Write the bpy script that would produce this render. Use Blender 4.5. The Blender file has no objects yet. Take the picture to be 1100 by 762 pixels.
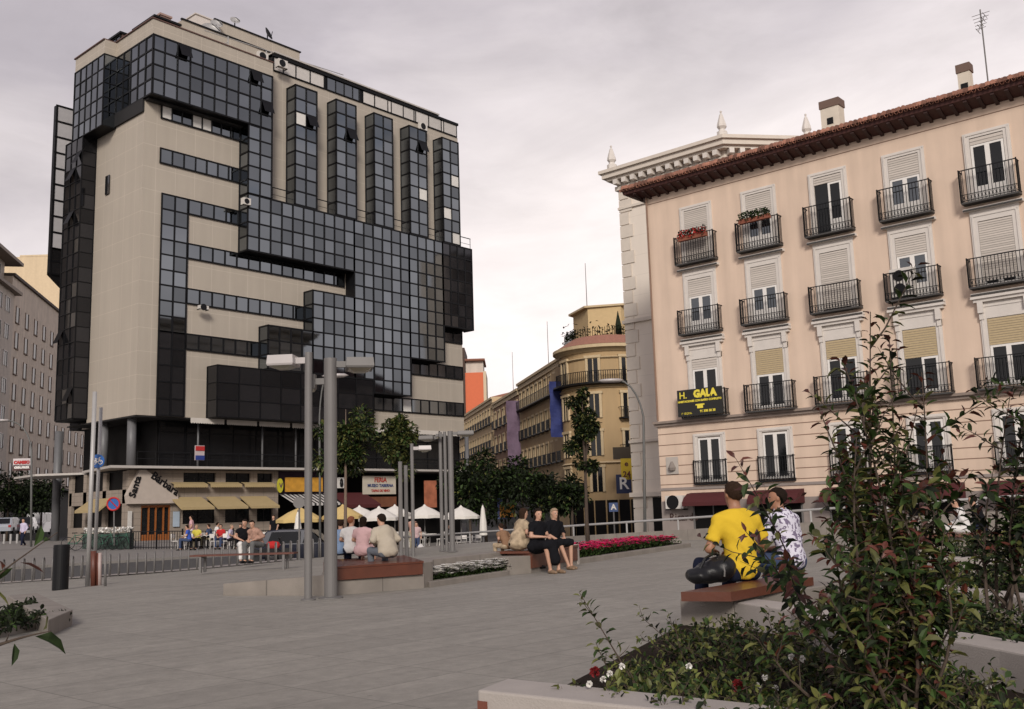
import bpy, math, random
import numpy as np
from mathutils import Vector, Matrix, Euler
random.seed(7)
scene = bpy.context.scene
col = scene.collection
PI = math.pi

# ------------------------------------------------------------------ camera frame
# world x = direction of the glass building's long front, y = direction of the street facade lines, metres
FPX, PITCH, ROLL, YAW, EYE = 1067.16, 0.1556, 0.03039, 0.7222, 1.3
R0 = Vector((math.sin(YAW)*1.0, 0, 0))
fw0 = Vector((math.cos(YAW), math.sin(YAW), 0))
rt0 = Vector((math.sin(YAW), -math.cos(YAW), 0))
up0 = Vector((0, 0, 1))
cam_f = fw0*math.cos(PITCH) + up0*math.sin(PITCH)
cam_u = -fw0*math.sin(PITCH) + up0*math.cos(PITCH)
cx = rt0*math.cos(ROLL) - cam_u*math.sin(ROLL)
cy = rt0*math.sin(ROLL) + cam_u*math.cos(ROLL)
cam = bpy.data.cameras.new('camera'); camo = bpy.data.objects.new('camera', cam); col.objects.link(camo)
M = Matrix.Identity(4)
for i in range(3):
    M[i][0] = cx[i]; M[i][1] = cy[i]; M[i][2] = -cam_f[i]
M[2][3] = EYE
camo.matrix_world = M
cam.sensor_width = 36; cam.lens = FPX/1100*36; cam.clip_start = .05; cam.clip_end = 3000
scene.camera = camo

def ray(px, py):
    X = (px-550)/FPX; Y = -(py-381)/FPX
    return cx*X + cy*Y + cam_f
def smooth(a, b, x):
    t = max(0, min(1, (x-a)/(b-a))); return t*t*(3-2*t)
def plaza_z(x, y): return -.5*smooth(13, 25, y-.5*x)
def street_z(x, y): return -.55 - .85*smooth(34, 52, x)*smooth(120, 60, y) + .5*smooth(44, 60, y)*smooth(46, 34, x)
def on(px, py, z=None, g=plaza_z):
    d = ray(px, py)
    if z is not None:
        t = (z-EYE)/d.z; return Vector((d.x*t, d.y*t, z))
    t = 1.0
    for _ in range(20000):
        p = d*t
        if EYE+p.z <= g(p.x, p.y): return Vector((p.x, p.y, g(p.x, p.y)))
        t += .02
    return Vector((p.x, p.y, EYE+p.z))
def at(px, py, depth):
    d = ray(px, py); t = depth/(d.x*fw0.x+d.y*fw0.y); return Vector((d.x*t, d.y*t, EYE+d.z*t))
FACE_CAM = math.atan2(-fw0.x, fw0.y)        # rotation of a figure (front = +y) that looks away from the camera

# ------------------------------------------------------------------ materials
MATS = {}
def mat(name, c, rough=.7, metal=0., var=.12, scale=3., bump=0., bscale=30., island=0., spec=.5, seams=None, coat=0, stain=0., blot=None, streak=0., slabs=None):
    if name in MATS: return MATS[name]
    m = bpy.data.materials.new(name); m.use_nodes = True; nt = m.node_tree; N = nt.nodes; L = nt.links
    b = N['Principled BSDF']; b.inputs['Roughness'].default_value = rough; b.inputs['Metallic'].default_value = metal
    b.inputs['Specular IOR Level'].default_value = spec
    if coat: b.inputs['Coat Weight'].default_value = coat
    tc = N.new('ShaderNodeTexCoord'); no = N.new('ShaderNodeTexNoise'); no.inputs['Scale'].default_value = scale; no.inputs['Detail'].default_value = 5
    L.new(tc.outputs['Object'], no.inputs['Vector'])
    def math_(op, a, bb=None):
        n = N.new('ShaderNodeMath'); n.operation = op
        for i, v in enumerate((a, bb)):
            if v is None: continue
            if isinstance(v, (int, float)): n.inputs[i].default_value = v
            else: L.new(v, n.inputs[i])
        return n.outputs[0]
    fac = math_('MULTIPLY_ADD', no.outputs['Fac'], 2*var); fac.node.inputs[2].default_value = 1-var
    if island:
        ge = N.new('ShaderNodeNewGeometry')
        f2 = math_('MULTIPLY_ADD', ge.outputs['Random Per Island'], 2*island); f2.node.inputs[2].default_value = 1-island
        fac = math_('MULTIPLY', fac, f2)
    if stain:
        mp = N.new('ShaderNodeMapping'); mp.inputs['Scale'].default_value = (1.2, 1.2, .12); L.new(tc.outputs['Object'], mp.inputs['Vector'])
        n3 = N.new('ShaderNodeTexNoise'); n3.inputs['Scale'].default_value = 1.5; n3.inputs['Detail'].default_value = 8; L.new(mp.outputs[0], n3.inputs['Vector'])
        f3 = math_('MULTIPLY_ADD', n3.outputs['Fac'], 2*stain); f3.node.inputs[2].default_value = 1-stain
        fac = math_('MULTIPLY', fac, f3)
    if seams:
        px_, pz_, w_, amt = seams
        sx = N.new('ShaderNodeSeparateXYZ'); L.new(tc.outputs['Object'], sx.inputs[0])
        s = math_('ADD', sx.outputs[0], sx.outputs[1])
        a = math_('LESS_THAN', math_('MODULO', math_('ADD', s, 500.), px_), w_)
        c2 = math_('LESS_THAN', math_('MODULO', math_('ADD', sx.outputs[2], 500.), pz_), w_)
        sm = math_('MAXIMUM', a, c2)
        fac = math_('MULTIPLY', fac, math_('MULTIPLY_ADD', sm, amt)); fac.node.inputs[1].links[0].from_node.inputs[2].default_value = 1.
    mx = N.new('ShaderNodeMix'); mx.data_type = 'RGBA'; mx.blend_type = 'MULTIPLY'; mx.inputs[0].default_value = 1
    mx.inputs[6].default_value = (*c, 1); L.new(fac, mx.inputs[7]); L.new(mx.outputs[2], b.inputs['Base Color'])
    if streak:
        mp = N.new('ShaderNodeMapping'); mp.inputs['Rotation'].default_value = (0, 0, -(YAW-PI/2)); mp.inputs['Scale'].default_value = (.35, 3.2, 1); L.new(tc.outputs['Object'], mp.inputs['Vector'])
        n3 = N.new('ShaderNodeTexNoise'); n3.inputs['Scale'].default_value = .8; n3.inputs['Detail'].default_value = 10; n3.inputs['Roughness'].default_value = .7; L.new(mp.outputs[0], n3.inputs['Vector'])
        f3 = math_('MULTIPLY_ADD', n3.outputs['Fac'], 2*streak); f3.node.inputs[2].default_value = 1-streak
        n4 = N.new('ShaderNodeTexNoise'); n4.inputs['Scale'].default_value = 5; n4.inputs['Detail'].default_value = 12; n4.inputs['Roughness'].default_value = .85; L.new(tc.outputs['Object'], n4.inputs['Vector'])
        f4 = math_('MULTIPLY_ADD', n4.outputs['Fac'], 1.5); f4.node.inputs[2].default_value = .25
        fx = math_('MULTIPLY', f3, f4); old = mx.inputs[7].links[0].from_socket; L.new(math_('MULTIPLY', old, fx), mx.inputs[7])
    if slabs:
        vo = N.new('ShaderNodeTexVoronoi'); vo.inputs['Scale'].default_value = 1.7; L.new(tc.outputs['Object'], vo.inputs['Vector'])
        sp_ = math_('MULTIPLY_ADD', math_('LESS_THAN', vo.outputs['Distance'], .035), -.28); sp_.node.inputs[2].default_value = 1.
        old = mx.inputs[7].links[0].from_socket; L.new(math_('MULTIPLY', old, sp_), mx.inputs[7])
        sa = N.new('ShaderNodeSeparateXYZ'); L.new(tc.outputs['Object'], sa.inputs[0]); sx_ = math_('DIVIDE', math_('ADD', sa.outputs[0], 300.), slabs[0]); sy_ = math_('DIVIDE', math_('ADD', sa.outputs[1], 300.), slabs[1])
        cb = N.new('ShaderNodeCombineXYZ'); L.new(math_('FLOOR', sx_), cb.inputs[0]); L.new(math_('FLOOR', sy_), cb.inputs[1]); wn = N.new('ShaderNodeTexWhiteNoise'); wn.noise_dimensions = '2D'; L.new(cb.outputs[0], wn.inputs['Vector'])
        ln_ = math_('MAXIMUM', math_('LESS_THAN', math_('FRACT', sx_), .016/slabs[0]), math_('LESS_THAN', math_('FRACT', sy_), .016/slabs[1]))
        v1 = math_('MULTIPLY_ADD', wn.outputs['Value'], .10); v1.node.inputs[2].default_value = .95; v2 = math_('MULTIPLY_ADD', ln_, -.35); v2.node.inputs[2].default_value = 1.
        old = mx.inputs[7].links[0].from_socket; L.new(math_('MULTIPLY', old, math_('MULTIPLY', v1, v2)), mx.inputs[7])
    if blot:
        n3 = N.new('ShaderNodeTexNoise'); n3.inputs['Scale'].default_value = blot[1]; n3.inputs['Detail'].default_value = 2; L.new(tc.outputs['Object'], n3.inputs['Vector'])
        m2 = N.new('ShaderNodeMix'); m2.data_type = 'RGBA'; L.new(math_('GREATER_THAN', n3.outputs['Fac'], blot[2]), m2.inputs[0]); m2.inputs[6].default_value = (*c, 1); m2.inputs[7].default_value = (*blot[0], 1); L.new(m2.outputs[2], b.inputs['Base Color'])
    if bump:
        n2 = N.new('ShaderNodeTexNoise'); n2.inputs['Scale'].default_value = bscale; n2.inputs['Detail'].default_value = 6; L.new(tc.outputs['Object'], n2.inputs['Vector'])
        bp = N.new('ShaderNodeBump'); bp.inputs['Strength'].default_value = bump; bp.inputs['Distance'].default_value = .02
        L.new(n2.outputs['Fac'], bp.inputs['Height']); L.new(bp.outputs[0], b.inputs['Normal'])
    MATS[name] = m; return m
PANEL = mat('beige cladding', (.385, .338, .28), .6, var=.06, scale=.4, bump=.05, seams=(1.5, 1.617, .035, .22), stain=.10)
SLABW = mat('pale slab edge', (.42, .39, .36), .7)
GLASS = mat('tinted mirror glass', (.165, .18, .195), .04, 1.0, var=.30, scale=.12, island=.30)
GLASSD = mat('dark glass', (.045, .045, .05), .05, .8, var=.2, scale=.3, island=.4)  # dark panes; also used to colour dark reflections into front glazing
GLASSN = mat('window glass', (.008, .009, .010), .05, .0, var=.3, island=.5, spec=.35)
MULL = mat('black mullion', (.005, .005, .006), .5, spec=.2)
BLACK = mat('black metal', (.005, .005, .006), .5, spec=.25)
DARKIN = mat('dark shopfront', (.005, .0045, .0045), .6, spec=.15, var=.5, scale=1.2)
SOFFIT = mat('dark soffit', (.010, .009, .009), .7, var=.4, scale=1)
BLIND = mat('pale blind', (.62, .60, .56), .7, island=.2)
STONE = mat('granite', (.215, .19, .165), .75, var=.32, scale=2.6, seams=(1.1, 60, .014, -.45), bump=.25, bscale=60, stain=.12)
STONEL = mat('pale granite top', (.36, .325, .295), .75, var=.12, scale=5, bump=.2, bscale=90)
PEACH = mat('peach stucco', (.61, .47, .367), .85, var=.09, scale=.9, bump=.15, bscale=18, stain=.20)
PEACHG = mat('stucco groove', (.22, .14, .10), .9)
WHITE = mat('white painted trim', (.59, .545, .50), .6, var=.08, scale=4, stain=.08)
WHITE2 = mat('white door wood', (.72, .69, .65), .5, var=.05)
SHUT = mat('roller shutter', (.50, .45, .40), .6, var=.05, island=.1)
REED = mat('reed blind', (.42, .33, .20), .9, var=.15, scale=12)
ROOFT = mat('clay tile', (.27, .125, .085), .85, var=.35, scale=5, island=.55, bump=.3)
EAVE = mat('dark red eave timber', (.055, .014, .010), .7, var=.3, scale=4)
IRON = mat('wrought iron', (.007, .007, .008), .55, spec=.25)
GRILL = mat('grey balcony underside', (.05, .047, .045), .7)
WOOD = mat('varnished hardwood', (.10, .028, .013), .5, var=.3, scale=6, bump=.1, coat=.2)
WOODD = mat('dark red plank', (.10, .03, .018), .5, var=.3, scale=6)
DOORW = mat('orange door wood', (.26, .085, .022), .4, var=.2)
GALV = mat('galvanised steel', (.15, .142, .137), .6, .15, var=.12, scale=3)
LAMPP = mat('pale lamp head', (.40, .37, .36), .4, .1)
LIGHTP = mat('light grey pole paint', (.36, .35, .34), .45, .2)
ASPH = mat('asphalt', (.055, .053, .052), .9, var=.2, scale=2, bump=.2, bscale=50)
SIDEW = mat('street paving', (.20, .185, .17), .85, var=.15, scale=1.5, seams=(1.2, 50, .03, -.25))
SOIL = mat('soil', (.020, .014, .010), .98, spec=.1, var=.4, scale=8, bump=.6)
OCHRE = mat('ochre awning', (.36, .275, .14), .8, var=.08)
REDA = mat('dark red awning', (.065, .009, .010), .8, var=.1)
CREAM = mat('cream render', (.55, .45, .32), .85, var=.07, scale=.5, stain=.12)
OCHW = mat('yellow ochre render', (.38, .265, .14), .85, var=.08, scale=.5, stain=.15)
OCHT = mat('ochre trim', (.50, .39, .24), .8, var=.08, stain=.1)
BRICKB = mat('brown brick', (.60, .51, .42), .85, var=.2, scale=1.2, stain=.3)
GREYST = mat('grey facade stone', (.50, .44, .38), .8, var=.1, stain=.2)
WHITEB = mat('pale limestone', (.68, .61, .53), .8, var=.05, scale=.7, seams=(2.4, 1.2, .03, -.12), stain=.08)
WHITEQ = mat('limestone quoin', (.58, .52, .45), .8, var=.1)
ORANGEB = mat('orange render', (.58, .14, .06), .8, var=.08)
BARK = mat('bark', (.06, .042, .03), .9, var=.3, scale=20, bump=.5)
BARKL = mat('light young bark', (.14, .10, .075), .9, var=.3, scale=20)
LEAF = mat('green leaf', (.028, .050, .012), .6, var=.3, scale=3, island=.5, spec=.2)
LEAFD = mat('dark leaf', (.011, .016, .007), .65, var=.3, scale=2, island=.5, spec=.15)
LEAFO = mat('olive leaf', (.085, .088, .024), .55, var=.3, scale=3, island=.4, spec=.3)
LEAFR = mat('reddish leaf', (.075, .02, .012), .5, var=.3, scale=3, island=.5, spec=.4)
LEAFY = mat('yellow green leaf', (.10, .11, .028), .55, var=.2, island=.4, spec=.3)
PINK = mat('magenta petal', (.85, .045, .22), .6, var=.2, island=.4)
PETALW = mat('white petal', (.70, .68, .64), .6, var=.1, island=.2)
ROSE = mat('dark red rose', (.16, .008, .01), .6, var=.3)
SKIN = mat('skin', (.44, .25, .17), .55, var=.08, scale=8)
SKIND = mat('tanned skin', (.30, .145, .085), .55, var=.1, scale=8)
DARKEYE = mat('dark eye', (.02, .015, .012), .3)
def cloth(name, c, **k): return mat(name+' cloth', c, .9, var=k.get('var', .12), scale=k.get('scale', 10), bump=.45, bscale=14, spec=.05)

# ------------------------------------------------------------------ mesh builder
class MB:
    def __init__(s): s.v = []; s.f = []; s.mi = []; s.cur = 0
    def add(s, vs, fs):
        o = len(s.v); s.v += [tuple(v) for v in vs]; s.f += [tuple(i+o for i in f) for f in fs]; s.mi += [s.cur]*len(fs); return s
    def box(s, x0, x1, y0, y1, z0, z1, T=None):
        vs = [(x, y, z) for z in (z0, z1) for y in (y0, y1) for x in (x0, x1)]
        if T is not None: vs = [T @ Vector(v) for v in vs]
        return s.add(vs, [(0, 2, 3, 1), (4, 5, 7, 6), (0, 1, 5, 4), (2, 6, 7, 3), (0, 4, 6, 2), (1, 3, 7, 5)])
    def quad(s, a, b, c, d): return s.add([a, b, c, d], [(0, 1, 2, 3)])
    def prism(s, poly, z0, z1, T=None):
        n = len(poly); z0f = z0 if callable(z0) else (lambda x, y: z0); z1f = z1 if callable(z1) else (lambda x, y: z1)
        vs = [(p[0], p[1], z0f(*p[:2])) for p in poly]+[(p[0], p[1], z1f(*p[:2])) for p in poly]
        if T is not None: vs = [T @ Vector(v) for v in vs]
        return s.add(vs, [tuple(range(n))[::-1], tuple(range(n, 2*n))]+[(i, (i+1) % n, n+(i+1) % n, n+i) for i in range(n)])
    def tube(s, pts, rad, n=8, cap=True):
        pts = [Vector(p) for p in pts]; rr = rad if isinstance(rad, (list, tuple)) else [rad]*len(pts)
        vs = []; u = None
        for i, p in enumerate(pts):
            t = (pts[min(i+1, len(pts)-1)]-pts[max(i-1, 0)]).normalized()
            if u is None: u = t.orthogonal().normalized()
            else: u = (u-t*u.dot(t)); u = u.normalized() if u.length > 1e-6 else t.orthogonal().normalized()
            w = t.cross(u)
            vs += [p+(u*math.cos(2*PI*k/n)+w*math.sin(2*PI*k/n))*rr[i] for k in range(n)]
        fs = [(i*n+k, i*n+(k+1) % n, (i+1)*n+(k+1) % n, (i+1)*n+k) for i in range(len(pts)-1) for k in range(n)]
        if cap: fs += [tuple(range(n))[::-1], tuple(range((len(pts)-1)*n, len(pts)*n))]
        return s.add(vs, fs)
    def lathe(s, prof, c=(0, 0, 0), n=16, T=None):
        vs = [(c[0]+r*math.cos(2*PI*k/n), c[1]+r*math.sin(2*PI*k/n), c[2]+z) for r, z in prof for k in range(n)]
        if T is not None: vs = [T @ Vector(v) for v in vs]
        m = len(prof)
        return s.add(vs, [(i*n+k, i*n+(k+1) % n, (i+1)*n+(k+1) % n, (i+1)*n+k) for i in range(m-1) for k in range(n)]+[tuple(range(n))[::-1], tuple(range((m-1)*n, m*n))])
    def leaf(s, p, d, nrm, ln, w, fold=.25, droop=.15):
        d = d.normalized(); sd = d.cross(nrm)
        sd = sd.normalized() if sd.length > 1e-5 else d.orthogonal(); n = sd.cross(d)
        c = [p, p+d*ln*.35+n*ln*.02, p+d*ln*.7-n*ln*droop*.4, p+d*ln-n*ln*droop]
        l1 = c[1]+sd*w*.5+n*w*fold; r1 = c[1]-sd*w*.5+n*w*fold; l2 = c[2]+sd*w*.42+n*w*fold; r2 = c[2]-sd*w*.42+n*w*fold
        return s.add([c[0], c[1], c[2], c[3], l1, r1, l2, r2], [(0, 1, 4), (0, 5, 1), (1, 2, 6, 4), (1, 5, 7, 2), (2, 3, 6), (2, 7, 3)])
    def build(s, name, m, parent=None, loc=None, smooth_=False):
        me = bpy.data.meshes.new(name); me.from_pydata(s.v, [], s.f)
        ms = m if isinstance(m, (list, tuple)) else [m]
        for q in ms: me.materials.append(q)
        if len(ms) > 1: me.polygons.foreach_set('material_index', s.mi)
        if smooth_: me.polygons.foreach_set('use_smooth', [True]*len(me.polygons))
        me.update()
        return link(name, me, parent, loc)
def link(name, me, parent=None, loc=None):
    o = bpy.data.objects.new(name, me); col.objects.link(o)
    if parent is not None: o.parent = parent
    if loc is not None: o.location = loc
    return o
def tag(o, label=None, cat=None, group=None, kind=None):
    if label: o['label'] = label
    if cat: o['category'] = cat
    if group: o['group'] = group
    if kind: o['kind'] = kind
    return o
def thing(name, label, cat, loc=(0, 0, 0), rz=0, group=None):
    o = bpy.data.objects.new(name, None); col.objects.link(o); o.location = loc; o.rotation_euler = (0, 0, rz); o.empty_display_size = .2
    return tag(o, label, cat, group)
def copy_tree(o, parent=None):
    c = o.copy(); col.objects.link(c)
    if parent is not None: c.parent = parent
    for ch in [x for x in KIDS.get(o.name, [])] if False else [x for x in col.objects if x.parent == o]: copy_tree(ch, c)
    return c
KIDS = {}
def text(name, s, size, m, parent, T, depth=.01, bold=0., align='CENTER'):
    cu = bpy.data.curves.new(name, 'FONT'); cu.body = s; cu.size = size; cu.extrude = depth; cu.align_x = align; cu.align_y = 'CENTER'; cu.offset = bold; cu.resolution_u = 2
    t = bpy.data.objects.new(name, cu); col.objects.link(t)
    bpy.context.view_layer.update()
    me = bpy.data.meshes.new_from_object(t.evaluated_get(bpy.context.evaluated_depsgraph_get()))
    bpy.data.objects.remove(t); me.materials.clear(); me.materials.append(m); me.name = name
    me.transform(T)
    return link(name, me, parent)
def Tface(ox, oy, oz, xdir, up=(0, 0, 1)):
    x = Vector(xdir).normalized(); u = Vector(up).normalized(); n = x.cross(u)
    m_ = Matrix.Identity(4)
    for i in range(3): m_[i][0] = x[i]; m_[i][1] = u[i]; m_[i][2] = n[i]; m_[i][3] = (ox, oy, oz)[i]
    return m_

def wmat(o):
    m_ = o.matrix_basis.copy()
    if o.parent is not None: m_ = wmat(o.parent) @ o.matrix_parent_inverse @ m_
    return m_
def link(name, me, parent=None, loc=None):      # meshes are modelled in world metres; the parent inverse keeps them there
    o = bpy.data.objects.new(name, me); col.objects.link(o)
    if parent is not None:
        o.parent = parent; o.matrix_parent_inverse = wmat(parent).inverted()
    if loc is not None: o.location = loc
    return o
def kids(o): return [x for x in col.objects if x.parent == o]
def copy_tree(o, parent=None):
    ks = kids(o); c = o.copy(); col.objects.link(c)
    if parent is not None: c.parent = parent; c.matrix_parent_inverse = o.matrix_parent_inverse.copy()
    for k in ks: copy_tree(k, c)
    return c
def frameT(o, ex, n):
    ex = Vector(ex); n = Vector(n); m_ = Matrix.Identity(4)
    for i in range(3): m_[i][0] = ex[i]; m_[i][1] = n[i]; m_[i][2] = (0, 0, 1)[i]; m_[i][3] = o[i]
    return m_
rg = random.Random(3)
def grid(G, B, o, ex, n, ss, zs, mw=.075, tilt=.007, open_p=0., blinds=None, kstrong=None):
    """panes in G, bars in B; s along ex, outward along n"""
    T = frameT(o, ex, n)
    for i in range(len(ss)-1):
        for j in range(len(zs)-1):
            a, b, c, d = ss[i], ss[i+1], zs[j], zs[j+1]
            t = [rg.uniform(-tilt, tilt) for _ in range(3)]
            mb = G
            if blinds is not None and rg.random() < blinds[1]: mb = blinds[0]
            q = [(a, t[0]+.0, c), (b, t[0]+t[1], c), (b, t[0]+t[1]+t[2], d), (a, t[0]+t[2], d)]
            mb.quad(*[T @ Vector(v) for v in q])
            if open_p and rg.random() < open_p:       # a top-hung sash standing open
                B.add([T @ Vector(v) for v in [(a+.05, .03, d), (b-.05, .03, d), (b-.05, .45, c+.1), (a+.05, .45, c+.1)]], [(0, 1, 2, 3)])
    for i, s in enumerate(ss): B.box(s-mw/2, s+mw/2, -.03, .05, zs[-1], zs[0], T) if zs[-1] < zs[0] else B.box(s-mw/2, s+mw/2, -.03, .05, zs[0], zs[-1], T)
    for z in zs: B.box(min(ss)-mw/2, max(ss)+mw/2, -.032, .045, z-mw/2, z+mw/2, T)
def steps(a, b, n): return [a+(b-a)*i/n for i in range(n+1)]

# ================================================================== glass office building
YF, YG = 62., 60.85
ZR = lambda k: 34.7-1.0782*k
A = thing('glass_office_building', 'dark mirror glass and beige clad office block with stepped glazed bays above a restaurant', 'building', (48, 71, -.5))
def part(mb, name, m, parent=A, **k):
    o = mb.build(name, m, parent, **k); return o
w = MB()
w.prism([(32.55, 62), (63.6, 62), (63.6, 84), (44, 84), (37, 74.5), (34.6, 74.5), (34.6, 71.6), (33.4, 71.6), (33.4, 68.95), (32.55, 68.95)], 8.3, 35.85)
w.box(32.4, 42.3, 60.85, 61.99, 34.74, 35.85); w.box(32.4, 32.56, 61.985, 66, 34.74, 35.85); w.box(31.5, 32.56, 66.0, 70.6, 34.74, 35.8)
part(w, 'wall', PANEL)
c_ = MB()
c_.box(32.3, 42.35, 60.78, 61, 35.85, 35.93); c_.box(32.3, 32.5, 61, 66, 35.85, 35.93); c_.box(31.4, 32.5, 66, 70.7, 35.8, 35.88)
part(c_, 'coping', mat('reddish brown coping', (.10, .05, .04), .7))
# service volumes on the roof
s_ = MB(); s_.box(36.4, 50.2, 64, 70, 35.8, 38.4); s_.box(41, 49.3, 67, 76, 35.8, 41.2); s_.box(34.9, 36.5, 64.2, 69, 35.8, 37.9)
part(s_, 'roof_block', PANEL)
s_ = MB(); s_.box(36.3, 50.3, 63.9, 64.1, 38.4, 38.5); s_.box(40.9, 49.4, 66.9, 67.1, 41.2, 41.3)
part(s_, 'roof_coping', BLACK)
# top floor ribbon
G, B, BL = MB(), MB(), MB()
grid(BL, B, (43.1, 61.93, 0), (1, 0, 0), (0, -1, 0), [0, .9, 2.1, 3.5, 4.9], [35.9, 37.0])
grid(G, B, (43.1, 61.93, 0), (1, 0, 0), (0, -1, 0), [5.2, 6.1, 7.0, 7.9, 8.6], [35.9, 37.0])
grid(BL, B, (43.1, 61.93, 0), (1, 0, 0), (0, -1, 0), [9, 10.3, 11.8, 12.2, 13.6, 14.9, 15.1, 16.7, 18.3, 18.6, 20.3], [35.9, 37.0])
B.box(43, 63.5, 61.95, 66, 35.85, 37.2); B.box(43, 63.55, 61.8, 66, 37.0, 37.22)
tf = part(B, 'attic_storey', MULL); part(G, 'pane', GLASS, tf); part(BL, 'panel', mat('pale attic panel', (.5, .47, .44), .5, island=.1), tf)
s_ = MB(); s_.box(43, 61, 61.7, 68, 37.28, 37.4); part(s_, 'attic_roof', SLABW)

def bay(u0, u1, ztop, zbot, nx, nz, glass=GLASS, left=True, yf=YG, yb=YF, op=.0, bl=.0, right=False, mw=.11, lefty=None, us=None):
    G, B, BL = MB(), MB(), MB()
    us = us or steps(u0, u1, nx); zs = steps(zbot, ztop, nz)
    B.box(u0+.02, u1-.02, yf+.03, yb-.01, zbot-.02, ztop+.05)
    grid(G, B, (0, yf, 0), (1, 0, 0), (0, -1, 0), us, zs, mw, open_p=op, blinds=(BL, bl))
    if left: grid(G, B, (u0, 0, 0), (0, 1, 0), (-1, 0, 0), [yf, yb-.02] if lefty is None else lefty, zs, mw)
    if right: grid(G, B, (u1, 0, 0), (0, 1, 0), (1, 0, 0), [yf, yb-.02], zs, mw)
    o = part(B, 'glazed_bay', MULL); part(G, 'pane', glass, o)
    if BL.v: part(BL, 'lit_blind', BLIND, o)
    return o
bay(32.45, 42.25, ZR(0), ZR(4), 10, 4, us=[32.5, 33.35]+[34.33+i*.99 for i in range(9)], left=True, lefty=[60.85, 61.8, 62.85, 63.9, 64.95, 66.0], op=.02)
bay(40.2, 42.25, ZR(4)-.06, ZR(9), 2, 5, bl=.1)
bay(40.2, 50.2, ZR(9)-.06, ZR(13), 10, 4)
bay(50.2, 56.2, ZR(9)-.06, ZR(22), 6, 13, left=False)
bay(56.2, 60.2, ZR(9)-.06, ZR(19), 4, 10, left=False)
bay(60.2, 63.9, ZR(9)-.06, ZR(16), 4, 7, left=False, glass=GLASSD, right=True)  # dark reflection of a tall block put into this bay's glass colour
bay(46.1, 50.2, ZR(15), ZR(22), 4, 7)
bay(42.05, 46.1, ZR(18), ZR(21), 4, 3)
bay(37.8, 51.95, 11.95, 8.33, 8, 3, glass=GLASSD, yf=60.7, mw=.06)
for i in range(5): bay(44.4+4*i, 46.45+4*i, 34.75, ZR(9)+.06, 2, 9, op=.03, bl=.05, glass=[GLASS, GLASSD][i % 2] if i == 4 else GLASS)
# corner glazing of the side elevation
G, B = MB(), MB()
grid(G, B, (31.5, 0, 0), (0, 1, 0), (-1, 0, 0), steps(66, 70.6, 5), steps(ZR(5), ZR(0), 5), .07)
grid(G, B, (31.5, 66, 0), (1, 0, 0), (0, -1, 0), [0, .95], steps(ZR(5), ZR(0), 5), .07)
B.box(31.53, 32.7, 66.03, 70.6, ZR(5), ZR(0)+.05)
o = part(B, 'glazed_bay', MULL); part(G, 'pane', GLASS, o)
G, B = MB(), MB()
grid(G, B, (31.5, 0, 0), (0, 1, 0), (-1, 0, 0), steps(68.9, 71.6, 3), steps(8.6, ZR(5), 19), .06, tilt=.015, open_p=.08)
grid(G, B, (31.5, 68.9, 0), (1, 0, 0), (0, -1, 0), [0, 1.03], steps(8.6, ZR(5), 19), .06)
B.box(31.53, 33.5, 68.95, 71.6, 8.5, ZR(5))
o = part(B, 'glazed_bay', MULL); part(G, 'pane', GLASSD, o)
G, B = MB(), MB(); BL = MB()
grid(BL, B, (32.15, 75, 0), (1, 0, 0), (0, -1, 0), [0, 1.6], steps(22.2, 33.7, 9), .14)
grid(G, B, (32.15, 75, 0), (1, 0, 0), (0, -1, 0), [0, 1.6], steps(20.2, 22.2, 2), .14)
B.box(32.18, 35.5, 75.03, 75.6, 20.2, 33.8); B.box(34.3, 38, 74, 75.4, 8.3, 33.8); B.prism([(32.18, 75.05), (34, 75.05), (34, 75.6), (32.18, 75.6)], lambda x, y: 20.2-(x-32.18)*.9, 20.3)
o = part(B, 'glazed_bay', MULL); part(G, 'pane', GLASSD, o); part(BL, 'panel', mat('pale glass panel', (.42, .41, .42), .25, island=.12), o)
# box on the far end
G, B = MB(), MB()
grid(G, B, (63.6, 64, 0), (1, 0, 0), (0, -1, 0), [0, 1.1], steps(26, 33, 7), .12); B.box(63.55, 64.65, 64.03, 66, 26, 33)
o = part(B, 'glazed_bay', MULL); part(G, 'pane', mat('pale end glass', (.45, .44, .46), .2, island=.15), o)
# stair strip and ribbon windows
def ribbon(u0, u1, z0, z1, nx, nz=1, glass=GLASS, bl=.0, y=61.93):
    G, B, BL = MB(), MB(), MB()
    grid(G, B, (0, y, 0), (1, 0, 0), (0, -1, 0), steps(u0, u1, nx), steps(z0, z1, nz), .10, blinds=(BL, bl))
    B.box(u0, u1, y+.02, y+.3, z0-.02, z1+.02)
    o = part(B, 'ribbon_window', MULL); part(G, 'pane', glass, o)
    if BL.v: part(BL, 'lit_blind', BLIND, o)
ribbon(34, 36, ZR(19.1), 23.82, 2, 9); ribbon(34, 36, 8.35, ZR(19.1)-.02, 2, 5, GLASSD)  # lower panes get darker glass: a dark reflection painted as colour
ribbon(33.8, 40.15, 29.3, 30.3, 8, 1, GLASS, .5); ribbon(33.8, 40.15, 26.02, 27.07, 7)
ribbon(36.05, 40.1, 22.78, 23.82, 4); ribbon(36.05, 50, 19.55, 20.6, 14); ribbon(36.05, 46.05, 16.3, 17.35, 10)
ribbon(36.05, 42, 13.05, 14.12, 6); ribbon(60.2, 63.5, 16.3, 17.35, 3, 1, GLASSD); ribbon(56.2, 63.5, 13.05, 14.15, 7, 1, GLASSD)
ribbon(52, 63.5, 9.75, 10.88, 11, 1, GLASS, .15)
b_ = MB(); b_.box(32.45, 32.5, 66.6, 67.2, 24.6, 26); part(b_, 'small_window', GLASSD)
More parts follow.
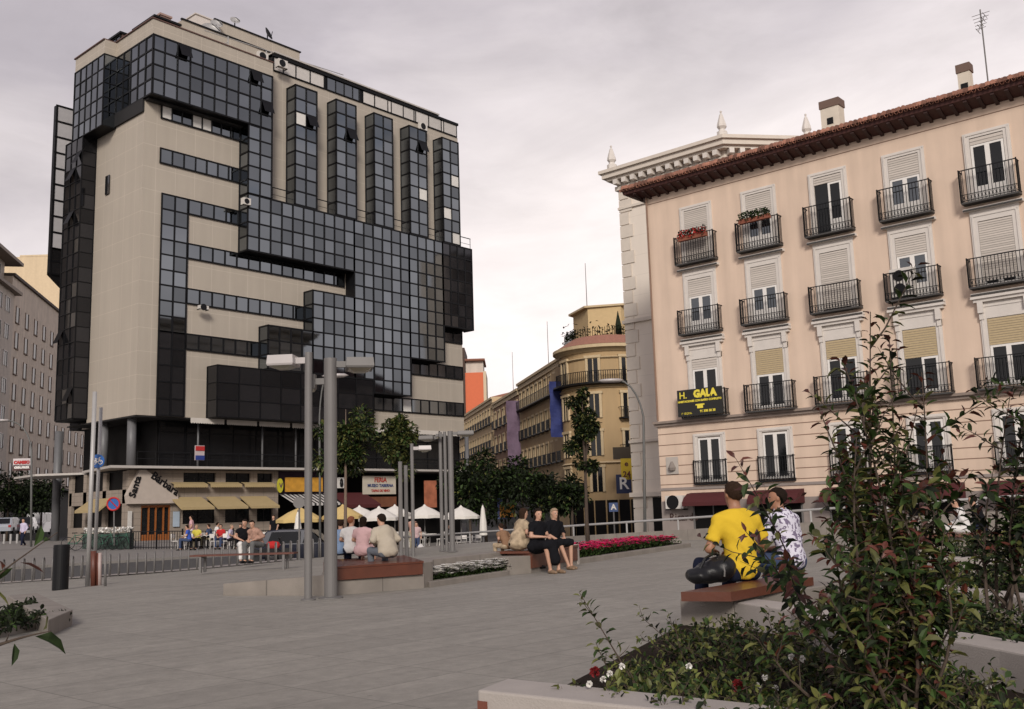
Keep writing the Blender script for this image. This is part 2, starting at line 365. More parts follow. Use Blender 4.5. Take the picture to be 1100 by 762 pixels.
b_ = MB(); b_.box(32.4, 32.56, 62.0, 66.0, 29.4, ZR(4)-.05); b_.box(32.56, 40.15, 61.5, 61.95, 30.2, ZR(4)-.04); part(b_, 'soffit', SOFFIT)
# railing over the big bay
r_ = MB(); r_.tube([(42.4, 60.95, 25.95), (63.9, 60.95, 25.95)], .04, 6)
for i in range(12): r_.tube([(42.4+i*1.95, 60.95, 24.9), (42.4+i*1.95, 60.95, 25.95)], .03, 5)
for i in range(5): r_.tube([(42.4+i*.2, 60.95, 25.4), (63.9, 60.95, 25.4)], .02, 4) if i == 0 else None
part(r_, 'terrace_railing', IRON)
r_ = MB(); r_.tube([(37, 61.9, 37.0), (50, 61.9, 37.7)], .035, 6)
for u in (39, 42.4): r_.tube([(u, 61.9, 35.9), (u, 61.9, 37.2)], .05, 6); r_.tube([(u-1.0, 61.9, 35.9), (u, 61.9, 36.8)], .03, 5)
part(r_, 'roof_rail', LIGHTP)

# lower part: recessed gallery floor, slab, columns
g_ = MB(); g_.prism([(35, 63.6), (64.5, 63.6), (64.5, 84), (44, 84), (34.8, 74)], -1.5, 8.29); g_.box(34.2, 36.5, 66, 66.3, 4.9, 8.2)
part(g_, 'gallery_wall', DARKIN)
G, B = MB(), MB(); grid(G, B, (0, 63.5, 0), (1, 0, 0), (0, -1, 0), steps(35.1, 64.4, 15), [4.95, 5.9, 7.4, 8.2], .07)
gw = part(B, 'gallery_window', MULL); part(G, 'pane', mat('gallery glass', (.008, .008, .009), .12, spec=.25), gw)
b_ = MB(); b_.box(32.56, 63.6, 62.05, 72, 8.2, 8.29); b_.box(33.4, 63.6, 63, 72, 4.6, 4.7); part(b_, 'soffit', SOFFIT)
sl = MB(); sl.prism([(30.3, 60.7), (64.3, 60.4), (64.3, 63.7), (33.2, 63.7), (32.6, 68.2), (32.0, 68.2)], 4.72, 4.88)
sl.prism([(30.1, 71.2), (32.4, 68.3), (33.4, 69), (33.4, 76), (30.6, 76)], 4.66, 4.80)
part(sl, 'slab', SLABW)
for (x, y, r, z0) in [(33.1, 63.5, .3, 4.88), (33.15, 67.5, .3, 4.88), (33.78, 76, .3, -.5), (37.6, 62.7, .07, 4.88), (42.9, 62.7, .07, 4.88), (45.9, 62.7, .07, 4.88), (48.9, 62.7, .07, 4.88), (52, 62.7, .07, 4.88), (64.3, 62.4, .18, -1.4)]:
    m_ = MB(); m_.lathe([(r, z0), (r, 8.28)], (x, y, 0), 20); part(m_, 'column', mat('grey column', (.12, .12, .125), .5), smooth_=True)
r_ = MB()
for z in (5.35, 5.8): r_.tube([(32.2, 61.0, z), (64, 60.8, z)], .022, 5)
for i in range(26): r_.tube([(32.2+i*1.27, 60.95, 4.88), (32.2+i*1.27, 60.95, 5.8)], .02, 4)
part(r_, 'gallery_railing', IRON)
def valance(u0, u1, y, z, m, name='awning', h=.32, n=14, z2=None, d=.0, parent=A):
    mb = MB(); z2 = z if z2 is None else z2
    for k in range(n):
        a, b = u0+(u1-u0)*k/n, u0+(u1-u0)*(k+1)/n
        mb.add([(a, y-d, z), (b, y-d, z), (b, y-d, z-h), ((a+b)/2, y-d, z-h-.07), (a, y-d, z-h), (a, y, z2), (b, y, z2), (a, y-d+.03, z-h), (b, y-d+.03, z-h)], [(0, 4, 3, 2, 1), (0, 1, 6, 5), (4, 7, 8, 2)])
    return part(mb, name, m, parent)
for (a, b) in [(36.45, 39.1), (39.3, 41.8), (42, 44.7), (44.9, 47.5), (47.7, 50.3), (52.6, 55), (55.2, 57.6), (57.8, 60.2), (60.4, 63)]:
    valance(a, b, 61.9, 8.28, BLIND if False else mat('cream canvas', (.55, .51, .46), .8), d=.12, z2=8.3)
# restaurant at ground level
COUR = mat('beige stone blocks', (.26, .215, .175), .85, var=.12, scale=1.5, bump=.15, seams=(.9, .42, .03, -.35), stain=.1)
w = MB()
w.box(32.0, 32.9, 61.6, 61.9, -.6, 4.66); w.box(35.0, 43.55, 61.6, 61.9, -.6, 1.05)
for a, b in [(35.0, 35.9), (38.4, 39.15), (41.2, 41.75), (43.1, 43.55)]: w.box(a, b, 61.6, 61.9, 1.05, 4.66)
w.box(35.0, 43.55, 61.62, 61.9, 2.6, 3.75); w.box(35, 43.55, 61.63, 61.9, 4.5, 4.66); w.box(32.9, 35, 61.61, 61.9, 2.35, 4.66)
w.box(32.0, 32.2, 61.9, 70, -.6, 1.0); w.box(32.0, 32.2, 61.9, 70, 2.5, 3.4)
for y in (61.9, 64.6, 67.4, 69.6): w.box(32.0, 32.2, y, y+.5, 1.0, 4.6)
rw = part(w, 'restaurant_wall', COUR)
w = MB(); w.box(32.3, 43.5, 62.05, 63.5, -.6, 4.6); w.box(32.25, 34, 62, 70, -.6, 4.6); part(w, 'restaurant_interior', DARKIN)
for a, b in [(35.9, 38.4), (39.15, 41.2), (41.75, 43.1)]:
    for z0, z1 in [(1.05, 2.6), (3.75, 4.5)]:
        m_ = MB(); m_.box(a+.02, b-.02, 61.8, 61.86, z0+.02, z1-.02); f = MB()
        for s in (a+.02, (a+b)/2-.03, b-.08): f.box(s, s+.06, 61.76, 61.8, z0+.02, z1-.02)
        o = part(f, 'window', BLACK); part(m_, 'pane', GLASSN, o)
cp = MB()
T = frameT((0, 61.25, 0), (1, 0, 0), (0, -1, 0))
cp.add([T @ Vector(v) for v in [(31.85, .0, 2.45), (35.4, 0, 2.45), (35.3, .0, 3.1), (33.0, .0, 4.64), (32.6, .0, 4.64), (31.75, 0, 3.0)]]+[T @ Vector(v) for v in [(31.85, -.4, 2.45), (35.4, -.4, 2.45), (35.3, -.4, 3.1), (33.0, -.4, 4.64), (32.6, -.4, 4.64), (31.75, -.4, 3.0)]],
       [(0, 1, 2, 3, 4, 5)[::-1], (6, 7, 8, 9, 10, 11)]+[(i, (i+1) % 6, 6+(i+1) % 6, 6+i) for i in range(6)])
ent = part(cp, 'entrance_canopy', mat('pinkish canopy board', (.42, .36, .31), .7))
th = math.radians(-33)
text('lettering', 'Bárbara', .72, BLACK, ent, Tface(34.35, 61.2, 3.72, (math.cos(th), 0, math.sin(th)), (-math.sin(th), 0, math.cos(th))), bold=.02)
th = math.radians(74)
text('lettering', 'Santa', .66, BLACK, ent, Tface(32.25, 61.2, 3.55, (math.cos(th), 0, math.sin(th)), (-math.sin(th), 0, math.cos(th))), bold=.02)
dr = MB()
for x in (32.9, 33.45, 33.95, 34.5, 34.92): dr.box(x, x+.09, 61.66, 61.76, -.1, 2.35)
dr.box(32.9, 35, 61.67, 61.75, -.1, .45); dr.box(32.9, 35, 61.67, 61.75, 2.2, 2.35)
do = part(dr, 'door', DOORW); g2 = MB(); g2.box(32.95, 34.95, 61.77, 61.8, .4, 2.25); part(g2, 'pane', GLASSN, do)
for a, b in [(34.9, 37.45), (37.6, 40.1), (40.25, 42.7)]:
    mb = MB(); mb.add([(a, 61.5, 2.86), (b-.25, 61.5, 2.86), (b, 60.2, 2.15), (a+.1, 60.2, 2.15), (a+.1, 60.2, 1.98), (b, 60.2, 1.98), (a, 61.5, 2.8), (b-.25, 61.5, 2.8)], [(0, 1, 2, 3)[::-1], (3, 2, 5, 4)[::-1], (1, 2, 5, 7), (0, 3, 4, 6)])
    part(mb, 'awning', OCHRE)
valance(34.85, 37.4, 61.5, 3.7, OCHRE, h=.18, d=.5, z2=3.85); valance(37.6, 40.1, 61.5, 3.7, OCHRE, h=.18, d=.5, z2=3.85); valance(40.3, 42.9, 61.5, 3.7, OCHRE, h=.18, d=.5, z2=3.85)
mb = MB(); mb.add([(31.9, 63.2, 2.9), (31.9, 66.5, 2.9), (30.8, 66.5, 2.15), (30.8, 63.2, 2.15), (30.8, 63.2, 1.98), (30.8, 66.5, 1.98), (31.9, 63.2, 2.85)], [(0, 1, 2, 3)[::-1], (3, 2, 5, 4), (0, 3, 4, 6)]); part(mb, 'awning', OCHRE)
# neighbouring shops
w = MB(); w.box(43.7, 48.3, 61.75, 61.85, 2.95, 4.65); part(w, 'shop_fascia', mat('purple fascia', (.03, .012, .03), .6))
w = MB(); n = 22
for k in range(n):
    a, b = 43.7+k*.2, 43.7+(k+1)*.2; w.cur = k % 2
    w.quad((a, 61.7, 3.0), (a+.5, 60.5, 2.25), (b+.5, 60.5, 2.25), (b, 61.7, 3.0)); w.quad((a+.5, 60.5, 2.25), (a+.5, 60.5, 2.1), (b+.5, 60.5, 2.1), (b+.5, 60.5, 2.25))
tag(part(w, 'awning', [mat('white canvas', (.5, .48, .46), .8), mat('black canvas', (.02, .02, .02), .8)]), 'black and white striped awning')
mb = MB(); mb.add([(48.3, 61.5, 3.05), (51.6, 61.5, 3.05), (52.2, 60.2, 2.1), (48.5, 60.2, 2.1), (48.5, 60.2, 1.85), (52.2, 60.2, 1.85), (51.6, 61.5, 2.8)], [(0, 1, 2, 3)[::-1], (3, 2, 5, 4)[::-1], (1, 2, 5, 6)]); tag(part(mb, 'awning', REDA), 'dark red awning')
w = MB(); w.box(50.9, 55.0, 61.5, 61.6, 1.9, 2.7); part(w, 'shop_fascia', mat('brown fascia', (.16, .06, .03), .6, var=.4, scale=3))

def board(name, label, x0, x1, y, z0, z1, m, t=.08, group=None):
    mb = MB(); mb.box(x0, x1, y-t, y, z0, z1); o = mb.build(name, m); return tag(o, label, 'sign', group)
yb = board('shop_sign', 'yellow rectangular shop sign with red blots beside the restaurant', 44.0, 47.4, 61.4, 3.15, 4.2, mat('yellow sign face', (.50, .25, .03), .6, var=.45, scale=2.5))
el = MB(); el.lathe([(.26, -.04), (.26, .04)], (0, 0, 0), 20, Matrix.Translation((43.5, 61.3, 3.6)) @ Matrix.Diagonal((1, 1, 2.0, 1)) @ Matrix.Rotation(PI/2, 4, 'X')); el = el.build('oval_sign', mat('lime sign', (.45, .42, .03), .6)); tag(el, 'small oval lime yellow sign left of the yellow shop sign', 'sign')
text('lettering', 'V', .5, mat('purple letter', (.1, .02, .1), .6), el, Tface(43.5, 61.2, 3.6, (1, 0, 0)))
bs = board('silhouette_sign', 'white square sign with a black figure above the red awning', 48.75, 49.6, 61.4, 3.4, 4.22, mat('white sign face', (.6, .58, .55), .6))
sm_ = MB(); sm_.lathe([(.02, -.34), (.1, -.3), (.16, -.05), (.12, .1), (.14, .2), (.06, .3), (.02, .34)], (49.17, 61.3, 3.81), 10); sm_.build('silhouette', BLACK, bs)
bf = board('shop_sign', 'white signboard of three lines reading FERIA', 51.3, 54.75, 61.35, 2.9, 4.35, mat('cream sign face', (.50, .45, .37), .6, var=.15, scale=2))
text('lettering', 'FERIA', .52, mat('red letter', (.35, .03, .02), .6), bf, Tface(53.1, 61.25, 4.02, (1, 0, 0)), bold=.015)
text('lettering', 'MUSEO TABERNA', .34, mat('blue letter', (.03, .05, .15), .6), bf, Tface(53.1, 61.25, 3.58, (1, 0, 0)), bold=.01)
text('lettering', 'TAPAS DE VINO', .27, mat('red letter', (.35, .03, .02), .6), bf, Tface(53.1, 61.25, 3.17, (1, 0, 0)), bold=.01)
board('poster_panel', 'tall orange and pink lit poster under the slab near the lamp cluster', 58.0, 59.4, 61.4, 1.75, 4.0, mat('orange poster', (.38, .13, .07), .6, var=.7, scale=1.5))
board('notice_board', 'small pale menu board beside the restaurant door', 35.15, 35.6, 61.55, .9, 1.9, mat('pale blue notice', (.35, .42, .5), .5))
board('notice_board', 'narrow white framed menu board at the restaurant left corner', 31.95, 32.2, 61.5, .7, 2.0, mat('pale notice', (.5, .48, .45), .5))
w = board('drinks_sign', 'square red white and blue drinks sign on the gallery railing', 36.25, 36.95, 60.85, 5.3, 6.3, mat('red white sign', (.45, .38, .38), .5))
q = MB(); q.box(36.27, 36.93, 60.72, 60.765, 5.95, 6.25); q.build('red_band', mat('sign red', (.4, .02, .02), .5), w); q = MB(); q.box(36.27, 36.93, 60.72, 60.765, 5.32, 5.62); q.build('blue_band', mat('sign blue', (.02, .04, .2), .5), w)

# roof equipment
def dish(x, y, z, r, lab, dirv=(-.3, -.8, .5), m=LIGHTP):
    t = thing('satellite_dish', lab, 'satellite dish', (x, y, z))
    d = Vector(dirv).normalized(); T = Matrix.Translation((x, y, z+.9)) @ d.to_track_quat('Z', 'Y').to_matrix().to_4x4()
    a = MB(); a.lathe([(r*.05, .0), (r*.5, .06*r), (r*.8, .16*r), (r, .28*r), (r*.98, .25*r), (r*.5, .03*r), (.02, -.03)], (0, 0, 0), 20, T); a.build('reflector', m, t, smooth_=True)
    a = MB(); a.tube([T @ Vector((r*.9, 0, .25*r)), T @ Vector((0, 0, .9*r))], .03, 5); a.build('feed_arm', BLACK, t)
    a = MB(); a.tube([(x, y, z), (x, y, z+.9)], .05, 6); a.build('mast', BLACK, t)
dish(40.0, 66, 38.6, .75, 'pale satellite dish on the office roof left of the tank'); dish(40.8, 66.5, 39.6, .5, 'upright satellite dish beside the larger pale dish')
dish(43.2, 67.6, 41.2, .42, 'satellite dish in front of the pale roof tank'); dish(46.4, 67.6, 41.2, .55, 'black satellite dish right of the pale roof tank', (.4, -.7, .3), BLACK)
tk = MB(); tk.box(41.6, 43.6, 71, 73.5, 41.2, 43.4); tk.box(41.5, 43.7, 70.9, 73.6, 43.4, 43.5); tag(tk.build('lift_housing', mat('very pale render', (.55, .5, .46), .8)), 'tall pale lift housing on the office roof', 'rooftop housing')
tk = MB(); tk.lathe([(.1, 41.2), (1.2, 41.2), (1.2, 42.4), (1.0, 42.9), (.1, 43.1)], (45.3, 70.5, 0), 24); tag(tk.build('water_tank', mat('very pale render', (.55, .5, .46), .8), smooth_=False), 'round pale water tank on the office roof', 'water tank')
def aircon(loc, n, lab, group=None, sz=(.85, .32, .62), fans=1, ex=(1, 0, 0)):
    t = thing('air_conditioner', lab, 'air conditioner', loc, 0, group); T = frameT(loc, ex, n)
    b = MB(); b.box(-sz[0]/2, sz[0]/2, 0, sz[1], 0, sz[2], T); b.build('casing', mat('air conditioner white', (.55, .52, .48), .5), t)
    for k in range(fans):
        f = MB(); r = sz[0]*.34 if fans == 1 else sz[2]*.2
        c = T @ Vector((-sz[0]*.08, sz[1]+.01, sz[2]*(.5 if fans == 1 else .27+.47*k)))
        d = (T.to_3x3() @ Vector((0, 1, 0))); Q = Matrix.Translation(c) @ d.to_track_quat('Z', 'Y').to_matrix().to_4x4()
        f.lathe([(r, -.02), (r, .012)], (0, 0, 0), 16, Q); f.build('fan_grille', BLACK, t)
    b = MB(); b.box(-sz[0]/2, -sz[0]/2+.05, -.1, sz[1], -.06, 0, T); b.box(sz[0]/2-.05, sz[0]/2, -.1, sz[1], -.06, 0, T); b.build('bracket', BLACK, t)
aircon((41.6, 61.4, 35.95), (0, -1, 0), 'air conditioner on the parapet at the right end of the top glazed bay')
aircon((43.4, 61.4, 35.95), (0, -1, 0), 'dark open air conditioner at the start of the attic windows')
aircon((40.0, 61.0, 24.0), (0, -1, 0), 'air conditioner beside the left edge of the big glazed bay', sz=(.6, .4, .5))
aircon((58.6, 61.6, 35.1), (0, -1, 0), 'air conditioner above the fourth glazed tower from the left')
aircon((37.0, 61.5, 15.9), (0, -1, 0), 'small floodlit bracket unit under the middle ribbon window', sz=(.7, .3, .25))
# penthouse on the side
p = MB(); p.box(33.2, 35.5, 66.9, 70.4, 35.85, 37.15); p.box(34.2, 36, 63.9, 66.9, 35.85, 37.7); ph = part(p, 'penthouse', mat('penthouse brown', (.10, .06, .05), .6))
q = MB(); q.box(33.0, 36, 66.8, 70.6, 37.15, 37.3); q.box(34.0, 36.2, 63.7, 67.0, 37.7, 37.85); part(q, 'penthouse_roof', BLACK, ph)
G, B = MB(), MB(); grid(G, B, (33.15, 0, 0), (0, 1, 0), (-1, 0, 0), steps(67, 70.3, 5), [36.0, 37.1], .08); part(G, 'pane', GLASS, ph); part(B, 'window_frame', MULL, ph)
p = MB(); p.box(35.2, 36.0, 65, 66, 37.8, 38.9); p.box(35.1, 36.1, 64.9, 66.1, 38.7, 38.85); part(p, 'chimney', mat('pink brick', (.3, .2, .17), .8))


# ================================================================== peach apartment building (facade in the plane x = 40)
XF = 40.
Bd = thing('apartment_building', 'peach stucco apartment block with iron balconies, white window surrounds and a clay tile eave', 'building', (46, 14, -1.2))
TF = frameT((XF, 0, 0), (0, -1, 0), (-1, 0, 0))      # local: s = -y, outward, z
def pb(mb, name, m, parent=Bd, **k): return mb.build(name, m, parent, **k)
CV = [23.38, 20.12, 16.84, 13.6, 10.38, 7.15, 3.95, .7]
w = MB(); w.box(XF, 52, -3, 26.14, -1.6, 16.6); pb(w, 'wall', PEACH)
w = MB()
for z in (4.63, 4.12, 3.62, 3.14, 2.72, 2.27):
    w.box(XF-.004, XF+.05, -3, 26.15, z-.02, z+.02); w.box(XF, 41, 26.14, 26.146, z-.02, z+.02)
w.box(XF-.006, XF+.05, -3, 26.15, 15.93, 15.97)
pb(w, 'groove', PEACHG)
w = MB(); w.box(XF-.22, XF+.1, -3, 26.3, 5.13, 5.24); w.box(XF-.12, XF+.1, -3, 26.25, 5.0, 5.13); pb(w, 'string_course', mat('stained grey moulding', (.24, .19, .16), .85, var=.3, stain=.2))
w = MB(); w.box(XF-.05, XF+.1, -3, 26.2, 2.0, 2.12); w.box(XF-.012, XF, -3, 26.15, -1.4, 1.5); pb(w, 'plinth', mat('grey plinth', (.26, .22, .20), .85))
# eave and roof
EZ0, EZ1 = 16.50, 16.76
w = MB()
w.add([(XF, -3, 16.3), (XF, 26.2, 16.3), (39.25, 26.95, EZ0), (39.25, -3, EZ0), (39.2, -3, EZ1), (39.2, 27.0, EZ1), (XF, 26.2, EZ1+.05), (XF, -3, EZ1+.05)], [(0, 1, 2, 3), (3, 2, 5, 4), (4, 5, 6, 7)])
w.add([(XF, 26.2, 16.3), (50, 26.2, 16.3), (50, 26.95, EZ0), (39.25, 26.95, EZ0), (39.2, 27.0, EZ1), (50, 27, EZ1)], [(0, 1, 2, 3), (3, 2, 5, 4)])
ev = pb(w, 'eave', EAVE)
w = MB()
for i in range(60):
    w = MB(); y = 26.4-i*.5; w.add([(39.3, y, 16.42), (39.3, y-.14, 16.42), (39.98, y-.14, 16.2), (39.98, y, 16.2), (39.3, y, 16.6), (39.3, y-.14, 16.6), (39.98, y-.14, 16.5), (39.98, y, 16.5)], [(0, 1, 2, 3), (0, 4, 5, 1), (0, 3, 7, 4), (1, 5, 6, 2)])
    pb(w, 'eave_bracket', mat('dark bracket', (.035, .012, .01), .7), ev)
w = MB(); w.add([(39.2, -3, 16.765), (39.2, 27, 16.765), (46, 20.5, 19.2), (46, -3, 19.2), (52.8, 27, 16.62), (52.8, -3, 16.62)], [(0, 1, 2, 3), (1, 4, 2), (3, 2, 4, 5)]); rf = pb(w, 'roof', ROOFT)
w = MB()
for i in range(150):
    y = 26.9-i*.2+rg.uniform(-.02, .02)
    for j in range(5):
        if j == 0:
            o_ = len(w.v)
            for k in range(6): a = PI*k/5; w.v += [(39.08, y+.1+.085*math.cos(a), 16.78-.16*math.sin(a)), (39.5, y+.1+.085*math.cos(a), 16.86-.16*math.sin(a))]
            fs_ = [(o_+2*k, o_+2*k+1, o_+2*k+3, o_+2*k+2) for k in range(5)]; w.f += fs_; w.mi += [0]*5
        s0, s1 = j*.5-.08, j*.5+.46; L0 = (39.2+s0, 16.76+s0*.383+.06+rg.uniform(-.015, .025)); L1 = (39.2+s1, 16.76+s1*.383+.03)
        vs = []
        for (x, z), r in ((L0, .105), (L1, .08)):
            for k in range(6): a = PI*k/5; vs.append((x, y+r*math.cos(a), z-.05+r*1.7*math.sin(a)))
        w.add(vs, [(k, k+1, k+7, k+6) for k in range(5)]+[(0, 1, 2, 3, 4, 5)])
pb(w, 'roof_tiles', ROOFT, rf)
def chimney(x, y, z0, z1, sx, sy, capm):
    a = MB(); a.box(x-sx, x+sx, y-sy, y+sy, z0, z1); o = pb(a, 'chimney', mat('pale chimney render', (.6, .54, .45), .8, stain=.15), rf)
    a = MB(); a.box(x-sx-.04, x+sx+.04, y-sy-.04, y+sy+.04, z1-.3, z1+.05); pb(a, 'chimney_cap', capm, o)
    a = MB(); a.box(x-sx-.02, x-sx, y-.14, y+.14, z1-1.1, z1-.8); pb(a, 'vent', BLACK, o)
chimney(41.5, 17.0, 17.0, 18.95, .3, .42, mat('brown cap', (.14, .09, .07), .8)); chimney(41.8, 11.4, 17.0, 18.9, .2, .24, mat('brown cap', (.14, .09, .07), .8))
# windows
def win_unit(v, row):
    s = -v; T = TF @ Matrix.Translation((s, 0, 0))
    zt, hw, zf = {5: (15.14, .62, 12.62), 4: (11.78, .62, 9.25), 3: (7.98, .66, 5.4), 2: (4.37, .6, 2.3)}[row]
    sur = MB()
    fw, ft = {5: (.86, 15.36), 4: (.88, 12.1), 3: (.9, 8.55), 2: (.83, 4.53)}[row]
    sur.box(-fw, -hw, -.02, .07, zf, ft, T); sur.box(hw, fw, -.02, .07, zf, ft, T); sur.box(-hw, hw, -.02, .07, zt, ft, T)
    sur.box(-fw+.06, -fw+.12, .07, .1, zf, ft-.06, T); sur.box(fw-.12, fw-.06, .07, .1, zf, ft-.06, T); sur.box(-fw+.06, fw-.06, .068, .098, ft-.12, ft-.06, T)
    if row == 4: sur.box(-fw-.02, fw+.02, -.02, .05, 12.1, 12.36, T)
    if row == 3:
        sur.box(-1.12, 1.12, -.02, .28, 8.74, 8.84, T); sur.box(-1.05, 1.05, -.02, .2, 8.62, 8.74, T); sur.box(-.9, .9, -.02, .06, 8.5, 8.63, T)
        for q in (-.82, .82): sur.box(q-.1, q+.1, -.02, .2, 8.2, 8.62, T); sur.box(q-.08, q+.08, -.02, .13, 7.95, 8.2, T)
    pb(sur, 'window_surround', WHITE)
    # recess: dark reveal, door leaves, panes, shutter
    rec = MB(); rec.box(-hw, hw, .0, .012, zf, zt, T)
    wn = pb(rec, 'window', mat('window reveal', (.30, .26, .23), .8) if row != 3 or rg.random() < .3 else WHITE)
    shade = {5: [1.0, .42, .12, .35, .1, .3, .5, .2], 4: [.32, .38, 1.0, .3, .95, .5, .2, 1.0], 3: [.17, .42, .3, .45, .4, .2, .5, .4], 2: [0, 0, 0, 0, 0, 0, 0, 0]}[row][CV.index(v)]
    opn = (row, CV.index(v)) in ((5, 2), (3, 3)); H_ = zt-zf; zs_ = zt-.06-shade*(H_-.1)
    lf = MB(); pn = MB()
    if shade < .99:
        for a, b in ((-hw+.02, -.0), (0, hw-.02)):
            if opn and a < -.1: pn.box(a, b, .014, .02, zf, zs_, T); continue
            lf.box(a, a+.09, .015, .05, zf, zs_, T); lf.box(b-.09, b, .015, .05, zf, zs_, T); lf.box(a+.09, b-.09, .015, .05, zf, zf+(.55 if row in (5, 4) else .12), T); lf.box(a+.09, b-.09, .015, .05, zs_-.08, zs_, T)
            pn.box(a+.085, b-.085, .014, .028, zf+.1, zs_-.07, T)
        pb(lf, 'casement', WHITE2, wn); pb(pn, 'pane', GLASSN if row in (3, 2) or opn or v in (10.38,) else mat('sky glass', (.11, .12, .13), .06, .9, island=.3), wn)
    if shade > .02:
        sh = MB(); n = max(2, int(shade*H_/.09))
        for k in range(n):
            a = zt-.03-(zt-.03-zs_)*k/n; b = zt-.03-(zt-.03-zs_)*(k+1)/n
            sh.add([T @ Vector(q) for q in [(-hw+.01, .05, a), (hw-.01, .05, a), (hw-.01, .065, b+.012), (-hw+.01, .065, b+.012)]], [(0, 3, 2, 1)])
        if row == 3 and shade > .25: pb(sh, 'reed_blind', REED, wn)
        else: pb(sh, 'roller_shutter', SHUT, wn)
    # balcony
    bw, zr, dp, zs0 = {5: (1.04, 13.84, .42, 12.55), 4: (1.07, 10.32, .42, 9.2), 3: (1.14, 6.47, .42, 5.3), 2: (.83, 3.3, .16, 2.26)}[row]
    sl = MB(); sl.box(-bw, bw, -.01, dp, zs0-.07, zs0, T)
    if row in (5, 4):
        sl.box(-bw-.02, bw+.02, -.01, dp*.6, zs0-.32, zs0-.26, T)
    ba = pb(sl, 'balcony', GRILL if row != 2 else IRON)
    if row in (5, 4):
        ml = MB(); ml.box(-bw-.04, bw+.04, -.01, .2, zs0-.33, zs0-.22, T); pb(ml, 'moulding', WHITE, ba)
    r = MB(); nb = int(2*bw/.125); e = .022 if row != 2 else .018
    for k in range(nb+1):
        q = -bw+2*bw*k/nb; r.box(q-e*.5, q+e*.5, dp-e, dp, zs0, zr, T)
    for q in (-bw, bw): r.box(q-.022, q+.022, dp-.04, dp, zs0-.02, zr+.03, T)
    if dp > .3:
        for q in (-bw, bw):
            for k in range(1, 4): y_ = dp*k/4; r.box(q-.01, q+.01, y_-.01, y_+.01, zs0, zr, T)
    for z, h in ((zr, .035), (zs0+.06, .025)):
        r.box(-bw, bw, dp-.035, dp+.005, z-h, z, T); r.box(-bw-.01, -bw+.025, 0, dp, z-h, z, T); r.box(bw-.025, bw+.01, 0, dp, z-h, z, T)
    # scroll frieze at the foot of the railing
    hh = .22 if row != 2 else .25
    for k in range(nb):
        q = -bw+2*bw*(k+.5)/nb
        r.tube([T @ Vector((q+.05*math.cos(a), dp-.01, zs0+.06+hh*.5+hh*.42*math.sin(a))) for a in [PI*j/3 for j in range(7)]], .009, 4, cap=False)
    r.box(-bw, bw, dp-.02, dp, zs0+hh+.06, zs0+hh+.085, T)
    pb(r, 'railing', IRON, ba)
    return ba
for v in CV:
    for row in (5, 4, 3, 2): win_unit(v, row)
# shop fronts with red awnings
for i, v in enumerate(CV):
    T = TF @ Matrix.Translation((-v, 0, 0))
    a = MB(); a.box(-1.0, 1.0, .0, .02, -1.3, 1.4, T); o = pb(a, 'shop_window', DARKIN); 
    a = MB(); a.box(-1.05, -.97, 0, .05, -1.3, 1.45, T); a.box(.97, 1.05, 0, .05, -1.3, 1.45, T); a.box(-.03, .03, 0, .04, -1.3, 1.4, T); pb(a, 'frame', GALV, o)
    if i == 6: continue
    a = MB(); P = []
    nx_ = 10
    prof = [(0, 1.85), (.35, 1.8), (.65, 1.62), (.8, 1.42), (.82, 1.25)]
    a.add([T @ Vector((s_, y_, z_)) for y_, z_ in prof for s_ in (-1.15, 1.15)]+[T @ Vector((s_, 0, 1.25)) for s_ in (-1.15, 1.15)], [(2*k, 2*k+1, 2*k+3, 2*k+2) for k in range(4)]+[(0, 2, 4, 6, 8, 10), (1, 11, 9, 7, 5, 3)])
    pb(a, 'awning', REDA)
aircon((40, 25.2, 1.15), (-1, 0, 0), 'air conditioner low on the peach wall beside the first red awning', ex=(0, -1, 0), sz=(.95, .4, .6))
aircon((39.95, 14.0, 9.3), (-1, 0, 0), 'tall two-fan air conditioner standing inside a fourth floor balcony', ex=(0, -1, 0), sz=(.9, .32, 1.15), fans=2)
text('lettering', 'Ricardo', .5, mat('brown letter', (.05, .02, .015), .7), Bd, Tface(39.97, 24.95, .75, (0, -1, 0)))
pq = MB(); pq.box(39.95, 40, 25.1, 25.75, 2.75, 3.55); pq = tag(pq.build('wall_plaque', mat('grey tile plaque', (.42, .38, .34), .6)), 'square pale plaque with a dark emblem low on the peach wall', 'plaque')
q = MB(); q.lathe([(.02, -.2), (.17, -.18), (.2, -.05), (.12, .1), (.05, .24)], (39.94, 25.42, 3.1), 10); q.build('emblem', mat('plaque emblem', (.2, .17, .15), .6), pq)
# H. GALA sign on the first balcony of the third row
sg = MB(); sg.box(39.44, 39.5, 22.28, 24.62, 5.32, 6.55); sg = tag(sg.build('hostel_sign', mat('sign black', (.008, .008, .006), .4)), 'black banner with yellow letters reading H. GALA hung on a balcony', 'sign')
YL = mat('sign yellow', (.75, .62, .06), .5)
tx = lambda s, sz, y, z, b=.0, m=YL: text('lettering', s, sz, m, sg, Tface(39.43, y, z, (0, -1, 0)), depth=.004, bold=b)
tx('H.', .44, 24.3, 6.28, .004); tx('GALA', .46, 23.15, 6.30, .03)
tx('HABITACIONES CON BAÑO COMPLETO', .125, 23.45, 6.0, .006); tx('1º IZQDA.', .13, 24.15, 5.45); tx('91 308 58 38', .15, 23.05, 5.5, .006)
q = MB(); q.box(39.425, 39.435, 23.28, 23.58, 5.64, 5.78); q.box(39.425, 39.435, 23.2, 23.66, 5.78, 5.84); q.build('telephone_symbol', YL, sg)
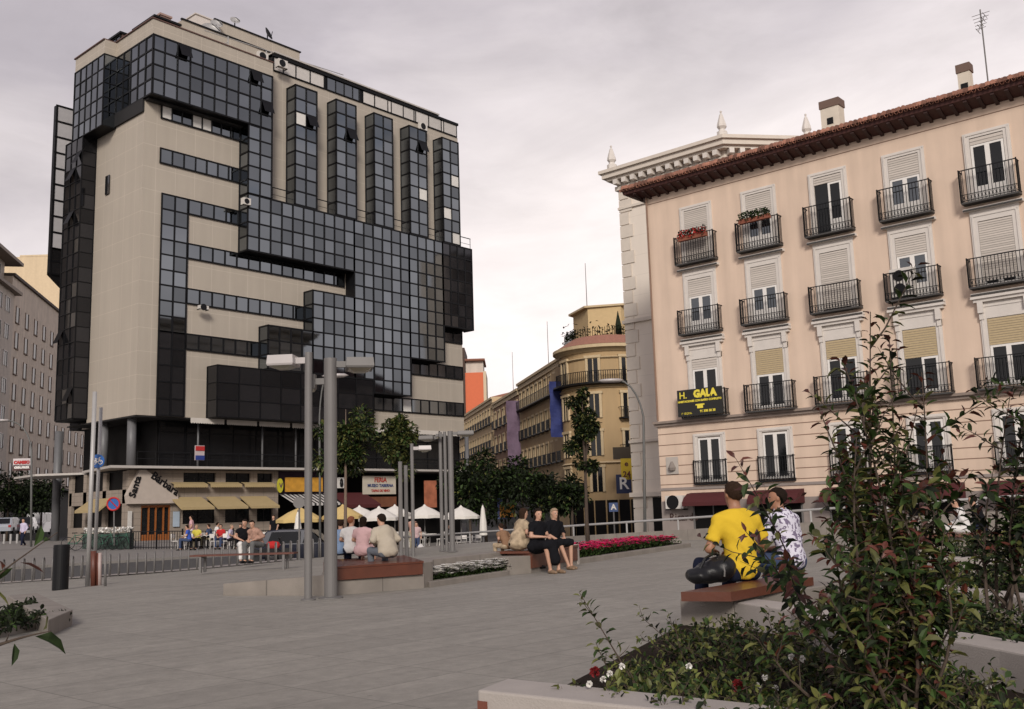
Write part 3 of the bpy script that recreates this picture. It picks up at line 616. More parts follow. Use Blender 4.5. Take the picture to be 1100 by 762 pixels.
# flower boxes
def flowerbox(v, z, m, lab, w_=.75):
    t = thing('flower_box', lab, 'flower box', (39.45, v, z))
    a = MB(); a.box(39.34, 39.54, v-w_, v+w_, z, z+.2); a.build('trough', mat('terracotta trough', (.22, .07, .04), .8), t)
    a = MB(); rr = random.Random(int(v*10))
    for k in range(420):
        p = Vector((39.42+rr.uniform(-.16, .12), v+rr.uniform(-w_, w_), z+.2+rr.uniform(-.12, .28))); a.cur = 0 if rr.random() < .55 else 1
        a.leaf(p, Vector((rr.uniform(-1, 1), rr.uniform(-1, 1), rr.uniform(-.4, 1))), Vector((rr.random(), rr.random(), 1)), .1, .07)
    a.build('foliage', [LEAFD, m], t)
flowerbox(23.3, 13.55, mat('red petal', (.4, .02, .015), .6, island=.3), 'red flowers along the rail of the top left balcony')
flowerbox(20.1, 13.7, LEAF, 'green leafy box on the rail of the second top balcony')
# television aerial
t = thing('television_aerial', 'tall roof aerial at the right end of the clay tile roof', 'aerial', (42, 10.6, 18))
a = MB(); a.tube([(42, 10.6, 18), (42, 10.6, 21.2)], .03, 5); a.build('mast', GALV, t)
a = MB(); a.tube([(42, 10.45, 20.9), (42, 10.75, 20.3)], .015, 4)
for k in range(5): a.tube([(41.7, 10.45+.08*k, 20.9-.15*k), (42.3, 10.45+.08*k, 20.9-.15*k)], .012, 4); a.tube([(42, 10.25+.05*k, 21-.15*k), (42, 10.95-.03*k, 21-.15*k)], .012, 4)
a.build('antenna', GALV, t)
dp_ = MB(); dp_.tube([(39.9, 26.05, 16.3), (39.9, 26.05, 5.3)], .05, 6); pb(dp_, 'drain_pipe', PEACHG)

# ================================================================== pale limestone building behind it
Wb = thing('corniced_building', 'pale limestone building with dentil cornice and obelisk finials behind the peach block', 'building', (52, 28, -1.2))
poly = [(48, 33.2), (48, 26.0), (55.5, 19.6), (66, 24), (66, 33.2)]
w = MB(); w.prism(poly, -1.5, 20.2); Wb_w = w.build('wall', WHITEB, Wb)
w = MB()
for k in range(27): z = -1.2+k*.8; w.box(47.94, 48.5, 32.35 if k % 2 else 32.6, 33.26, z+.03, z+.77)
w.build('quoin', WHITEQ, Wb)
def offp(p, d):
    c = Vector((58, 28)); out = []
    n = len(p)
    for i in range(n):
        a, b, e = Vector(p[i-1][:2]), Vector(p[i][:2]), Vector(p[(i+1) % n][:2])
        n1 = Vector(((b-a).y, -(b-a).x)).normalized(); n2 = Vector(((e-b).y, -(e-b).x)).normalized()
        if (b-c).dot(n1) < 0: n1 = -n1
        if (b-c).dot(n2) < 0: n2 = -n2
        h = (n1+n2); h = h/(h.length_squared/2) if h.length else n1
        out.append(tuple(b+h*d))
    return out
w = MB(); w.prism(offp(poly, .12), 19.0, 19.15); w.prism(offp(poly, .2), 20.2, 20.45); w.prism(offp(poly, .75), 20.95, 21.25); w.prism(offp(poly, .55), 20.8, 20.95); w.prism(offp(poly, .9), 21.25, 21.45); w.prism(offp(poly, .1), 20.4, 20.8)
w.build('cornice', WHITEQ, Wb)
w = MB(); op = offp(poly, .2)
for a, b in ((op[0], op[1]), (op[1], op[2])):
    a, b = Vector(a), Vector(b); L_ = (b-a).length; d = (b-a)/L_; n = Vector((d.y, -d.x)); n = n if n.x < 0 or (n.y < 0 and n.x < .1) else -n
    if n.dot(Vector((58, 28))-a) > 0: n = -n
    for k in range(int(L_/.62)):
        p = a+d*(.3+k*.62); T = frameT((p.x, p.y, 0), (d.x, d.y, 0), (n.x, n.y, 0)); w = MB(); w.box(-.14, .14, -.05, .42, 20.5, 20.78, T); w.build('dentil', WHITE, Wb)
for x, y in ((47.6, 33.4), (47.7, 25.9), (51.6, 22.7)):
    a = MB(); a.lathe([(.30, 21.45), (.30, 21.8), (.2, 21.83), (.17, 21.95), (.28, 22.1), (.26, 22.25), (.1, 22.8), (.04, 22.9), (.07, 23.0), (.02, 23.06)], (x, y, 0), 8); a.build('finial', WHITE, Wb)
w = MB(); w.box(47.75, 48, 26.5, 28.6, 10.55, 10.7); w.box(47.8, 48, 26.3, 33.3, 4.95, 5.1); w.box(47.7, 48.1, 26.2, 33.35, 1.85, 2.1); w.box(47.8, 48.1, 26.3, 33.35, 12.0, 12.2)
w.build('string_course', WHITEQ, Wb)
for z in (12.3, 6.0):
    a = MB(); a.box(47.93, 48, 27.3, 28.9, z-.1, z+2.8); a.add([(47.8, 27.1, z+2.9), (47.8, 29.1, z+2.9), (47.8, 28.1, z+3.45), (48, 27.1, z+2.9), (48, 29.1, z+2.9), (48, 28.1, z+3.45)], [(0, 1, 2), (0, 2, 5, 3), (1, 4, 5, 2), (0, 3, 4, 1)])
    o = a.build('window_surround', WHITEQ, Wb); a = MB(); a.box(47.9, 47.95, 27.6, 28.6, z, z+2.5); a.build('window', GLASSN, Wb)
    a = MB()
    for k in range(12): a.box(47.3, 47.32, 27+k*.2, 27.02+k*.2, z-.1, z+.9)
    a.box(47.28, 47.34, 26.9, 29.3, z+.88, z+.94); a.box(47.28, 48, 26.9, 29.3, z-.25, z-.1); a.build('balcony', IRON, Wb)
a = MB(); a.box(47.9, 48.02, 27.2, 31.9, -1.3, 1.8); a.build('shop_window', DARKIN, Wb)
a = MB()
for y in (27.3, 27.9): a.tube([(47.8, y, -1.2), (47.8, y, 6)], .07, 6)
a.build('drain_pipe', IRON, Wb)

# ================================================================== street going away between the two blocks
DS = Vector((math.cos(math.radians(53)), math.sin(math.radians(53)), 0)); NS = Vector((-DS.y, DS.x, 0))    # NS = outward (left) of the right-hand row
O = Vector((76.65, 59.73, 0)); TS = frameT((O.x, O.y, 0), DS, NS)
def street_house(name, label, s0, s1, ztop, wallm, trimm, nb, rows, depth=14, balc=(), shop=True, T=TS, base=-1.5, wm_=.45, hh=2.1, cat='building', roofm=None, win=GLASSN, arch=False, long_balc=(), sur=True):
    c = T @ Vector(((s0+s1)/2, -depth/2, base)); t = thing(name, label, cat, c)
    a = MB(); a.box(s0, s1, -depth, 0, base, ztop, T); a.build('wall', wallm, t)
    a = MB(); a.box(s0, s1, -depth, .35, ztop, ztop+.3, T); a.box(s0, s1, 0, .18, ztop-.5, ztop-.003, T); a.build('cornice', trimm, t)
    a = MB(); a.add([T @ Vector(q) for q in [(s0, .3, ztop+.3), (s1, .3, ztop+.3), (s1, -depth/2, ztop+2.0), (s0, -depth/2, ztop+2.0), (s0, -depth, ztop+.3), (s1, -depth, ztop+.3)]], [(0, 1, 2, 3), (3, 2, 5, 4), (0, 3, 4), (1, 5, 2)]); a.build('roof', roofm or ROOFT, t)
    pit = (s1-s0)/nb
    for ri, z in enumerate(rows):
        for k in range(nb):
            s = s0+pit*(k+.5)
            f = MB()
            if sur:
                f.box(s-wm_-.14, s-wm_, 0, .1, z, z+hh+.14, T); f.box(s+wm_, s+wm_+.14, 0, .1, z, z+hh+.14, T); f.box(s-wm_-.2, s+wm_+.2, 0, .14, z+hh, z+hh+.22, T)
                f.box(s-.04, s+.04, .02, .06, z, z+hh, T)
            else: f.box(s-wm_-.05, s+wm_+.05, 0, .06, z-.1, z-.02, T)
            o = f.build('window', trimm, t); g = MB(); g.box(s-wm_, s+wm_, .005, .03, z, z+hh, T); g.build('pane', win, o)
        if ri in balc:
            for k in range(nb):
                s = s0+pit*(k+.5); b = MB(); bars(b, s-wm_-.3, s+wm_+.3, .5, z-.05, T, .16); b.build('balcony', IRON, t)
        if ri in long_balc:
            b = MB(); bars(b, s0+.4, s1-.4, .7, z-.05, T, .3); b.build('balcony', IRON, t)
    if shop:
        a = MB(); a.box(s0+.2, s1-.2, 0, .08, base, rows[-1]-1.2, T); a.build('shop_window', DARKIN, t)
    return t
def bars(b, s0, s1, d, z, T, p, h=1.0):
    b.box(s0, s1, 0, d, z-.12, z, T); b.box(s0, s1, d-.05, d, z+h-.05, z+h, T)
    n = int((s1-s0)/p)
    for k in range(n+1): q = s0+(s1-s0)*k/n; b.box(q-.02, q+.02, d-.03, d, z, z+h, T)
    for q in (s0, s1): b.box(q-.02, q+.02, 0, d, z+h-.05, z+h, T)
yh = street_house('corner_building', 'yellow ochre corner building with a rounded tower end, long balconies and a planted roof terrace', 3.5, 25.5, 16.4, OCHW, OCHT, 10, [13.3, 9.8, 6.2], balc=(1, 2), long_balc=(0,))
# rounded end
tc = Vector((80.6, 58.4)); R_ = 4.6
w = MB(); w.lathe([(R_, -1.5), (R_, 16.4)], (tc.x, tc.y, 0), 48); w.box(tc.x, 95, tc.y-R_, tc.y+R_, -1.5, 16.4); w.prism([(tc.x-3, tc.y+3), (tc.x+4, tc.y-4), (95, 62), (86, 72)], -1.5, 16.35); w.build('tower_wall', OCHW, yh, smooth_=False)
w = MB(); w.lathe([(R_+.1, 15.5), (R_+.25, 15.6), (R_+.1, 15.7)], (tc.x, tc.y, 0), 48); w.lathe([(R_+.1, 16.2), (R_+.5, 16.5), (R_+.75, 16.55), (R_+.75, 16.85), (R_, 16.9)], (tc.x, tc.y, 0), 48); w.lathe([(R_+.02, 12.6), (R_+.22, 12.7), (R_+.02, 12.8)], (tc.x, tc.y, 0), 48); w.lathe([(R_+.02, 5.4), (R_+.3, 5.5), (R_+.02, 5.65)], (tc.x, tc.y, 0), 48)
w.build('tower_cornice', OCHT, yh)
w = MB(); w.lathe([(R_+.6, 16.9), (R_-1.2, 18.0), (.1, 18.4)], (tc.x, tc.y, 0), 32); w.build('tower_roof', ROOFT, yh)
camdir = math.atan2(-tc.y, -tc.x)
for z in (13.3, 9.8, 6.2, 2.8):
    for da in (-.28, .42, -1.1):
        a_ = camdir+da; n = Vector((math.cos(a_), math.sin(a_), 0)); p = Vector((tc.x, tc.y, 0))+n*(R_-.06); T = frameT((p.x, p.y, 0), (-n.y, n.x, 0), n)
        f = MB(); f.box(-.75, -.5, 0, .2, z, z+2.5, T); f.box(.5, .75, 0, .2, z, z+2.5, T); f.box(-.85, .85, 0, .25, z+2.3, z+2.55, T); f.box(-.05, .05, 0, .17, z, z+2.3, T)
        o = f.build('window', OCHT if z < 13 else OCHT, yh); g = MB(); g.box(-.5, .5, 0, .12, z, z+2.3, T); g.build('pane', GLASSN, o)
        if z in (9.8, 6.2) and da > 0:
            b = MB(); bars(b, -.95, .95, .7, z-.05, T, .16); b.build('balcony', IRON, yh)
b = MB()
for k in range(60):
    a_ = camdir-1.2+2.4*k/59; n = Vector((math.cos(a_), math.sin(a_), 0)); p = Vector((tc.x, tc.y, 0))+n*(R_+.75); b.box(p.x-.025, p.x+.025, p.y-.025, p.y+.025, 13.2, 14.25)
b.lathe([(R_+.02, 13.0), (R_+.85, 13.05), (R_+.85, 13.2), (R_+.02, 13.2)], (tc.x, tc.y, 0), 48)
b.tube([(tc.x+(R_+.75)*math.cos(camdir-1.2+2.4*k/30), tc.y+(R_+.75)*math.sin(camdir-1.2+2.4*k/30), 14.25) for k in range(31)], .035, 5)
b.build('balcony', IRON, yh)
# set-back attic with roof terrace
w = MB(); w.prism([(tc.x-2.9, tc.y+1.5), (tc.x-1.5, tc.y-2.6), (tc.x+1.5, tc.y-3.4), (96, 56), (98, 66), (tc.x-.3, tc.y+5)], 16.5, 18.0); w.prism([(tc.x-.6, tc.y+1.6), (tc.x+1.0, tc.y-1.4), (96, 57.5), (98, 66), (tc.x+1.6, tc.y+5.2)], 18.0, 21.5); w.build('attic', mat('pale ochre attic', (.52, .38, .2), .8), yh)
w = MB(); w.prism([(tc.x-1.0, tc.y+1.7), (tc.x+1.0, tc.y-1.8), (97, 57), (98.5, 66.5), (tc.x+1.3, tc.y+5.6)], 21.5, 21.7); w.build('attic_roof', OCHT, yh)
w = MB(); rr = random.Random(5); ring = [(tc.x-.3, tc.y+5), (tc.x-2.9, tc.y+1.5), (tc.x-1.5, tc.y-2.6), (tc.x+1.5, tc.y-3.4), (94, 55)]
for a, b2 in zip(ring, ring[1:]):
    n = int(math.dist(a, b2)/.25)
    for k in range(n):
        t_ = k/n; x, y = a[0]+(b2[0]-a[0])*t_, a[1]+(b2[1]-a[1])*t_; w.box(x-.02, x+.02, y-.02, y+.02, 18.0, 19.0)
        for q in range(5): w.leaf(Vector((x+rr.uniform(-.2, .2), y+rr.uniform(-.2, .2), 18.1+rr.uniform(0, .9)*(1 if rr.random() < .9 else 2))), Vector((rr.uniform(-1, 1), rr.uniform(-1, 1), rr.uniform(-.3, 1))), Vector((0, 0, 1)), .35, .2)
w.build('terrace_planting', LEAFD, yh)
w = MB()
for dx, dy, h in ((0, -1.4, 2.6), (1.4, -2.4, 2.0)): w.lathe([(.05, 18.0), (.32, 18.4), (.3, 19.2), (.02, 18.0+h)], (tc.x-.7+dx, tc.y-.8+dy, 0), 8)
w.build('cypress', LEAFD, yh)
a = MB(); a.box(11.5, 14.5, -7, -4, 16.5, 20.6, TS); a.build('stair_housing', WHITEB, yh)
a = MB(); a.add([TS @ Vector(q) for q in [(11.2, -3.7, 20.6), (14.8, -3.7, 20.6), (14.8, -7.3, 20.6), (11.2, -7.3, 20.6), (13, -5.5, 21.6)]], [(0, 1, 4), (1, 2, 4), (2, 3, 4), (3, 0, 4), (3, 2, 1, 0)]); a.build('stair_roof', IRON, yh)
def pole_thing(name, lab, cat, pts, r, m=GALV, group=None, n=8):
    a = MB(); a.tube(pts, r, n); return tag(a.build(name, m), lab, cat, group)
p = TS @ Vector((11, -5, 0)); pole_thing('radio_mast', 'tall thin mast above the small hipped roof of the yellow building', 'mast', [(p.x, p.y, 20), (p.x, p.y, 28.5)], [.06, .03])
h2 = street_house('narrow_house', 'dark narrow house with iron balconies left of the yellow corner building', 25.6, 43, 15.9, mat('brown render', (.26, .15, .09), .85, var=.15, stain=.2), OCHT, 6, [12.6, 9.2, 5.8], balc=(0, 1, 2))
h3 = street_house('cream_house', 'cream house with rows of small balconies far down the street', 43.1, 76, 16.9, mat('warm cream render', (.52, .38, .22), .85, var=.1, stain=.15), OCHT, 14, [13.6, 10.2, 6.8, 3.4], balc=(0, 1, 2))
street_house('far_house', 'low pale house at the far end of the street', 76.1, 140, 15, CREAM, OCHT, 20, [12, 8.6, 5.2], balc=())
p = TS @ Vector((30, -5, 0)); pole_thing('radio_mast', 'tall thin mast above the dark narrow house', 'mast', [(p.x, p.y, 16), (p.x, p.y, 25.5)], [.06, .03])
p = TS @ Vector((58, -6, 0)); pole_thing('radio_mast', 'thin mast above the cream house', 'mast', [(p.x, p.y, 16), (p.x, p.y, 26)], [.06, .03])
ob = thing('orange_building', 'orange walled tall block behind the cream houses', 'building', at(509, 560, 215)*1)
q0 = at(499.5, 440, 210); q1 = at(520, 440, 210); ex = (q1-q0); ex.z = 0; W_ = ex.length; ex.normalize(); T = frameT((q0.x, q0.y, 0), ex, (ex.y, -ex.x, 0))
a = MB(); a.box(0, W_, -12, 0, 0, 30.6, T); a.build('wall', ORANGEB, ob)
a = MB(); a.box(-4, .2, -12, .3, 0, 36, T); a.build('stair_tower', mat('dark brown render', (.06, .035, .025), .8), ob)
a = MB(); a.box(.3, W_, -10, -1, 30.6, 33.2, T); a.build('roof_room', GREYST, ob); a = MB(); a.box(-1, W_+.4, -11, 0, 33.2, 33.6, T); a.build('roof_slab', mat('rust slab', (.2, .08, .05), .8), ob)
a = MB(); a.box(W_, W_+.6, -12, .2, 0, 30.8, T); a.build('pilaster', CREAM, ob)
def banner(lab, s, w_, z0, z1, m, d=1.1):
    a = MB(); N_ = 14
    T2 = TS @ Matrix.Translation((s, .3, 0))
    vs = [T2 @ Vector((.12*math.sin(k*.9+j)*.6, d*j/4+.05*math.sin(k*1.1), z0+(z1-z0)*k/N_)) for k in range(N_+1) for j in range(5)]
    vs += [v+DS*.03 for v in vs]; n = 5*(N_+1)
    fs = [(k*5+j, k*5+j+1, k*5+j+6, k*5+j+5) for k in range(N_) for j in range(4)]; fs += [tuple(i+n for i in f)[::-1] for f in fs]
    a.add(vs, fs); tag(a.build('banner', m), lab, 'banner')
banner('long blue banner hanging at the rounded corner of the yellow building', 2.6, 1, 8.4, 14.0, mat('blue banner cloth', (.018, .028, .13), .8, var=.4, scale=1.5), 1.4)
banner('long mauve banner with a red top on the yellow building\'s far end', 24.2, 1, 5.6, 14.5, mat('mauve banner cloth', (.13, .085, .13), .8, var=.5, scale=1.2), 1.6)
# signs on the rounded corner
n = Vector((math.cos(camdir-.05), math.sin(camdir-.05), 0))
def street_sign(name, lab, px, py, d, w_, h_, m, txt=None, tm=None, ts=.8, pole=None):
    c = at(px, py, d); ex = Vector((rt0.x, rt0.y, 0)); T = frameT((c.x, c.y, c.z), ex, -fw0)
    a = MB(); a.box(-w_/2, w_/2, -.06, .06, -h_/2, h_/2, T); o = tag(a.build(name, m), lab, 'sign')
    if txt:
        for i, tt in enumerate(txt if isinstance(txt, (list, tuple)) else [txt]):
            k = len(txt) if isinstance(txt, (list, tuple)) else 1
            q = c-fw0*.08+Vector((0, 0, ((k-1)/2-i)*h_/k)); text('lettering', tt, ts, tm, o, Tface(q.x, q.y, q.z, ex), bold=.02)
    if pole: b = MB(); b.tube([(c.x, c.y, pole), (c.x, c.y, c.z-h_/2)], .05, 6); b.build('post', GALV, o)
    return o
street_sign('parking_sign', 'dark blue sign with a white R on the yellow corner building', 670, 520, 90, 1.35, 1.7, mat('dark blue sign', (.012, .02, .07), .5), 'R', WHITE2, 1.5)
street_sign('shop_sign', 'yellow vertical sign above the blue R sign', 673, 504, 90, 1.0, 1.9, mat('bright yellow sign', (.6, .42, .02), .5), ['e', '24'], mat('dark red letter', (.1, .02, .01), .5), .7)
street_sign('shop_sign', 'dark signboard under the balcony above the yellow sign', 668, 487, 90, 1.6, 1.1, mat('brown sign', (.04, .025, .01), .5))
street_sign('clinic_sign', 'black projecting sign with a white figure 1 and orange foot', 621, 527, 88, 1.1, 1.3, BLACK, '1', WHITE2, 1.4)
q = street_sign('orange_sign', 'small orange sign right under the black figure 1 sign', 621, 534, 88, 1.1, .6, mat('orange sign', (.6, .25, .03), .5))
street_sign('crossing_sign', 'blue pedestrian sign by the yellow building\'s shopfronts', 659, 545, 62, .55, .55, mat('sign blue 2', (.05, .09, .22), .5), 'A', WHITE2, .45, pole=-1.3)
street_sign('street_notice', 'blue and orange lit shop display down the street', 543, 541, 80, 1.3, 2.4, mat('blue orange display', (.12, .16, .38), .5, var=.7, scale=2), 'II', WHITE2, 1.2)
street_sign('street_notice', 'orange glowing panel right under the blue street display', 545, 549, 79.5, 1.2, 1.0, mat('orange sign', (.6, .25, .03), .5))
w = MB()
for k in range(9):
    a_ = camdir-1.0+k*.25; nn = Vector((math.cos(a_), math.sin(a_), 0)); p = Vector((tc.x, tc.y, 0))+nn*(R_+.02); T = frameT((p.x, p.y, 0), (-nn.y, nn.x, 0), nn); w.box(-.5, .5, -.1, .04, -1.3, 2.0, T)
w.build('shop_window', DARKIN, yh)

# left-hand row of the avenue
OL = Vector((49.3, 125.5, 0)); TL = frameT((OL.x, OL.y, 0), DS, -NS)
lb = thing('brick_block', 'long mottled brown stone block with rows of small dark windows at the left edge', 'building', TL @ Vector((15, -8, -.6)))
a = MB(); a.box(0, 60, -16, 0, -2, 31.9, TL); a.build('wall', BRICKB, lb)
a = MB(); a.box(-.1, 60, -16, .3, 31.9, 32.25, TL); a.build('cornice', mat('dark coping', (.08, .06, .05), .8), lb)
for r in range(7):
    z = 28.4-r*3.25
    for k in range(10):
        s = 2.6+k*4.3; g = MB(); g.box(s-.62, s+.62, .0, .03, z-1.9, z, TL); fr = MB(); fr.box(s-.75, s-.62, 0, .08, z-2, z+.1, TL); fr.box(s+.62, s+.75, 0, .08, z-2, z+.1, TL); fr.box(s-.8, s+.8, 0, .12, z-2.1, z-1.95, TL)
        o = fr.build('window', mat('brown frame', (.16, .11, .085), .8), lb); g.build('pane', GLASSN, o)
a = MB(); a.box(.5, 59, 0, .3, -2, 6.2, TL); a.box(.5, 59, 0, 1.8, 6.0, 6.3, TL); a.build('shop_front', DARKIN, lb)
l2 = thing('office_block', 'grey stone block with a projecting cornice at the far left edge', 'building', TL @ Vector((-20, -8, -.6)))
a = MB(); a.box(-45, -.05, -16, .25, -2, 29.6, TL); a.box(-45, -.05, -16, -1, 29.9, 33.6, TL); a.build('wall', GREYST, l2)
a = MB(); a.box(-45, 1.2, -16, .9, 29.6, 30.0, TL); a.box(-45, 2.2, -16, .6, 33.6, 34.0, TL); a.build('cornice', mat('cornice stone', (.30, .25, .21), .8), l2)
for r in range(8):
    z = 32.9 if r == 0 else 28.6-(r-1)*3.3
    for k in range(12):
        s = -2.6-k*3.1; g = MB(); y0 = -1 if r == 0 else .25
        g.box(s-.75, s+.75, y0, y0+.03, z-1.7, z, TL); fr = MB(); fr.box(s-.9, s-.75, y0, y0+.09, z-1.8, z+.1, TL); fr.box(s+.75, s+.9, y0, y0+.09, z-1.8, z+.1, TL); fr.box(s-.04, s+.04, y0, y0+.06, z-1.7, z, TL); fr.box(s-.9, s+.9, y0, y0+.09, z, z+.12, TL)
        o = fr.build('window', WHITE, l2); g.build('pane', GLASSN, o)
c0 = at(14, 430, 172); c1 = at(75, 430, 172); ex = c1-c0; ex.z = 0; W_ = ex.length; ex.normalize(); TT = frameT((c0.x, c0.y, 0), ex, (ex.y, -ex.x, 0))
l3 = thing('cream_tower', 'tall cream blank walled building with a red topped chimney stack', 'building', TT @ Vector((W_/2, -6, -1)))
a = MB(); a.box(-6, W_, -14, 0, -2, 48.6, TT); a.box(0, W_, -.5, .05, 48.6, 48.9, TT); a.build('wall', mat('pale yellow render', (.60, .47, .31), .8, stain=.12), l3)
a = MB(); a.box(W_*.40, W_, -.1, .5, 38.5, 38.9, TT); a.box(W_*.55, W_, -.1, .5, 31, 31.4, TT); a.build('ledge', GREYST, l3)
a = MB(); a.lathe([(1.05, 48.6), (1.05, 53.2)], tuple(TT @ Vector((W_*.56, -2, 0))), 16); o = a.build('chimney', mat('pale yellow render', (.60, .47, .31), .8), l3)
a = MB(); a.lathe([(1.2, 51.6), (1.2, 52.3), (1.15, 52.3), (1.15, 52.6), (1.2, 52.6), (1.2, 53.3)], tuple(TT @ Vector((W_*.56, -2, 0))), 16); a.build('chimney_band', mat('red band', (.16, .03, .02), .8), o)

# blocks on the near side of the square, behind the viewer: seen only as reflections in the glass
for i, (x0, x1, h) in enumerate([(-10, 18, 17), (60, 98, 25), (99, 150, 28), (165, 215, 62)]):
    t = thing('terraced_house', ['narrow beige house', 'wide brown house', 'brick house with a steep roof', 'tall grey corner house'][i]+' across the square, behind the viewer', 'building', ((x0+x1)/2, -42, 0))
    a = MB(); a.box(x0, x1, -52, -42, -1, h); a.build('wall', [BRICKB, GREYST, BRICKB, BRICKB][i], t)
    a = MB(); a.add([(x0-.5, -41.5, h), (x1+.5, -41.5, h), ((x0+x1)/2+3, -47, h+6), ((x0+x1)/2-3, -47, h+6), (x0-.5, -52.5, h), (x1+.5, -52.5, h)], [(0, 1, 2, 3), (3, 2, 5, 4), (0, 3, 4), (1, 5, 2)]); a.build('roof', EAVE, t)
    for r in range(int(h/3.4)):
        for k in range(int((x1-x0)/3)):
            a = MB(); a.box(x0+1+k*3, x0+2.2+k*3, -42.02, -41.95, 1+r*3.4, 3+r*3.4); a.build('window', WHITE if (k+r) % 4 == 0 else GLASSN, t)

# ================================================================== ground
def sheet(name, poly_or_rect, zf, m, n=60, dz=0):
    x0, x1, y0, y1 = poly_or_rect; a = MB()
    xs = steps(x0, x1, n); ys = steps(y0, y1, n)
    a.v = [(x, y, zf(x, y)+dz) for y in ys for x in xs]; a.f = [(j*(n+1)+i, j*(n+1)+i+1, (j+1)*(n+1)+i+1, (j+1)*(n+1)+i) for j in range(n) for i in range(n)]; a.mi = [0]*len(a.f)
    return tag(a.build(name, m, smooth_=True), kind='structure')
sheet('road', (-60, 130, 30, 170), street_z, ASPH, 95)
far = MB(); far.quad((-1500, -1500, -1.75), (2500, -1500, -1.75), (2500, 2500, -1.75), (-1500, 2500, -1.75)); tag(far.build('ground', ASPH), kind='structure')
s2 = MB(); s2.quad((33.3, -60, -1.4), (130, -60, -1.4), (130, 30, -1.4), (33.3, 30, -1.4)); tag(s2.build('road', ASPH), kind='structure')
def walk(name, poly, dz=.12, m=SIDEW, zf=street_z, n=12):      # a raised pavement following the street
    a = MB(); (x0, y0), (x1, y1) = poly
    xs = steps(x0, x1, n); ys = steps(y0, y1, n); N = n+1
    top = [(x, y, zf(x, y)+dz) for y in ys for x in xs]; a.v = top+[(x, y, z-dz-.3) for x, y, z in top]
    a.f = [(j*N+i, j*N+i+1, (j+1)*N+i+1, (j+1)*N+i) for j in range(n) for i in range(n)]
    o = N*N
    for i in range(n): a.f += [(i, o+i, o+i+1, i+1), (n*N+i, n*N+i+1, o+n*N+i+1, o+n*N+i), (i*N, (i+1)*N, o+(i+1)*N, o+i*N), (i*N+n, o+i*N+n, o+(i+1)*N+n, (i+1)*N+n)]
    a.mi = [0]*len(a.f)
    return tag(a.build(name, m), kind='structure')
walk('pavement', ((14, 44.5), (68, 84)), n=40)
walk('pavement', ((36.2, -30), (72, 30.2)), .15, zf=lambda x, y: -1.4)
# plaza slab
BAR_Y0, XR = 34.2, 33.0
def in_edge(x): return BAR_Y0-.12*(x-14) if x > 14 else BAR_Y0
PLZ = mat('plaza granite paving', (.245, .228, .198), .7, var=.16, scale=.6, bump=.2, bscale=120, streak=.28, slabs=(1.2, .6))
a = MB(); nx, ny = 72, 72
for j in range(ny+1):
    for i in range(nx+1):
        x = -40+(XR+40)*i/nx; ym = in_edge(x) if x < 24 else in_edge(24)-(x-24)*.45; y = -40+(ym+40)*j/ny
        a.v.append((x, y, plaza_z(x, y)))
N = nx+1; a.f = [(j*N+i, j*N+i+1, (j+1)*N+i+1, (j+1)*N+i) for j in range(ny) for i in range(nx)]
o = len(a.v); a.v += [(v[0], v[1], -2.0) for v in a.v[ny*N:]]+[(a.v[j*N+nx][0], a.v[j*N+nx][1], -2.0) for j in range(ny+1)]
a.f += [(ny*N+i, ny*N+i+1, o+i+1, o+i) for i in range(nx)]; o2 = o+nx+1; a.f += [(j*N+nx, (j+1)*N+nx, o2+j+1, o2+j)[::-1] for j in range(ny)]
a.mi = [0]*len(a.f); tag(a.build('plaza_pavement', PLZ), kind='structure')
def edge_strip(name, pts, w_, z, m, t=.03):
    a = MB()
    for p, q in zip(pts, pts[1:]):
        d = Vector((q[0]-p[0], q[1]-p[1], 0)).normalized(); n_ = Vector((-d.y, d.x, 0))*w_
        a.add([(p[0], p[1], z(*p)), (q[0], q[1], z(*q)), (q[0]+n_.x, q[1]+n_.y, z(*q)), (p[0]+n_.x, p[1]+n_.y, z(*p))], [(0, 1, 2, 3)])
    return tag(a.build(name, m), kind='structure')
edge_strip('kerb_strip', [(x, in_edge(x)-.9) for x in (0, 6, 14, 19, 24)], .85, lambda x, y: plaza_z(x, y)+.02, STONEL)

# ramp wall and railing along the right edge of the square
rz = lambda y: .56+(26.8-y)*.0395
a = MB(); pts = [(33, 27), (33, 5)]
ys = steps(28, 0, 28)
for y0, y1 in zip(ys, ys[1:]):
    a.add([(32.9, y0, -2), (33.25, y0, -2), (33.25, y1, -2), (32.9, y1, -2), (32.9, y0, rz(y0)-.42), (33.25, y0, rz(y0)-.42), (33.25, y1, rz(y1)-.42), (32.9, y1, rz(y1)-.42)], [(4, 5, 6, 7)[::-1], (0, 4, 7, 3)[::-1], (1, 2, 6, 5)[::-1], (0, 1, 5, 4)])
tag(a.build('ramp_wall', STONE), 'long low granite wall under the white railing in front of the peach block', 'wall')
rl = thing('railing', 'white tubular railing along the ramp wall in front of the peach building', 'railing', (33, 20, 0))
a = MB(); a.tube([(33.05, y, rz(y)) for y in (40, 28, 14, 0)], .045, 8); a.build('handrail', LIGHTP, rl, smooth_=True)
for y in (38, 35, 32, 29, 26, 23.3, 20.9, 18.2, 15.5, 12.8, 10, 7, 4): a = MB(); a.tube([(33.05, y, rz(y)-.9), (33.05, y, rz(y))], .038, 8); a.build('post', LIGHTP, rl)

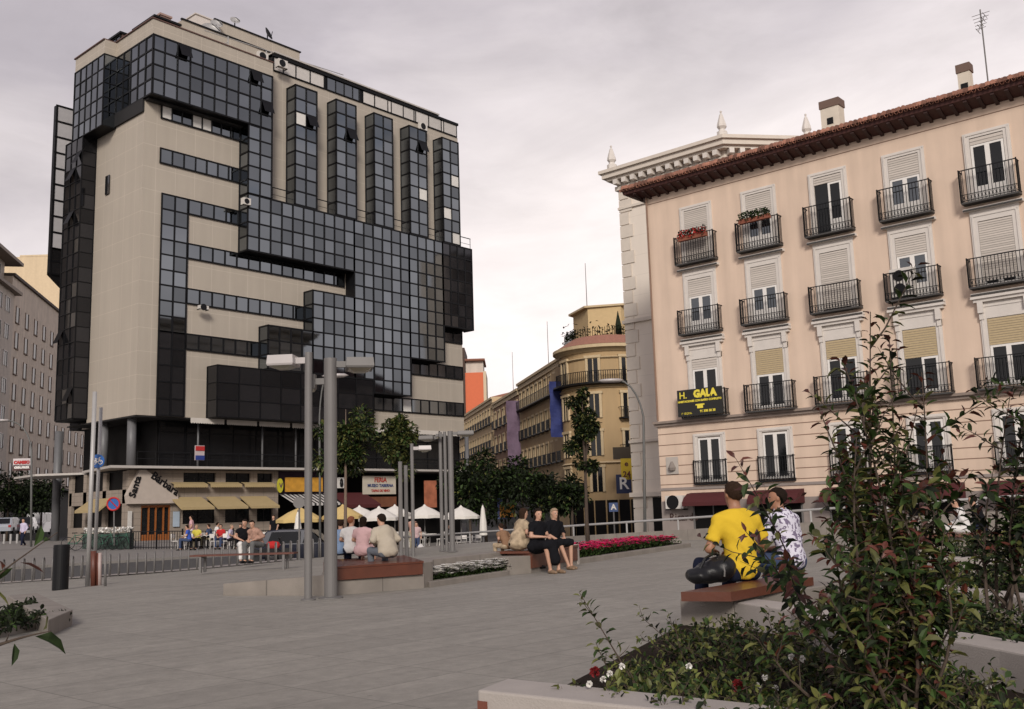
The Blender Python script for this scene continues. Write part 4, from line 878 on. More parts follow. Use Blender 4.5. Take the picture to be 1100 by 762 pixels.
# ================================================================== plaza stonework
def stone_block(name, label, poly, z0, z1, m=STONE, cap=.0, parent=None, cat='planter wall', chip=True):
    a = MB(); a.prism(poly, z0, z1); o = a.build(name, m, parent)
    if parent is None: tag(o, label, cat)
    if not callable(z1):
        md = o.modifiers.new('bevel', 'BEVEL'); md.width = .012; md.segments = 2; md.limit_method = 'ANGLE'
    return o
F = [Vector(p) for p in [(9.78, 15.41), (10.58, 13.41), (12.28, 13.05), (15.38, 13.86), (16.0, 13.7), (18.97, 14.8), (26.65, 16.68)]]
# ramped stone on the left, long bench box
stone_block('stone_ramp', 'long low granite ramp block behind the two near lamp posts', [(9.78, 15.41), (10.58, 13.41), (12.9, 14.9), (13.0, 18.5)], -.3, lambda x, y: max(-.05, .36-.16*abs(y-13.9)*1.0 if False else .34-.10*max(0, (y-14.0))), cat='stone block')
stone_block('stone_bench_base', 'granite base under the long wooden bench right of the lamp posts', [(10.58, 13.41), (12.3, 13.05), (14.0, 15.4), (12.2, 15.8)], -.3, .24, cat='bench base')
wbn = thing('wooden_bench', 'long varnished wooden box bench with people seated behind it', 'bench', (12, 14, .24))
a = MB(); P4 = [(10.6, 13.36), (12.22, 13.0), (13.85, 15.3), (12.15, 15.7)]
a.prism(P4, .245, .43); a.build('body', WOOD, wbn)
a = MB()
for k in range(8):
    t0, t1 = k/8+.006, (k+1)/8-.006; L = lambda t: (P4[0][0]+(P4[3][0]-P4[0][0])*t-.01, P4[0][1]+(P4[3][1]-P4[0][1])*t-.02); Rr = lambda t: (P4[1][0]+(P4[2][0]-P4[1][0])*t+.01, P4[1][1]+(P4[2][1]-P4[1][1])*t-.02)
    a.prism([L(t0), Rr(t0), Rr(t1), L(t1)], .435, .47)
a.build('seat_plank', WOOD, wbn)
# white flower bed
stone_block('stone_wall', 'granite wall behind the white flower bed', [(12.3, 13.08), (12.7, 14.2), (16.1, 14.95), (16.1, 14.45), (13.25, 13.8), (12.65, 13.2)], -.3, .44)
stone_block('stone_kerb', 'low granite kerb in front of the white flowers', [(12.4, 13.02), (15.4, 13.8), (15.5, 14.0), (12.5, 13.25)], -.3, .1, cat='kerb')
stone_block('stone_bench_base', 'granite block the two women in black sit on', [(15.4, 13.86), (16.0, 13.75), (18.9, 14.78), (18.9, 16.3), (16.2, 15.9), (15.5, 14.9)], -.3, .36, cat='bench base')
def soil(poly, z): a = MB(); a.prism(poly, z-.2, z); return tag(a.build('soil', SOIL), kind='structure')
soil([(12.6, 13.25), (15.45, 14.0), (15.6, 14.4), (13.3, 13.8)], .03)
wb2 = thing('wooden_bench', 'varnished wooden box bench under the two women in black', 'bench', (17.4, 14.6, .36))
a = MB(); a.prism([(16.0, 13.71), (18.86, 14.74), (18.7, 15.3), (15.9, 14.3)], .1, .40); a.build('body', WOOD, wb2)
a = MB(); a.prism([(15.98, 13.69), (18.88, 14.72), (18.6, 15.45), (15.7, 14.45)], .405, .45); a.build('seat_plank', WOOD, wb2)
a = MB(); a.prism([(18.88, 14.75), (19.0, 14.8), (18.85, 15.4), (18.7, 15.3)], .0, .46); tag(a.build('stone_pier', STONEL), 'thin pale stone end slab between the bench and the magenta flowers', 'stone pier')
stone_block('stone_kerb', 'low granite kerb in front of the magenta flowers', [(19.0, 14.8), (27.4, 16.9), (27.4, 17.15), (19.05, 15.02)], -.3, .12, cat='kerb')
stone_block('stone_wall', 'low granite wall behind the magenta flowers', [(20.0, 17.4), (26.5, 19.6), (28.3, 17.8), (28.5, 18.0), (26.7, 20.0), (19.9, 17.7)], -.3, .22)
soil([(19.0, 15.0), (27.3, 17.1), (28.1, 17.8), (26.4, 19.6), (19.9, 17.4)], .1)
def flowers(name, lab, poly, z, nplants, petal, cat, hgt=.3, leafm=LEAF, seed=1, ls=.09, ps=.065):
    rr = random.Random(seed); xs = [p[0] for p in poly]; ys = [p[1] for p in poly]; a = MB()
    def inside(x, y):
        c = False; j = len(poly)-1
        for i in range(len(poly)):
            if (poly[i][1] > y) != (poly[j][1] > y) and x < (poly[j][0]-poly[i][0])*(y-poly[i][1])/(poly[j][1]-poly[i][1])+poly[i][0]: c = not c
            j = i
        return c
    n = 0
    while n < nplants:
        x, y = rr.uniform(min(xs), max(xs)), rr.uniform(min(ys), max(ys))
        if not inside(x, y): continue
        n += 1; h = hgt*rr.uniform(.6, 1.1)
        a.cur = 0
        for k in range(8): a.leaf(Vector((x+rr.uniform(-.12, .12), y+rr.uniform(-.12, .12), z+rr.uniform(0, h))), Vector((rr.uniform(-1, 1), rr.uniform(-1, 1), rr.uniform(0, 1))), Vector((0, 0, 1)), ls, ls*.5)
        a.cur = 1
        for b in range(rr.choice((1, 2, 3))):
            c = Vector((x+rr.uniform(-.1, .1), y+rr.uniform(-.1, .1), z+h*rr.uniform(.9, 1.15)))
            for k in range(5):
                an = k*1.257+rr.random(); a.leaf(c, Vector((math.cos(an), math.sin(an), .5)), Vector((0, 0, 1)), ps, ps*.95, fold=.1)
    return tag(a.build(name, [leafm, petal]), lab, cat, kind='stuff')
flowers('white_flowers', 'bed of white flowers along the granite wall', [(12.6, 13.25), (15.4, 13.95), (15.6, 14.3), (13.3, 13.75)], .02, 240, PETALW, 'flower bed', .24, ls=.06, ps=.085)
flowers('magenta_flowers', 'bed of bright magenta flowers beyond the two women', [(19.05, 15.05), (27, 17.1), (26.3, 18.4), (20, 16.7)], .1, 900, PINK, 'flower bed', .24, seed=2)

# left planter
lp = [(5.75, 15.4), (6.25, 14.6), (6.62, 13.4), (4.3, 12.0), (4.1, 12.4)]
pl = [on(42, 640, .22), on(78, 655, .22), on(78, 655, .22)+Vector((-.55, -.15, 0)), on(20, 640, .22)]
g0, g1, g2, g3 = on(40, 637, .2), on(78, 655, .2), on(52, 666, .2), on(8, 640, .2)
stone_block('stone_planter', 'sloping granite planter edge at the left of the square', [(g0.x, g0.y), (g1.x, g1.y), (g2.x, g2.y), (g3.x, g3.y)], -.1, .2)
k0, k1 = on(33, 671, .08), on(-60, 690, .08); stone_block('stone_kerb', 'thin pale kerb in front of the left planting', [(k0.x, k0.y), (k1.x, k1.y), (k1.x+.2, k1.y+.25), (k0.x+.2, k0.y+.25)], -.1, .1, STONEL, cat='kerb')
b0 = on(72, 636); q = at(0, 625, 22)

# near planter walls on the right
stone_block('stone_wall', 'nearest granite wall top along the bottom edge of the view', [(3.60, 3.46), (3.93, 3.56), (4.02, 1.9), (4.2, -.5), (3.9, -.6), (3.72, 2.0)], -.1, .45, STONEL, cat='planter wall')
a = MB(); a.prism([(3.592, 3.40), (3.6, 3.462), (3.7, 3.50), (3.70, 3.40)], .30, .40); tag(a.build('rust_patch', mat('rust stain', (.16, .05, .03), .8, var=.3)), 'rust brown patch on the corner of the nearest wall', 'stain')
stone_block('stone_bench_base', 'pale topped granite block the two young men sit on', [(7.42, 4.72), (7.5, 4.25), (9.4, 4.15), (9.6, 4.75)], -.1, .52, STONE, cat='bench base')
w1 = stone_block('stone_wall', 'pale topped granite wall running from the young men to the right edge', [(7.5, 4.25), (7.1, 3.55), (6.35, 2.85), (6.1, 2.2), (5.75, 1.7), (5.2, 1.0), (4.2, -.3), (4.45, -.5), (5.5, .85), (6.0, 1.55), (6.38, 2.05), (6.7, 2.75), (7.45, 3.5), (7.8, 4.2)], -.1, .50, STONEL)
wb3 = thing('wooden_bench', 'thick reddish wooden seat slab under the young men', 'bench', (8, 4.4, .52))
a = MB(); a.prism([(7.13, 4.52), (7.27, 4.14), (8.95, 4.22), (8.95, 4.62)], .525, .60); a.build('seat_plank', WOOD, wb3)
stone_block('stone_wall', 'second pale granite wall among the shrubs on the right', [(10.4, 3.6), (9.66, 2.6), (8.6, 1.0), (8.35, 1.05), (9.35, 2.65), (9.7, 3.4)], -.1, .45, STONEL)
stone_block('stone_wall', 'third granite wall further back among the shrubs on the right', [(15.2, 5.2), (15.0, 3.4), (14.6, 3.4), (14.8, 5.2)], -.1, .45, STONEL)
stone_block('stone_bench_base', 'granite base of the bench at the far right', [(22.6, 8.9), (23.8, 6.0), (24.6, 6.2), (23.4, 9.1)], -.2, .42, cat='bench base')
wb4 = thing('wooden_bench', 'reddish bench seat at the far right behind the shrubs', 'bench', (23.6, 7.5, .42)); a = MB(); a.prism([(22.5, 8.8), (23.7, 5.9), (24.7, 6.2), (23.5, 9.1)], .425, .5); a.build('seat_plank', WOOD, wb4)
soil([(3.95, 3.5), (7.4, 4.7), (7.2, 3.5), (6.2, 2.4), (4.5, -.3), (4.2, -.4), (4.05, 1.9)], .30)
soil([(7.8, 4.1), (11.2, 4.3), (15, 5.2), (15, 0), (5, -1.2), (4.5, -.4), (6.1, 1.6), (7.2, 3.2)], .22)

# ================================================================== lamps, poles, barriers
def gz(x, y): return plaza_z(x, y)
def lamp_post(lab, x, y, h, r, heads, z=None, group='square headed lamp posts on the square'):
    z = gz(x, y) if z is None else z; t = thing('lamp_post', lab, 'lamp post', (x, y, z), 0, group)
    a = MB(); a.tube([(x, y, z), (x, y, z+h)], r, 20); a.build('pole', GALV, t, smooth_=False)
    a = MB(); a.lathe([(r*1.9, 0), (r*1.9, .02), (r*1.05, .03)], (x, y, z), 16); a.build('base_plate', GALV, t)
    for (ang, z_, L_, W_, H_, m) in heads:
        ex = rt0*math.cos(ang)+fw0*math.sin(ang); T = frameT((x, y, z+z_), ex, Vector((-ex.y, ex.x, 0)))
        b = MB(); b.box(r*.8, r+.16, -.035, .035, -.05, .05, T); b.build('bracket', m, t)
        b = MB(); s0 = r+.14; vs = []
        for (hh, k) in ((H_/2, .94), (-H_/2+.03, 1.0), (-H_/2, .95)):
            vs += [T @ Vector((s0+L_/2+sx*L_/2*k, sy*W_/2*k, hh)) for sx, sy in ((-1, -1), (1, -1), (1, 1), (-1, 1))]
        b.add(vs, [(0, 1, 2, 3)]+[(i+4*j, 4*j+4+i, 4*j+4+(i+1) % 4, 4*j+(i+1) % 4) for j in (0, 1) for i in range(4)]+[(11, 10, 9, 8)])
        hd = b.build('lamp_head', m, t)
        b = MB(); vs = [T @ Vector((s0+L_/2+sx*L_*.4, sy*W_*.4, -H_/2+.0)) for sx, sy in ((-1, -1), (1, -1), (1, 1), (-1, 1))]+[T @ Vector((s0+L_/2+sx*L_*.2, sy*W_*.2, -H_/2-.05)) for sx, sy in ((-1, -1), (1, -1), (1, 1), (-1, 1))]
        b.add(vs, [(i, 4+i, 4+(i+1) % 4, (i+1) % 4) for i in range(4)]+[(7, 6, 5, 4)]); b.build('diffuser', mat('lamp glass', (.30, .28, .22), .2), hd)
lamp_post('thin near lamp post with a pale boxy head reaching left', 9.83, 13.09, 3.95, .062, [(math.radians(175), 3.82, .44, .4, .17, LAMPP)])
lamp_post('thick near lamp post with a grey boxy head reaching right', 10.22, 13.02, 3.88, .105, [(math.radians(12), 3.78, .46, .55, .17, GALV), (math.radians(176), 3.5, .1, .14, .24, GALV)])
for i, (px, w_) in enumerate(((475, .06), (480, .055), (486, .09))):
    p = at(px, 586, 34-i*.4); p.z = .02
    lamp_post(['left pole of the far lamp cluster', 'middle pole of the far lamp cluster', 'thickest right pole of the far lamp cluster'][i]+' beyond the white flowers', p.x, p.y, 4.0-i*.02, w_, [[(math.radians(172), 3.82, .5, .5, .14, GALV)], [(math.radians(165), 3.86, .1, .2, .1, GALV)], [(math.radians(5), 3.88, .55, .5, .14, GALV)]][i], z=p.z)
p = at(444, 590, 31); lamp_post('single lamp post with a pale head beside the young street tree', p.x, p.y, 3.6, .055, [(math.radians(8), 3.45, .4, .4, .14, LAMPP)], z=-.15)
for i, (px, yt) in enumerate(((431, 496), (437, 500))):
    p = at(px, 590, 30+i); pole_thing('steel_post', ['left', 'right'][i]+' of the two short steel posts under the second street tree', 'post', [(p.x, p.y, -.2), (p.x, p.y, at(px, yt, 30+i).z)], .06)
def curved_lamp(lab, px, py_b, py_t, d, zb, armpx, armpy, r=.07, cat='street lamp'):
    b = at(px, py_b, d); b.z = zb; top = at(px-1, py_t, d); e = at(armpx, armpy, d); t = thing('street_lamp', lab, cat, b)
    pts = [b, b+(top-b)*.5, b+(top-b)*.8]
    for k in range(1, 7):
        a_ = k/6*PI/2; pts.append(Vector((top.x+(e.x-top.x)*(1-math.cos(a_))*.9, top.y+(e.y-top.y)*(1-math.cos(a_))*.9, (b+(top-b)*.8).z+(e.z-(b+(top-b)*.8).z)*math.sin(a_))))
    a = MB(); a.tube(pts, [r, r*.9, r*.8]+[r*.6]*6, 8); a.build('pole', mat('grey green pole', (.10, .10, .095), .5), t, smooth_=True)
    a = MB(); q = pts[-1]; d_ = (e-top); d_.z = 0; d_.normalize(); T = Matrix.Translation(q+d_*.3) @ d_.to_track_quat('X', 'Z').to_matrix().to_4x4() @ Matrix.Diagonal((1.7, .8, .35, 1))
    a.lathe([(.02, .28), (.25, .2), (.33, 0), (.22, -.2), (.02, -.25)], (0, 0, 0), 12, T); a.build('lamp_head', LAMPP, t, smooth_=True)
curved_lamp('tall curved street lamp in front of the limestone building', 692, 583, 425, 42, -1.3, 661, 409)
curved_lamp('dark curved street lamp at the left edge before the brick block', 35, 560, 455, 58, -.5, 3, 452)
curved_lamp('slim curved lamp rising behind the two near lamp posts', 344, 590, 425, 40, -.4, 353, 404, r=.05)

def slim(lab, pxb, pyb, pxt, pyt, d, r, name='pole', m=LIGHTP, zb=None):
    b = at(pxb, pyb, d); t_ = at(pxt, pyt, d); b.z = gz(b.x, b.y) if zb is None else zb
    a = MB(); a.tube([b, t_], r, 8); return tag(a.build(name, m, smooth_=True), lab, 'pole'), b, t_
slim('taller of the two pale poles left of the restaurant', 94, 625, 102, 421, 24.5, .055)
o, b, t_ = slim('shorter pale pole carrying the blue bicycle sign', 101, 624, 108.5, 438, 25, .045)
c = at(105, 495.5, 24.9)
sn = thing('bicycle_sign', 'round blue sign with a white bicycle on the pale pole', 'road sign', c)
Tq = Matrix.Translation(c) @ (-fw0).to_track_quat('Z', 'Y').to_matrix().to_4x4()
a = MB(); a.lathe([(.17, -.01), (.17, .01)], (0, 0, 0), 24, Tq); a.build('disc', mat('road sign blue', (.01, .09, .32), .4), sn)
a = MB(); ex, ez = rt0, up0; off = -fw0*.02+c
for sx in (-.075, .075): a.tube([off+ex*(sx+.05*math.cos(k*PI/6))+ez*(-.03+.05*math.sin(k*PI/6)) for k in range(13)], .009, 5, cap=False)
for (x0, y0, x1, y1) in ((-.075, -.03, -.04, .05), (-.04, .05, .05, .05), (.05, .05, .075, -.03), (-.04, .05, .0, -.03), (.0, -.03, .05, .05), (-.075, -.03, 0, -.03), (.04, .085, .075, .085), (.05, .05, .045, .085), (-.06, .065, -.025, .065)): a.tube([off+ex*x0+ez*y0, off+ex*x1+ez*y1], .009, 5)
a.build('bicycle_symbol', WHITE2, sn)
for i, (px, pyb, pyt, m, r) in enumerate(((100.5, 622, 592, WOODD, .07), (107, 622, 594, mat('pale pink post', (.38, .3, .28), .6), .05), (113, 632, 591, GALV, .03), (106, 618, 594, WOODD, .05))):
    slim(['dark red slim post at the foot of the pale poles', 'pale pink slim post at the foot of the pale poles', 'thin grey rod nearest the viewer beside the pale poles', 'dark slim post behind the pale pink one'][i], px, pyb, px, pyt, 24.3-(1.5 if i == 2 else 0), r, 'post', m)
p = on(64.5, 634)
a = MB(); a.lathe([(.17, 0), (.175, .02), (.175, 1.0), (.165, 1.02), (.15, 1.02), (.15, .9)], (p.x, p.y, p.z), 28); bn = a.build('litter_bin', BLACK, smooth_=False); tag(bn, 'black cylindrical litter bin standing on the left of the square', 'litter bin')
a = MB(); a.lathe([(.178, .93), (.18, .94), (.178, .95)], (p.x, p.y, p.z), 28); a.build('rim', IRON, bn)
# hoop barrier along the road: each panel its own thing
NB = 14
bp0 = Vector((14.6, 33.6)); bp1 = Vector((22.2, 32.0)); BG = 'hoop barriers between the square and the road'
n_h = 26; ln = (bp1-bp0).length; dB = (bp1-bp0)/ln; dn = Vector((.50, .866))
proto = None
for k in range(-18, n_h+14):
    c = bp0+dB*(ln/n_h)*k; z = gz(c.x, c.y)-.02
    if proto is None:
        t = thing('hoop_barrier', 'grey tubular hoop barrier at the road edge of the square', 'barrier', (c.x, c.y, z), 0, BG)
        a = MB(); hb = .74; bw_ = .24
        pts = [c.to_3d()+Vector((dn.x*s_, dn.y*s_, z+zz)) for s_, zz in [(-bw_, 0), (-bw_, hb-.12), (-bw_+.05, hb-.03), (-bw_+.13, hb), (bw_-.13, hb), (bw_-.05, hb-.03), (bw_, hb-.12), (bw_, 0)]]
        a.tube(pts, .028, 8); a.build('hoop', GALV, t, smooth_=True)
        a = MB(); 
        for s_ in (-bw_, bw_): q = c+dn*s_; a.lathe([(.06, z), (.06, z+.015)], (q.x, q.y, 0), 10)
        a.build('foot_plate', GALV, t); proto = t
    else:
        t = copy_tree(proto); t.location = (c.x, c.y, z)
    t['label'] = 'grey tubular hoop barrier at the road edge, in the row in front of the restaurant'
# bench with the leaning couple
bc = on(262, 614)
def park_bench(lab, c, rzv, L_=2.0, w_=.45, h=.45, m=WOODD, back=False):
    T = Matrix.Translation(c) @ Matrix.Rotation(rzv, 4, 'Z'); t = thing('park_bench', lab, 'bench', c)
    a = MB()
    for k in range(4): a.box(-L_/2, L_/2, -w_/2+k*w_/4+.01, -w_/2+(k+1)*w_/4-.01, h-.04, h, T)
    a.build('seat', m, t)
    for s in (-L_*.4, L_*.4):
        b = MB(); b.box(s-.03, s+.03, -w_/2+.03, w_/2-.03, h-.08, h-.04, T)
        for q in (-w_/2+.06, w_/2-.06): b.box(s-.03, s+.03, q-.03, q+.03, 0, h-.08, T)
        b.build('leg', GALV, t)
ang_c = math.atan2(rt0.y, rt0.x)
park_bench('low dark red slatted bench at the far side of the square with the leaning couple', bc, ang_c-.05, 2.7)

# ================================================================== trees and shrubs
def limb_pts(p, d, L, n, rr, wob=.12, up=.0):
    pts = [p.copy()]; d = d.normalized()
    for i in range(n): d = (d+Vector((rr.uniform(-wob, wob), rr.uniform(-wob, wob), rr.uniform(-wob, wob)+up))).normalized(); pts.append(pts[-1]+d*L/n)
    return pts
def tree(name, lab, base, h, th, cr, nleaf, ls, seed, ms=(LEAFD, LEAF, LEAFO), wts=(.5, .35, .15), tr=.07, crz=None, lean=(0, 0), nclump=16, group=None, barkm=BARK, cat='tree', nlimb=6, squash=1.0):
    rr = random.Random(seed); base = Vector(base); t = thing(name, lab, cat, base, 0, group)
    top = base+Vector((lean[0], lean[1], h)); crz = crz or (h-th)/2; cc = base+Vector((lean[0]*.8, lean[1]*.8, h-crz))
    a = MB(); fork = base+(top-base)*(th/h)
    a.tube([base, base+(fork-base)*.5+Vector((rr.uniform(-.03, .03), rr.uniform(-.03, .03), 0)), fork, fork+(top-fork)*.5, fork+(top-fork)*.85], [tr, tr*.8, tr*.65, tr*.4, tr*.12], 8)
    clumps = []
    for k in range(nclump):
        u = Vector((rr.gauss(0, 1), rr.gauss(0, 1), rr.gauss(0, 1))).normalized()*(rr.random()**.45)
        c = cc+Vector((u.x*cr, u.y*cr*squash, u.z*crz)); clumps.append((c, cr*rr.uniform(.22, .42)))
    a.build('trunk', barkm, t, smooth_=True)
    for k in range(nlimb):
        c, _ = clumps[k % nclump]; s = fork+(top-fork)*rr.uniform(0, .5); b = MB(); m_ = s+(c-s)*.5+Vector((0, 0, .05)); b.tube([s, m_, c], [tr*.35, tr*.22, tr*.06], 5); b.build('limb', barkm, t)
    f = MB()
    for k in range(nleaf):
        c, r_ = clumps[rr.randrange(nclump)]; u = Vector((rr.gauss(0, 1), rr.gauss(0, 1), rr.gauss(0, 1)*.8)).normalized()*r_*rr.random()**.4
        p = c+u; f.cur = rr.choices(range(len(ms)), wts)[0]
        f.leaf(p, u+Vector((rr.uniform(-.5, .5), rr.uniform(-.5, .5), rr.uniform(-.5, .3)))*r_, Vector((rr.uniform(-.4, .4), rr.uniform(-.4, .4), 1)), ls*rr.uniform(.7, 1.2), ls*.55)
    f.build('crown', list(ms), t)
    return t
def gp(px, py, d, z): p = at(px, py, d); p.z = z; return p
tree('street_tree', 'young tree with a narrow dark crown right behind the thick lamp post', gp(371, 600, 34, -.25), 5.6, 2.9, 1.05, 3600, .17, 11, (LEAFD, LEAF, LEAFO), (.3, .4, .3), tr=.07, crz=1.5, barkm=BARKL, lean=(.25, .25))
tree('street_tree', 'young tree with a rounded yellowish crown between the lamp posts', gp(430, 592, 36, -.3), 5.2, 3.0, .95, 3200, .17, 12, (LEAFO, LEAF, LEAFD), (.45, .35, .2), tr=.06, crz=1.2, barkm=BARKL)
tree('upright_tree', 'slim dark upright tree rising from the magenta flower bed', gp(632, 590, 33, .1), 5.4, 1.6, .5, 3000, .16, 13, (LEAFD, LEAFO, LEAF), (.6, .2, .2), tr=.08, crz=1.9, nclump=22)
rr = random.Random(21)
far_t = [(505, 70, 5.2, 2.2), (522, 78, 6.5, 3.0), (543, 84, 6.6, 3.2), (562, 76, 5.6, 2.7), (583, 88, 5.4, 3.0), (600, 80, 4.6, 2.2), (615, 70, 3.6, 1.4), (515, 95, 7.2, 3.2)]
for i, (px, d, h, r) in enumerate(far_t):
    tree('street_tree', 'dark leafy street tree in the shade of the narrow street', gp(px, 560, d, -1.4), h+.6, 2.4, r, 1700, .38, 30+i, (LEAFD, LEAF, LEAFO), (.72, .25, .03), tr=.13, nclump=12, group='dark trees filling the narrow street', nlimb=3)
for i, (px, d, h, r) in enumerate(((8, 95, 7, 3.2), (24, 110, 7, 3), (44, 100, 6, 2.5))):
    tree('street_tree', ['dark tree at the far left edge of the avenue', 'dark tree below the red sign on the avenue', 'small dark tree beside the tall grey column'][i], gp(px, 560, d, -.5), h, 2.6, r, 1300, .4, 50+i, (LEAFD, LEAFD, LEAF), (.7, .2, .1), tr=.15, nclump=12, nlimb=3)

def shrub(name, lab, base, stems, leaf_len, dens, ms, wts, seed, cat='shrub', sr=.012, leafw=.36, group=None, whorl=True, side=0.0, z0f=.15):
    """stems: list of (tip point, bow); leaves spiral round every stem and its side twigs"""
    rr = random.Random(seed); base = Vector(base); t = thing(name, lab, cat, base, 0, group); f = MB(); b = MB()
    def leafy(pts, dens_, ll, start=.15):
        L = sum((q-p).length for p, q in zip(pts, pts[1:])); n = int(L*dens_); acc = 0
        for k in range(n):
            u = start+(1-start)*(k+rr.random()*.6)/max(n, 1); x = u*(len(pts)-1); i = min(int(x), len(pts)-2); p = pts[i]+(pts[i+1]-pts[i])*(x-i); ax = (pts[i+1]-pts[i]).normalized()
            an = k*2.4+rr.uniform(-.4, .4); o_ = ax.orthogonal().normalized(); o_ = Matrix.Rotation(an, 3, ax) @ o_
            d = (o_+ax*rr.uniform(.2, .9)+Vector((0, 0, rr.uniform(-.35, .15)))).normalized(); s = ll*rr.uniform(.6, 1.15)*(1 if u < .9 else .8)
            f.cur = rr.choices(range(len(ms)), wts)[0] if u < .93 or len(ms) < 4 else len(ms)-1
            f.leaf(p+d*.01, d, ax+Vector((0, 0, .4)), s, s*leafw*rr.uniform(.85, 1.15), fold=rr.uniform(.1, .35), droop=rr.uniform(.05, .3))
    for tip, bow, nside in stems:
        tip = Vector(tip); n = 7; d = tip-base; sd = Vector((rr.uniform(-1, 1), rr.uniform(-1, 1), 0))*bow
        b0_ = base+Vector((rr.uniform(-.1, .1), rr.uniform(-.1, .1), 0))
        pts = [b0_+(tip-b0_)*(i/n)+sd*math.sin(PI*i/n)+Vector((0, 0, .25*bow*math.sin(PI*i/n))) for i in range(n+1)]
        b.tube(pts, [sr*(1-.8*i/n) for i in range(n+1)], 6); leafy(pts, dens, leaf_len, z0f)
        for k in range(nside):
            i = rr.uniform(1.2, n-.6); j = int(i); p = pts[j]+(pts[j+1]-pts[j])*(i-j); ln_ = (tip-b0_).length*rr.uniform(.12, .26)
            dd = Vector((rr.uniform(-1, 1), rr.uniform(-1, 1), rr.uniform(.2, 1.1))); q = limb_pts(p, dd, ln_, 4, rr, .18, .08)
            b.tube(q, [sr*.45, sr*.4, sr*.3, sr*.2, sr*.1], 5); leafy(q, dens*1.25, leaf_len*.95, .05)
    b.build('stem', BARK, t); f.build('foliage', list(ms), t); return t
PH = (LEAF, LEAFD, LEAFO, LEAFR)
base = Vector((4.20, 1.66, .32))
S = lambda px, py, d: at(px, py, d)
shrub('tall_shrub', 'tall open red tipped shrub in the near bed, rising against the peach building', base,
      [(S(1022, 500, 4.5), .1, 8), (S(1015, 570, 4.2), .12, 7), (S(1035, 640, 4.3), .12, 6), (S(845, 655, 4.2), .12, 6), (S(825, 690, 4.4), .12, 5), (S(990, 400, 4.5), .06, 5), (S(890, 640, 4.0), .1, 7), (S(975, 640, 4.1), .1, 7), (S(930, 560, 4.2), .12, 9), (S(915, 610, 4.4), .12, 8), (S(990, 560, 4.0), .12, 8), (S(880, 640, 4.3), .12, 6), (S(935, 335, 4.3), .05, 9), (S(905, 385, 4.2), .10, 8), (S(955, 360, 4.4), .06, 5), (S(880, 440, 4.15), .12, 8), (S(985, 440, 4.3), .10, 8), (S(897, 500, 4.1), .12, 6), (S(1000, 520, 4.4), .14, 8), (S(940, 430, 4.6), .08, 9), (S(920, 470, 4.0), .1, 9), (S(965, 500, 4.1), .1, 9), (S(900, 520, 4.5), .12, 8), (S(893, 560, 4.2), .12, 5), (S(1010, 600, 4.2), .15, 6), (S(905, 600, 3.9), .12, 6), (S(950, 590, 3.8), .15, 7)],
      .072, 50, PH, (.42, .16, .32, .10), 3, sr=.010, leafw=.42)
shrub('slender_shrub', 'slender leafy branch rising beside the young man in the floral shirt', on(872, 680, .45),
      [(at(790, 492, 5.4), .06, 2), (at(800, 570, 5.3), .05, 2), (at(845, 600, 5.0), .05, 2)], .085, 26, PH, (.3, .5, .1, .1), 4, sr=.008, z0f=.3)
b_ = at(1085, 655, 6.0)
shrub('tall_shrub', 'dark leafy shrub at the right edge of the view', b_, [(at(1085, 425, 6), .08, 6), (at(1068, 500, 6), .10, 6), (at(1115, 395, 6.2), .08, 8), (at(1110, 440, 5.8), .1, 8), (at(1095, 520, 5.8), .12, 7), (at(1140, 450, 6), .1, 8), (at(1055, 580, 6.1), .12, 5), (at(1115, 520, 5.6), .1, 8)], .09, 38, PH, (.3, .5, .12, .08), 5, sr=.011, leafw=.42)
# rose in the near bed
rb = Vector((4.28, 3.0, .33))
shrub('rose_bush', 'leggy rose stems with pale new leaves arching over the square', rb, [(at(622, 636, 5.15), .06, 4), (at(640, 690, 5.1), .04, 3), (at(668, 708, 5.2), .05, 2)], .062, 34, (LEAF, LEAFY, LEAFO), (.45, .4, .15), 6, sr=.006, leafw=.5, z0f=.35)
# low ground shrubs as separate plants
rr = random.Random(77)
def low_shrub(lab, px, py, d, h, spread, ll, seed, ms=(LEAF, LEAFD, LEAFO, LEAFY), wts=(.42, .22, .16, .20), zb=None, n=13, dens=40, name='low_shrub', group=None, leafw=.5):
    b = at(px, py, d); b.z = .3 if zb is None else zb; r2 = random.Random(seed)
    return shrub(name, lab, b, [(b+Vector((r2.uniform(-1, 1)*spread, r2.uniform(-1, 1)*spread, h*r2.uniform(.5, 1.05))), .06, 2) for _ in range(n)], ll, dens, ms, wts, seed, sr=.005, leafw=leafw, z0f=.1, group=group)
GG = 'low shrubs covering the near bed'
specs = [(700, 735, 5.3, .22, .32), (735, 742, 5.0, .26, .32), (775, 735, 5.1, .34, .34), (760, 705, 6.2, .32, .36), (800, 700, 6.0, .42, .38), (815, 745, 4.7, .30, .30), (850, 700, 5.6, .42, .38), (865, 750, 4.5, .34, .3), (895, 720, 5.0, .36, .34), (905, 760, 4.2, .3, .3), (960, 740, 4.4, .34, .34), (1000, 755, 4.1, .34, .3), (1040, 740, 4.3, .34, .3), (1085, 750, 4.1, .3, .3), (830, 680, 6.8, .4, .36), (780, 672, 7.4, .3, .34), (1010, 700, 5.0, .34, .3), (950, 700, 5.2, .4, .34), (700, 755, 4.75, .16, .2), (745, 765, 4.5, .2, .25), (790, 770, 4.3, .25, .28), (840, 775, 4.1, .25, .28), (745, 680, 7.3, .22, .25), (655, 738, 4.95, .16, .2), (680, 722, 5.6, .18, .25), (705, 705, 6.2, .2, .25), (725, 692, 6.8, .2, .22), (720, 720, 5.7, .26, .28), (760, 755, 4.6, .26, .28)]
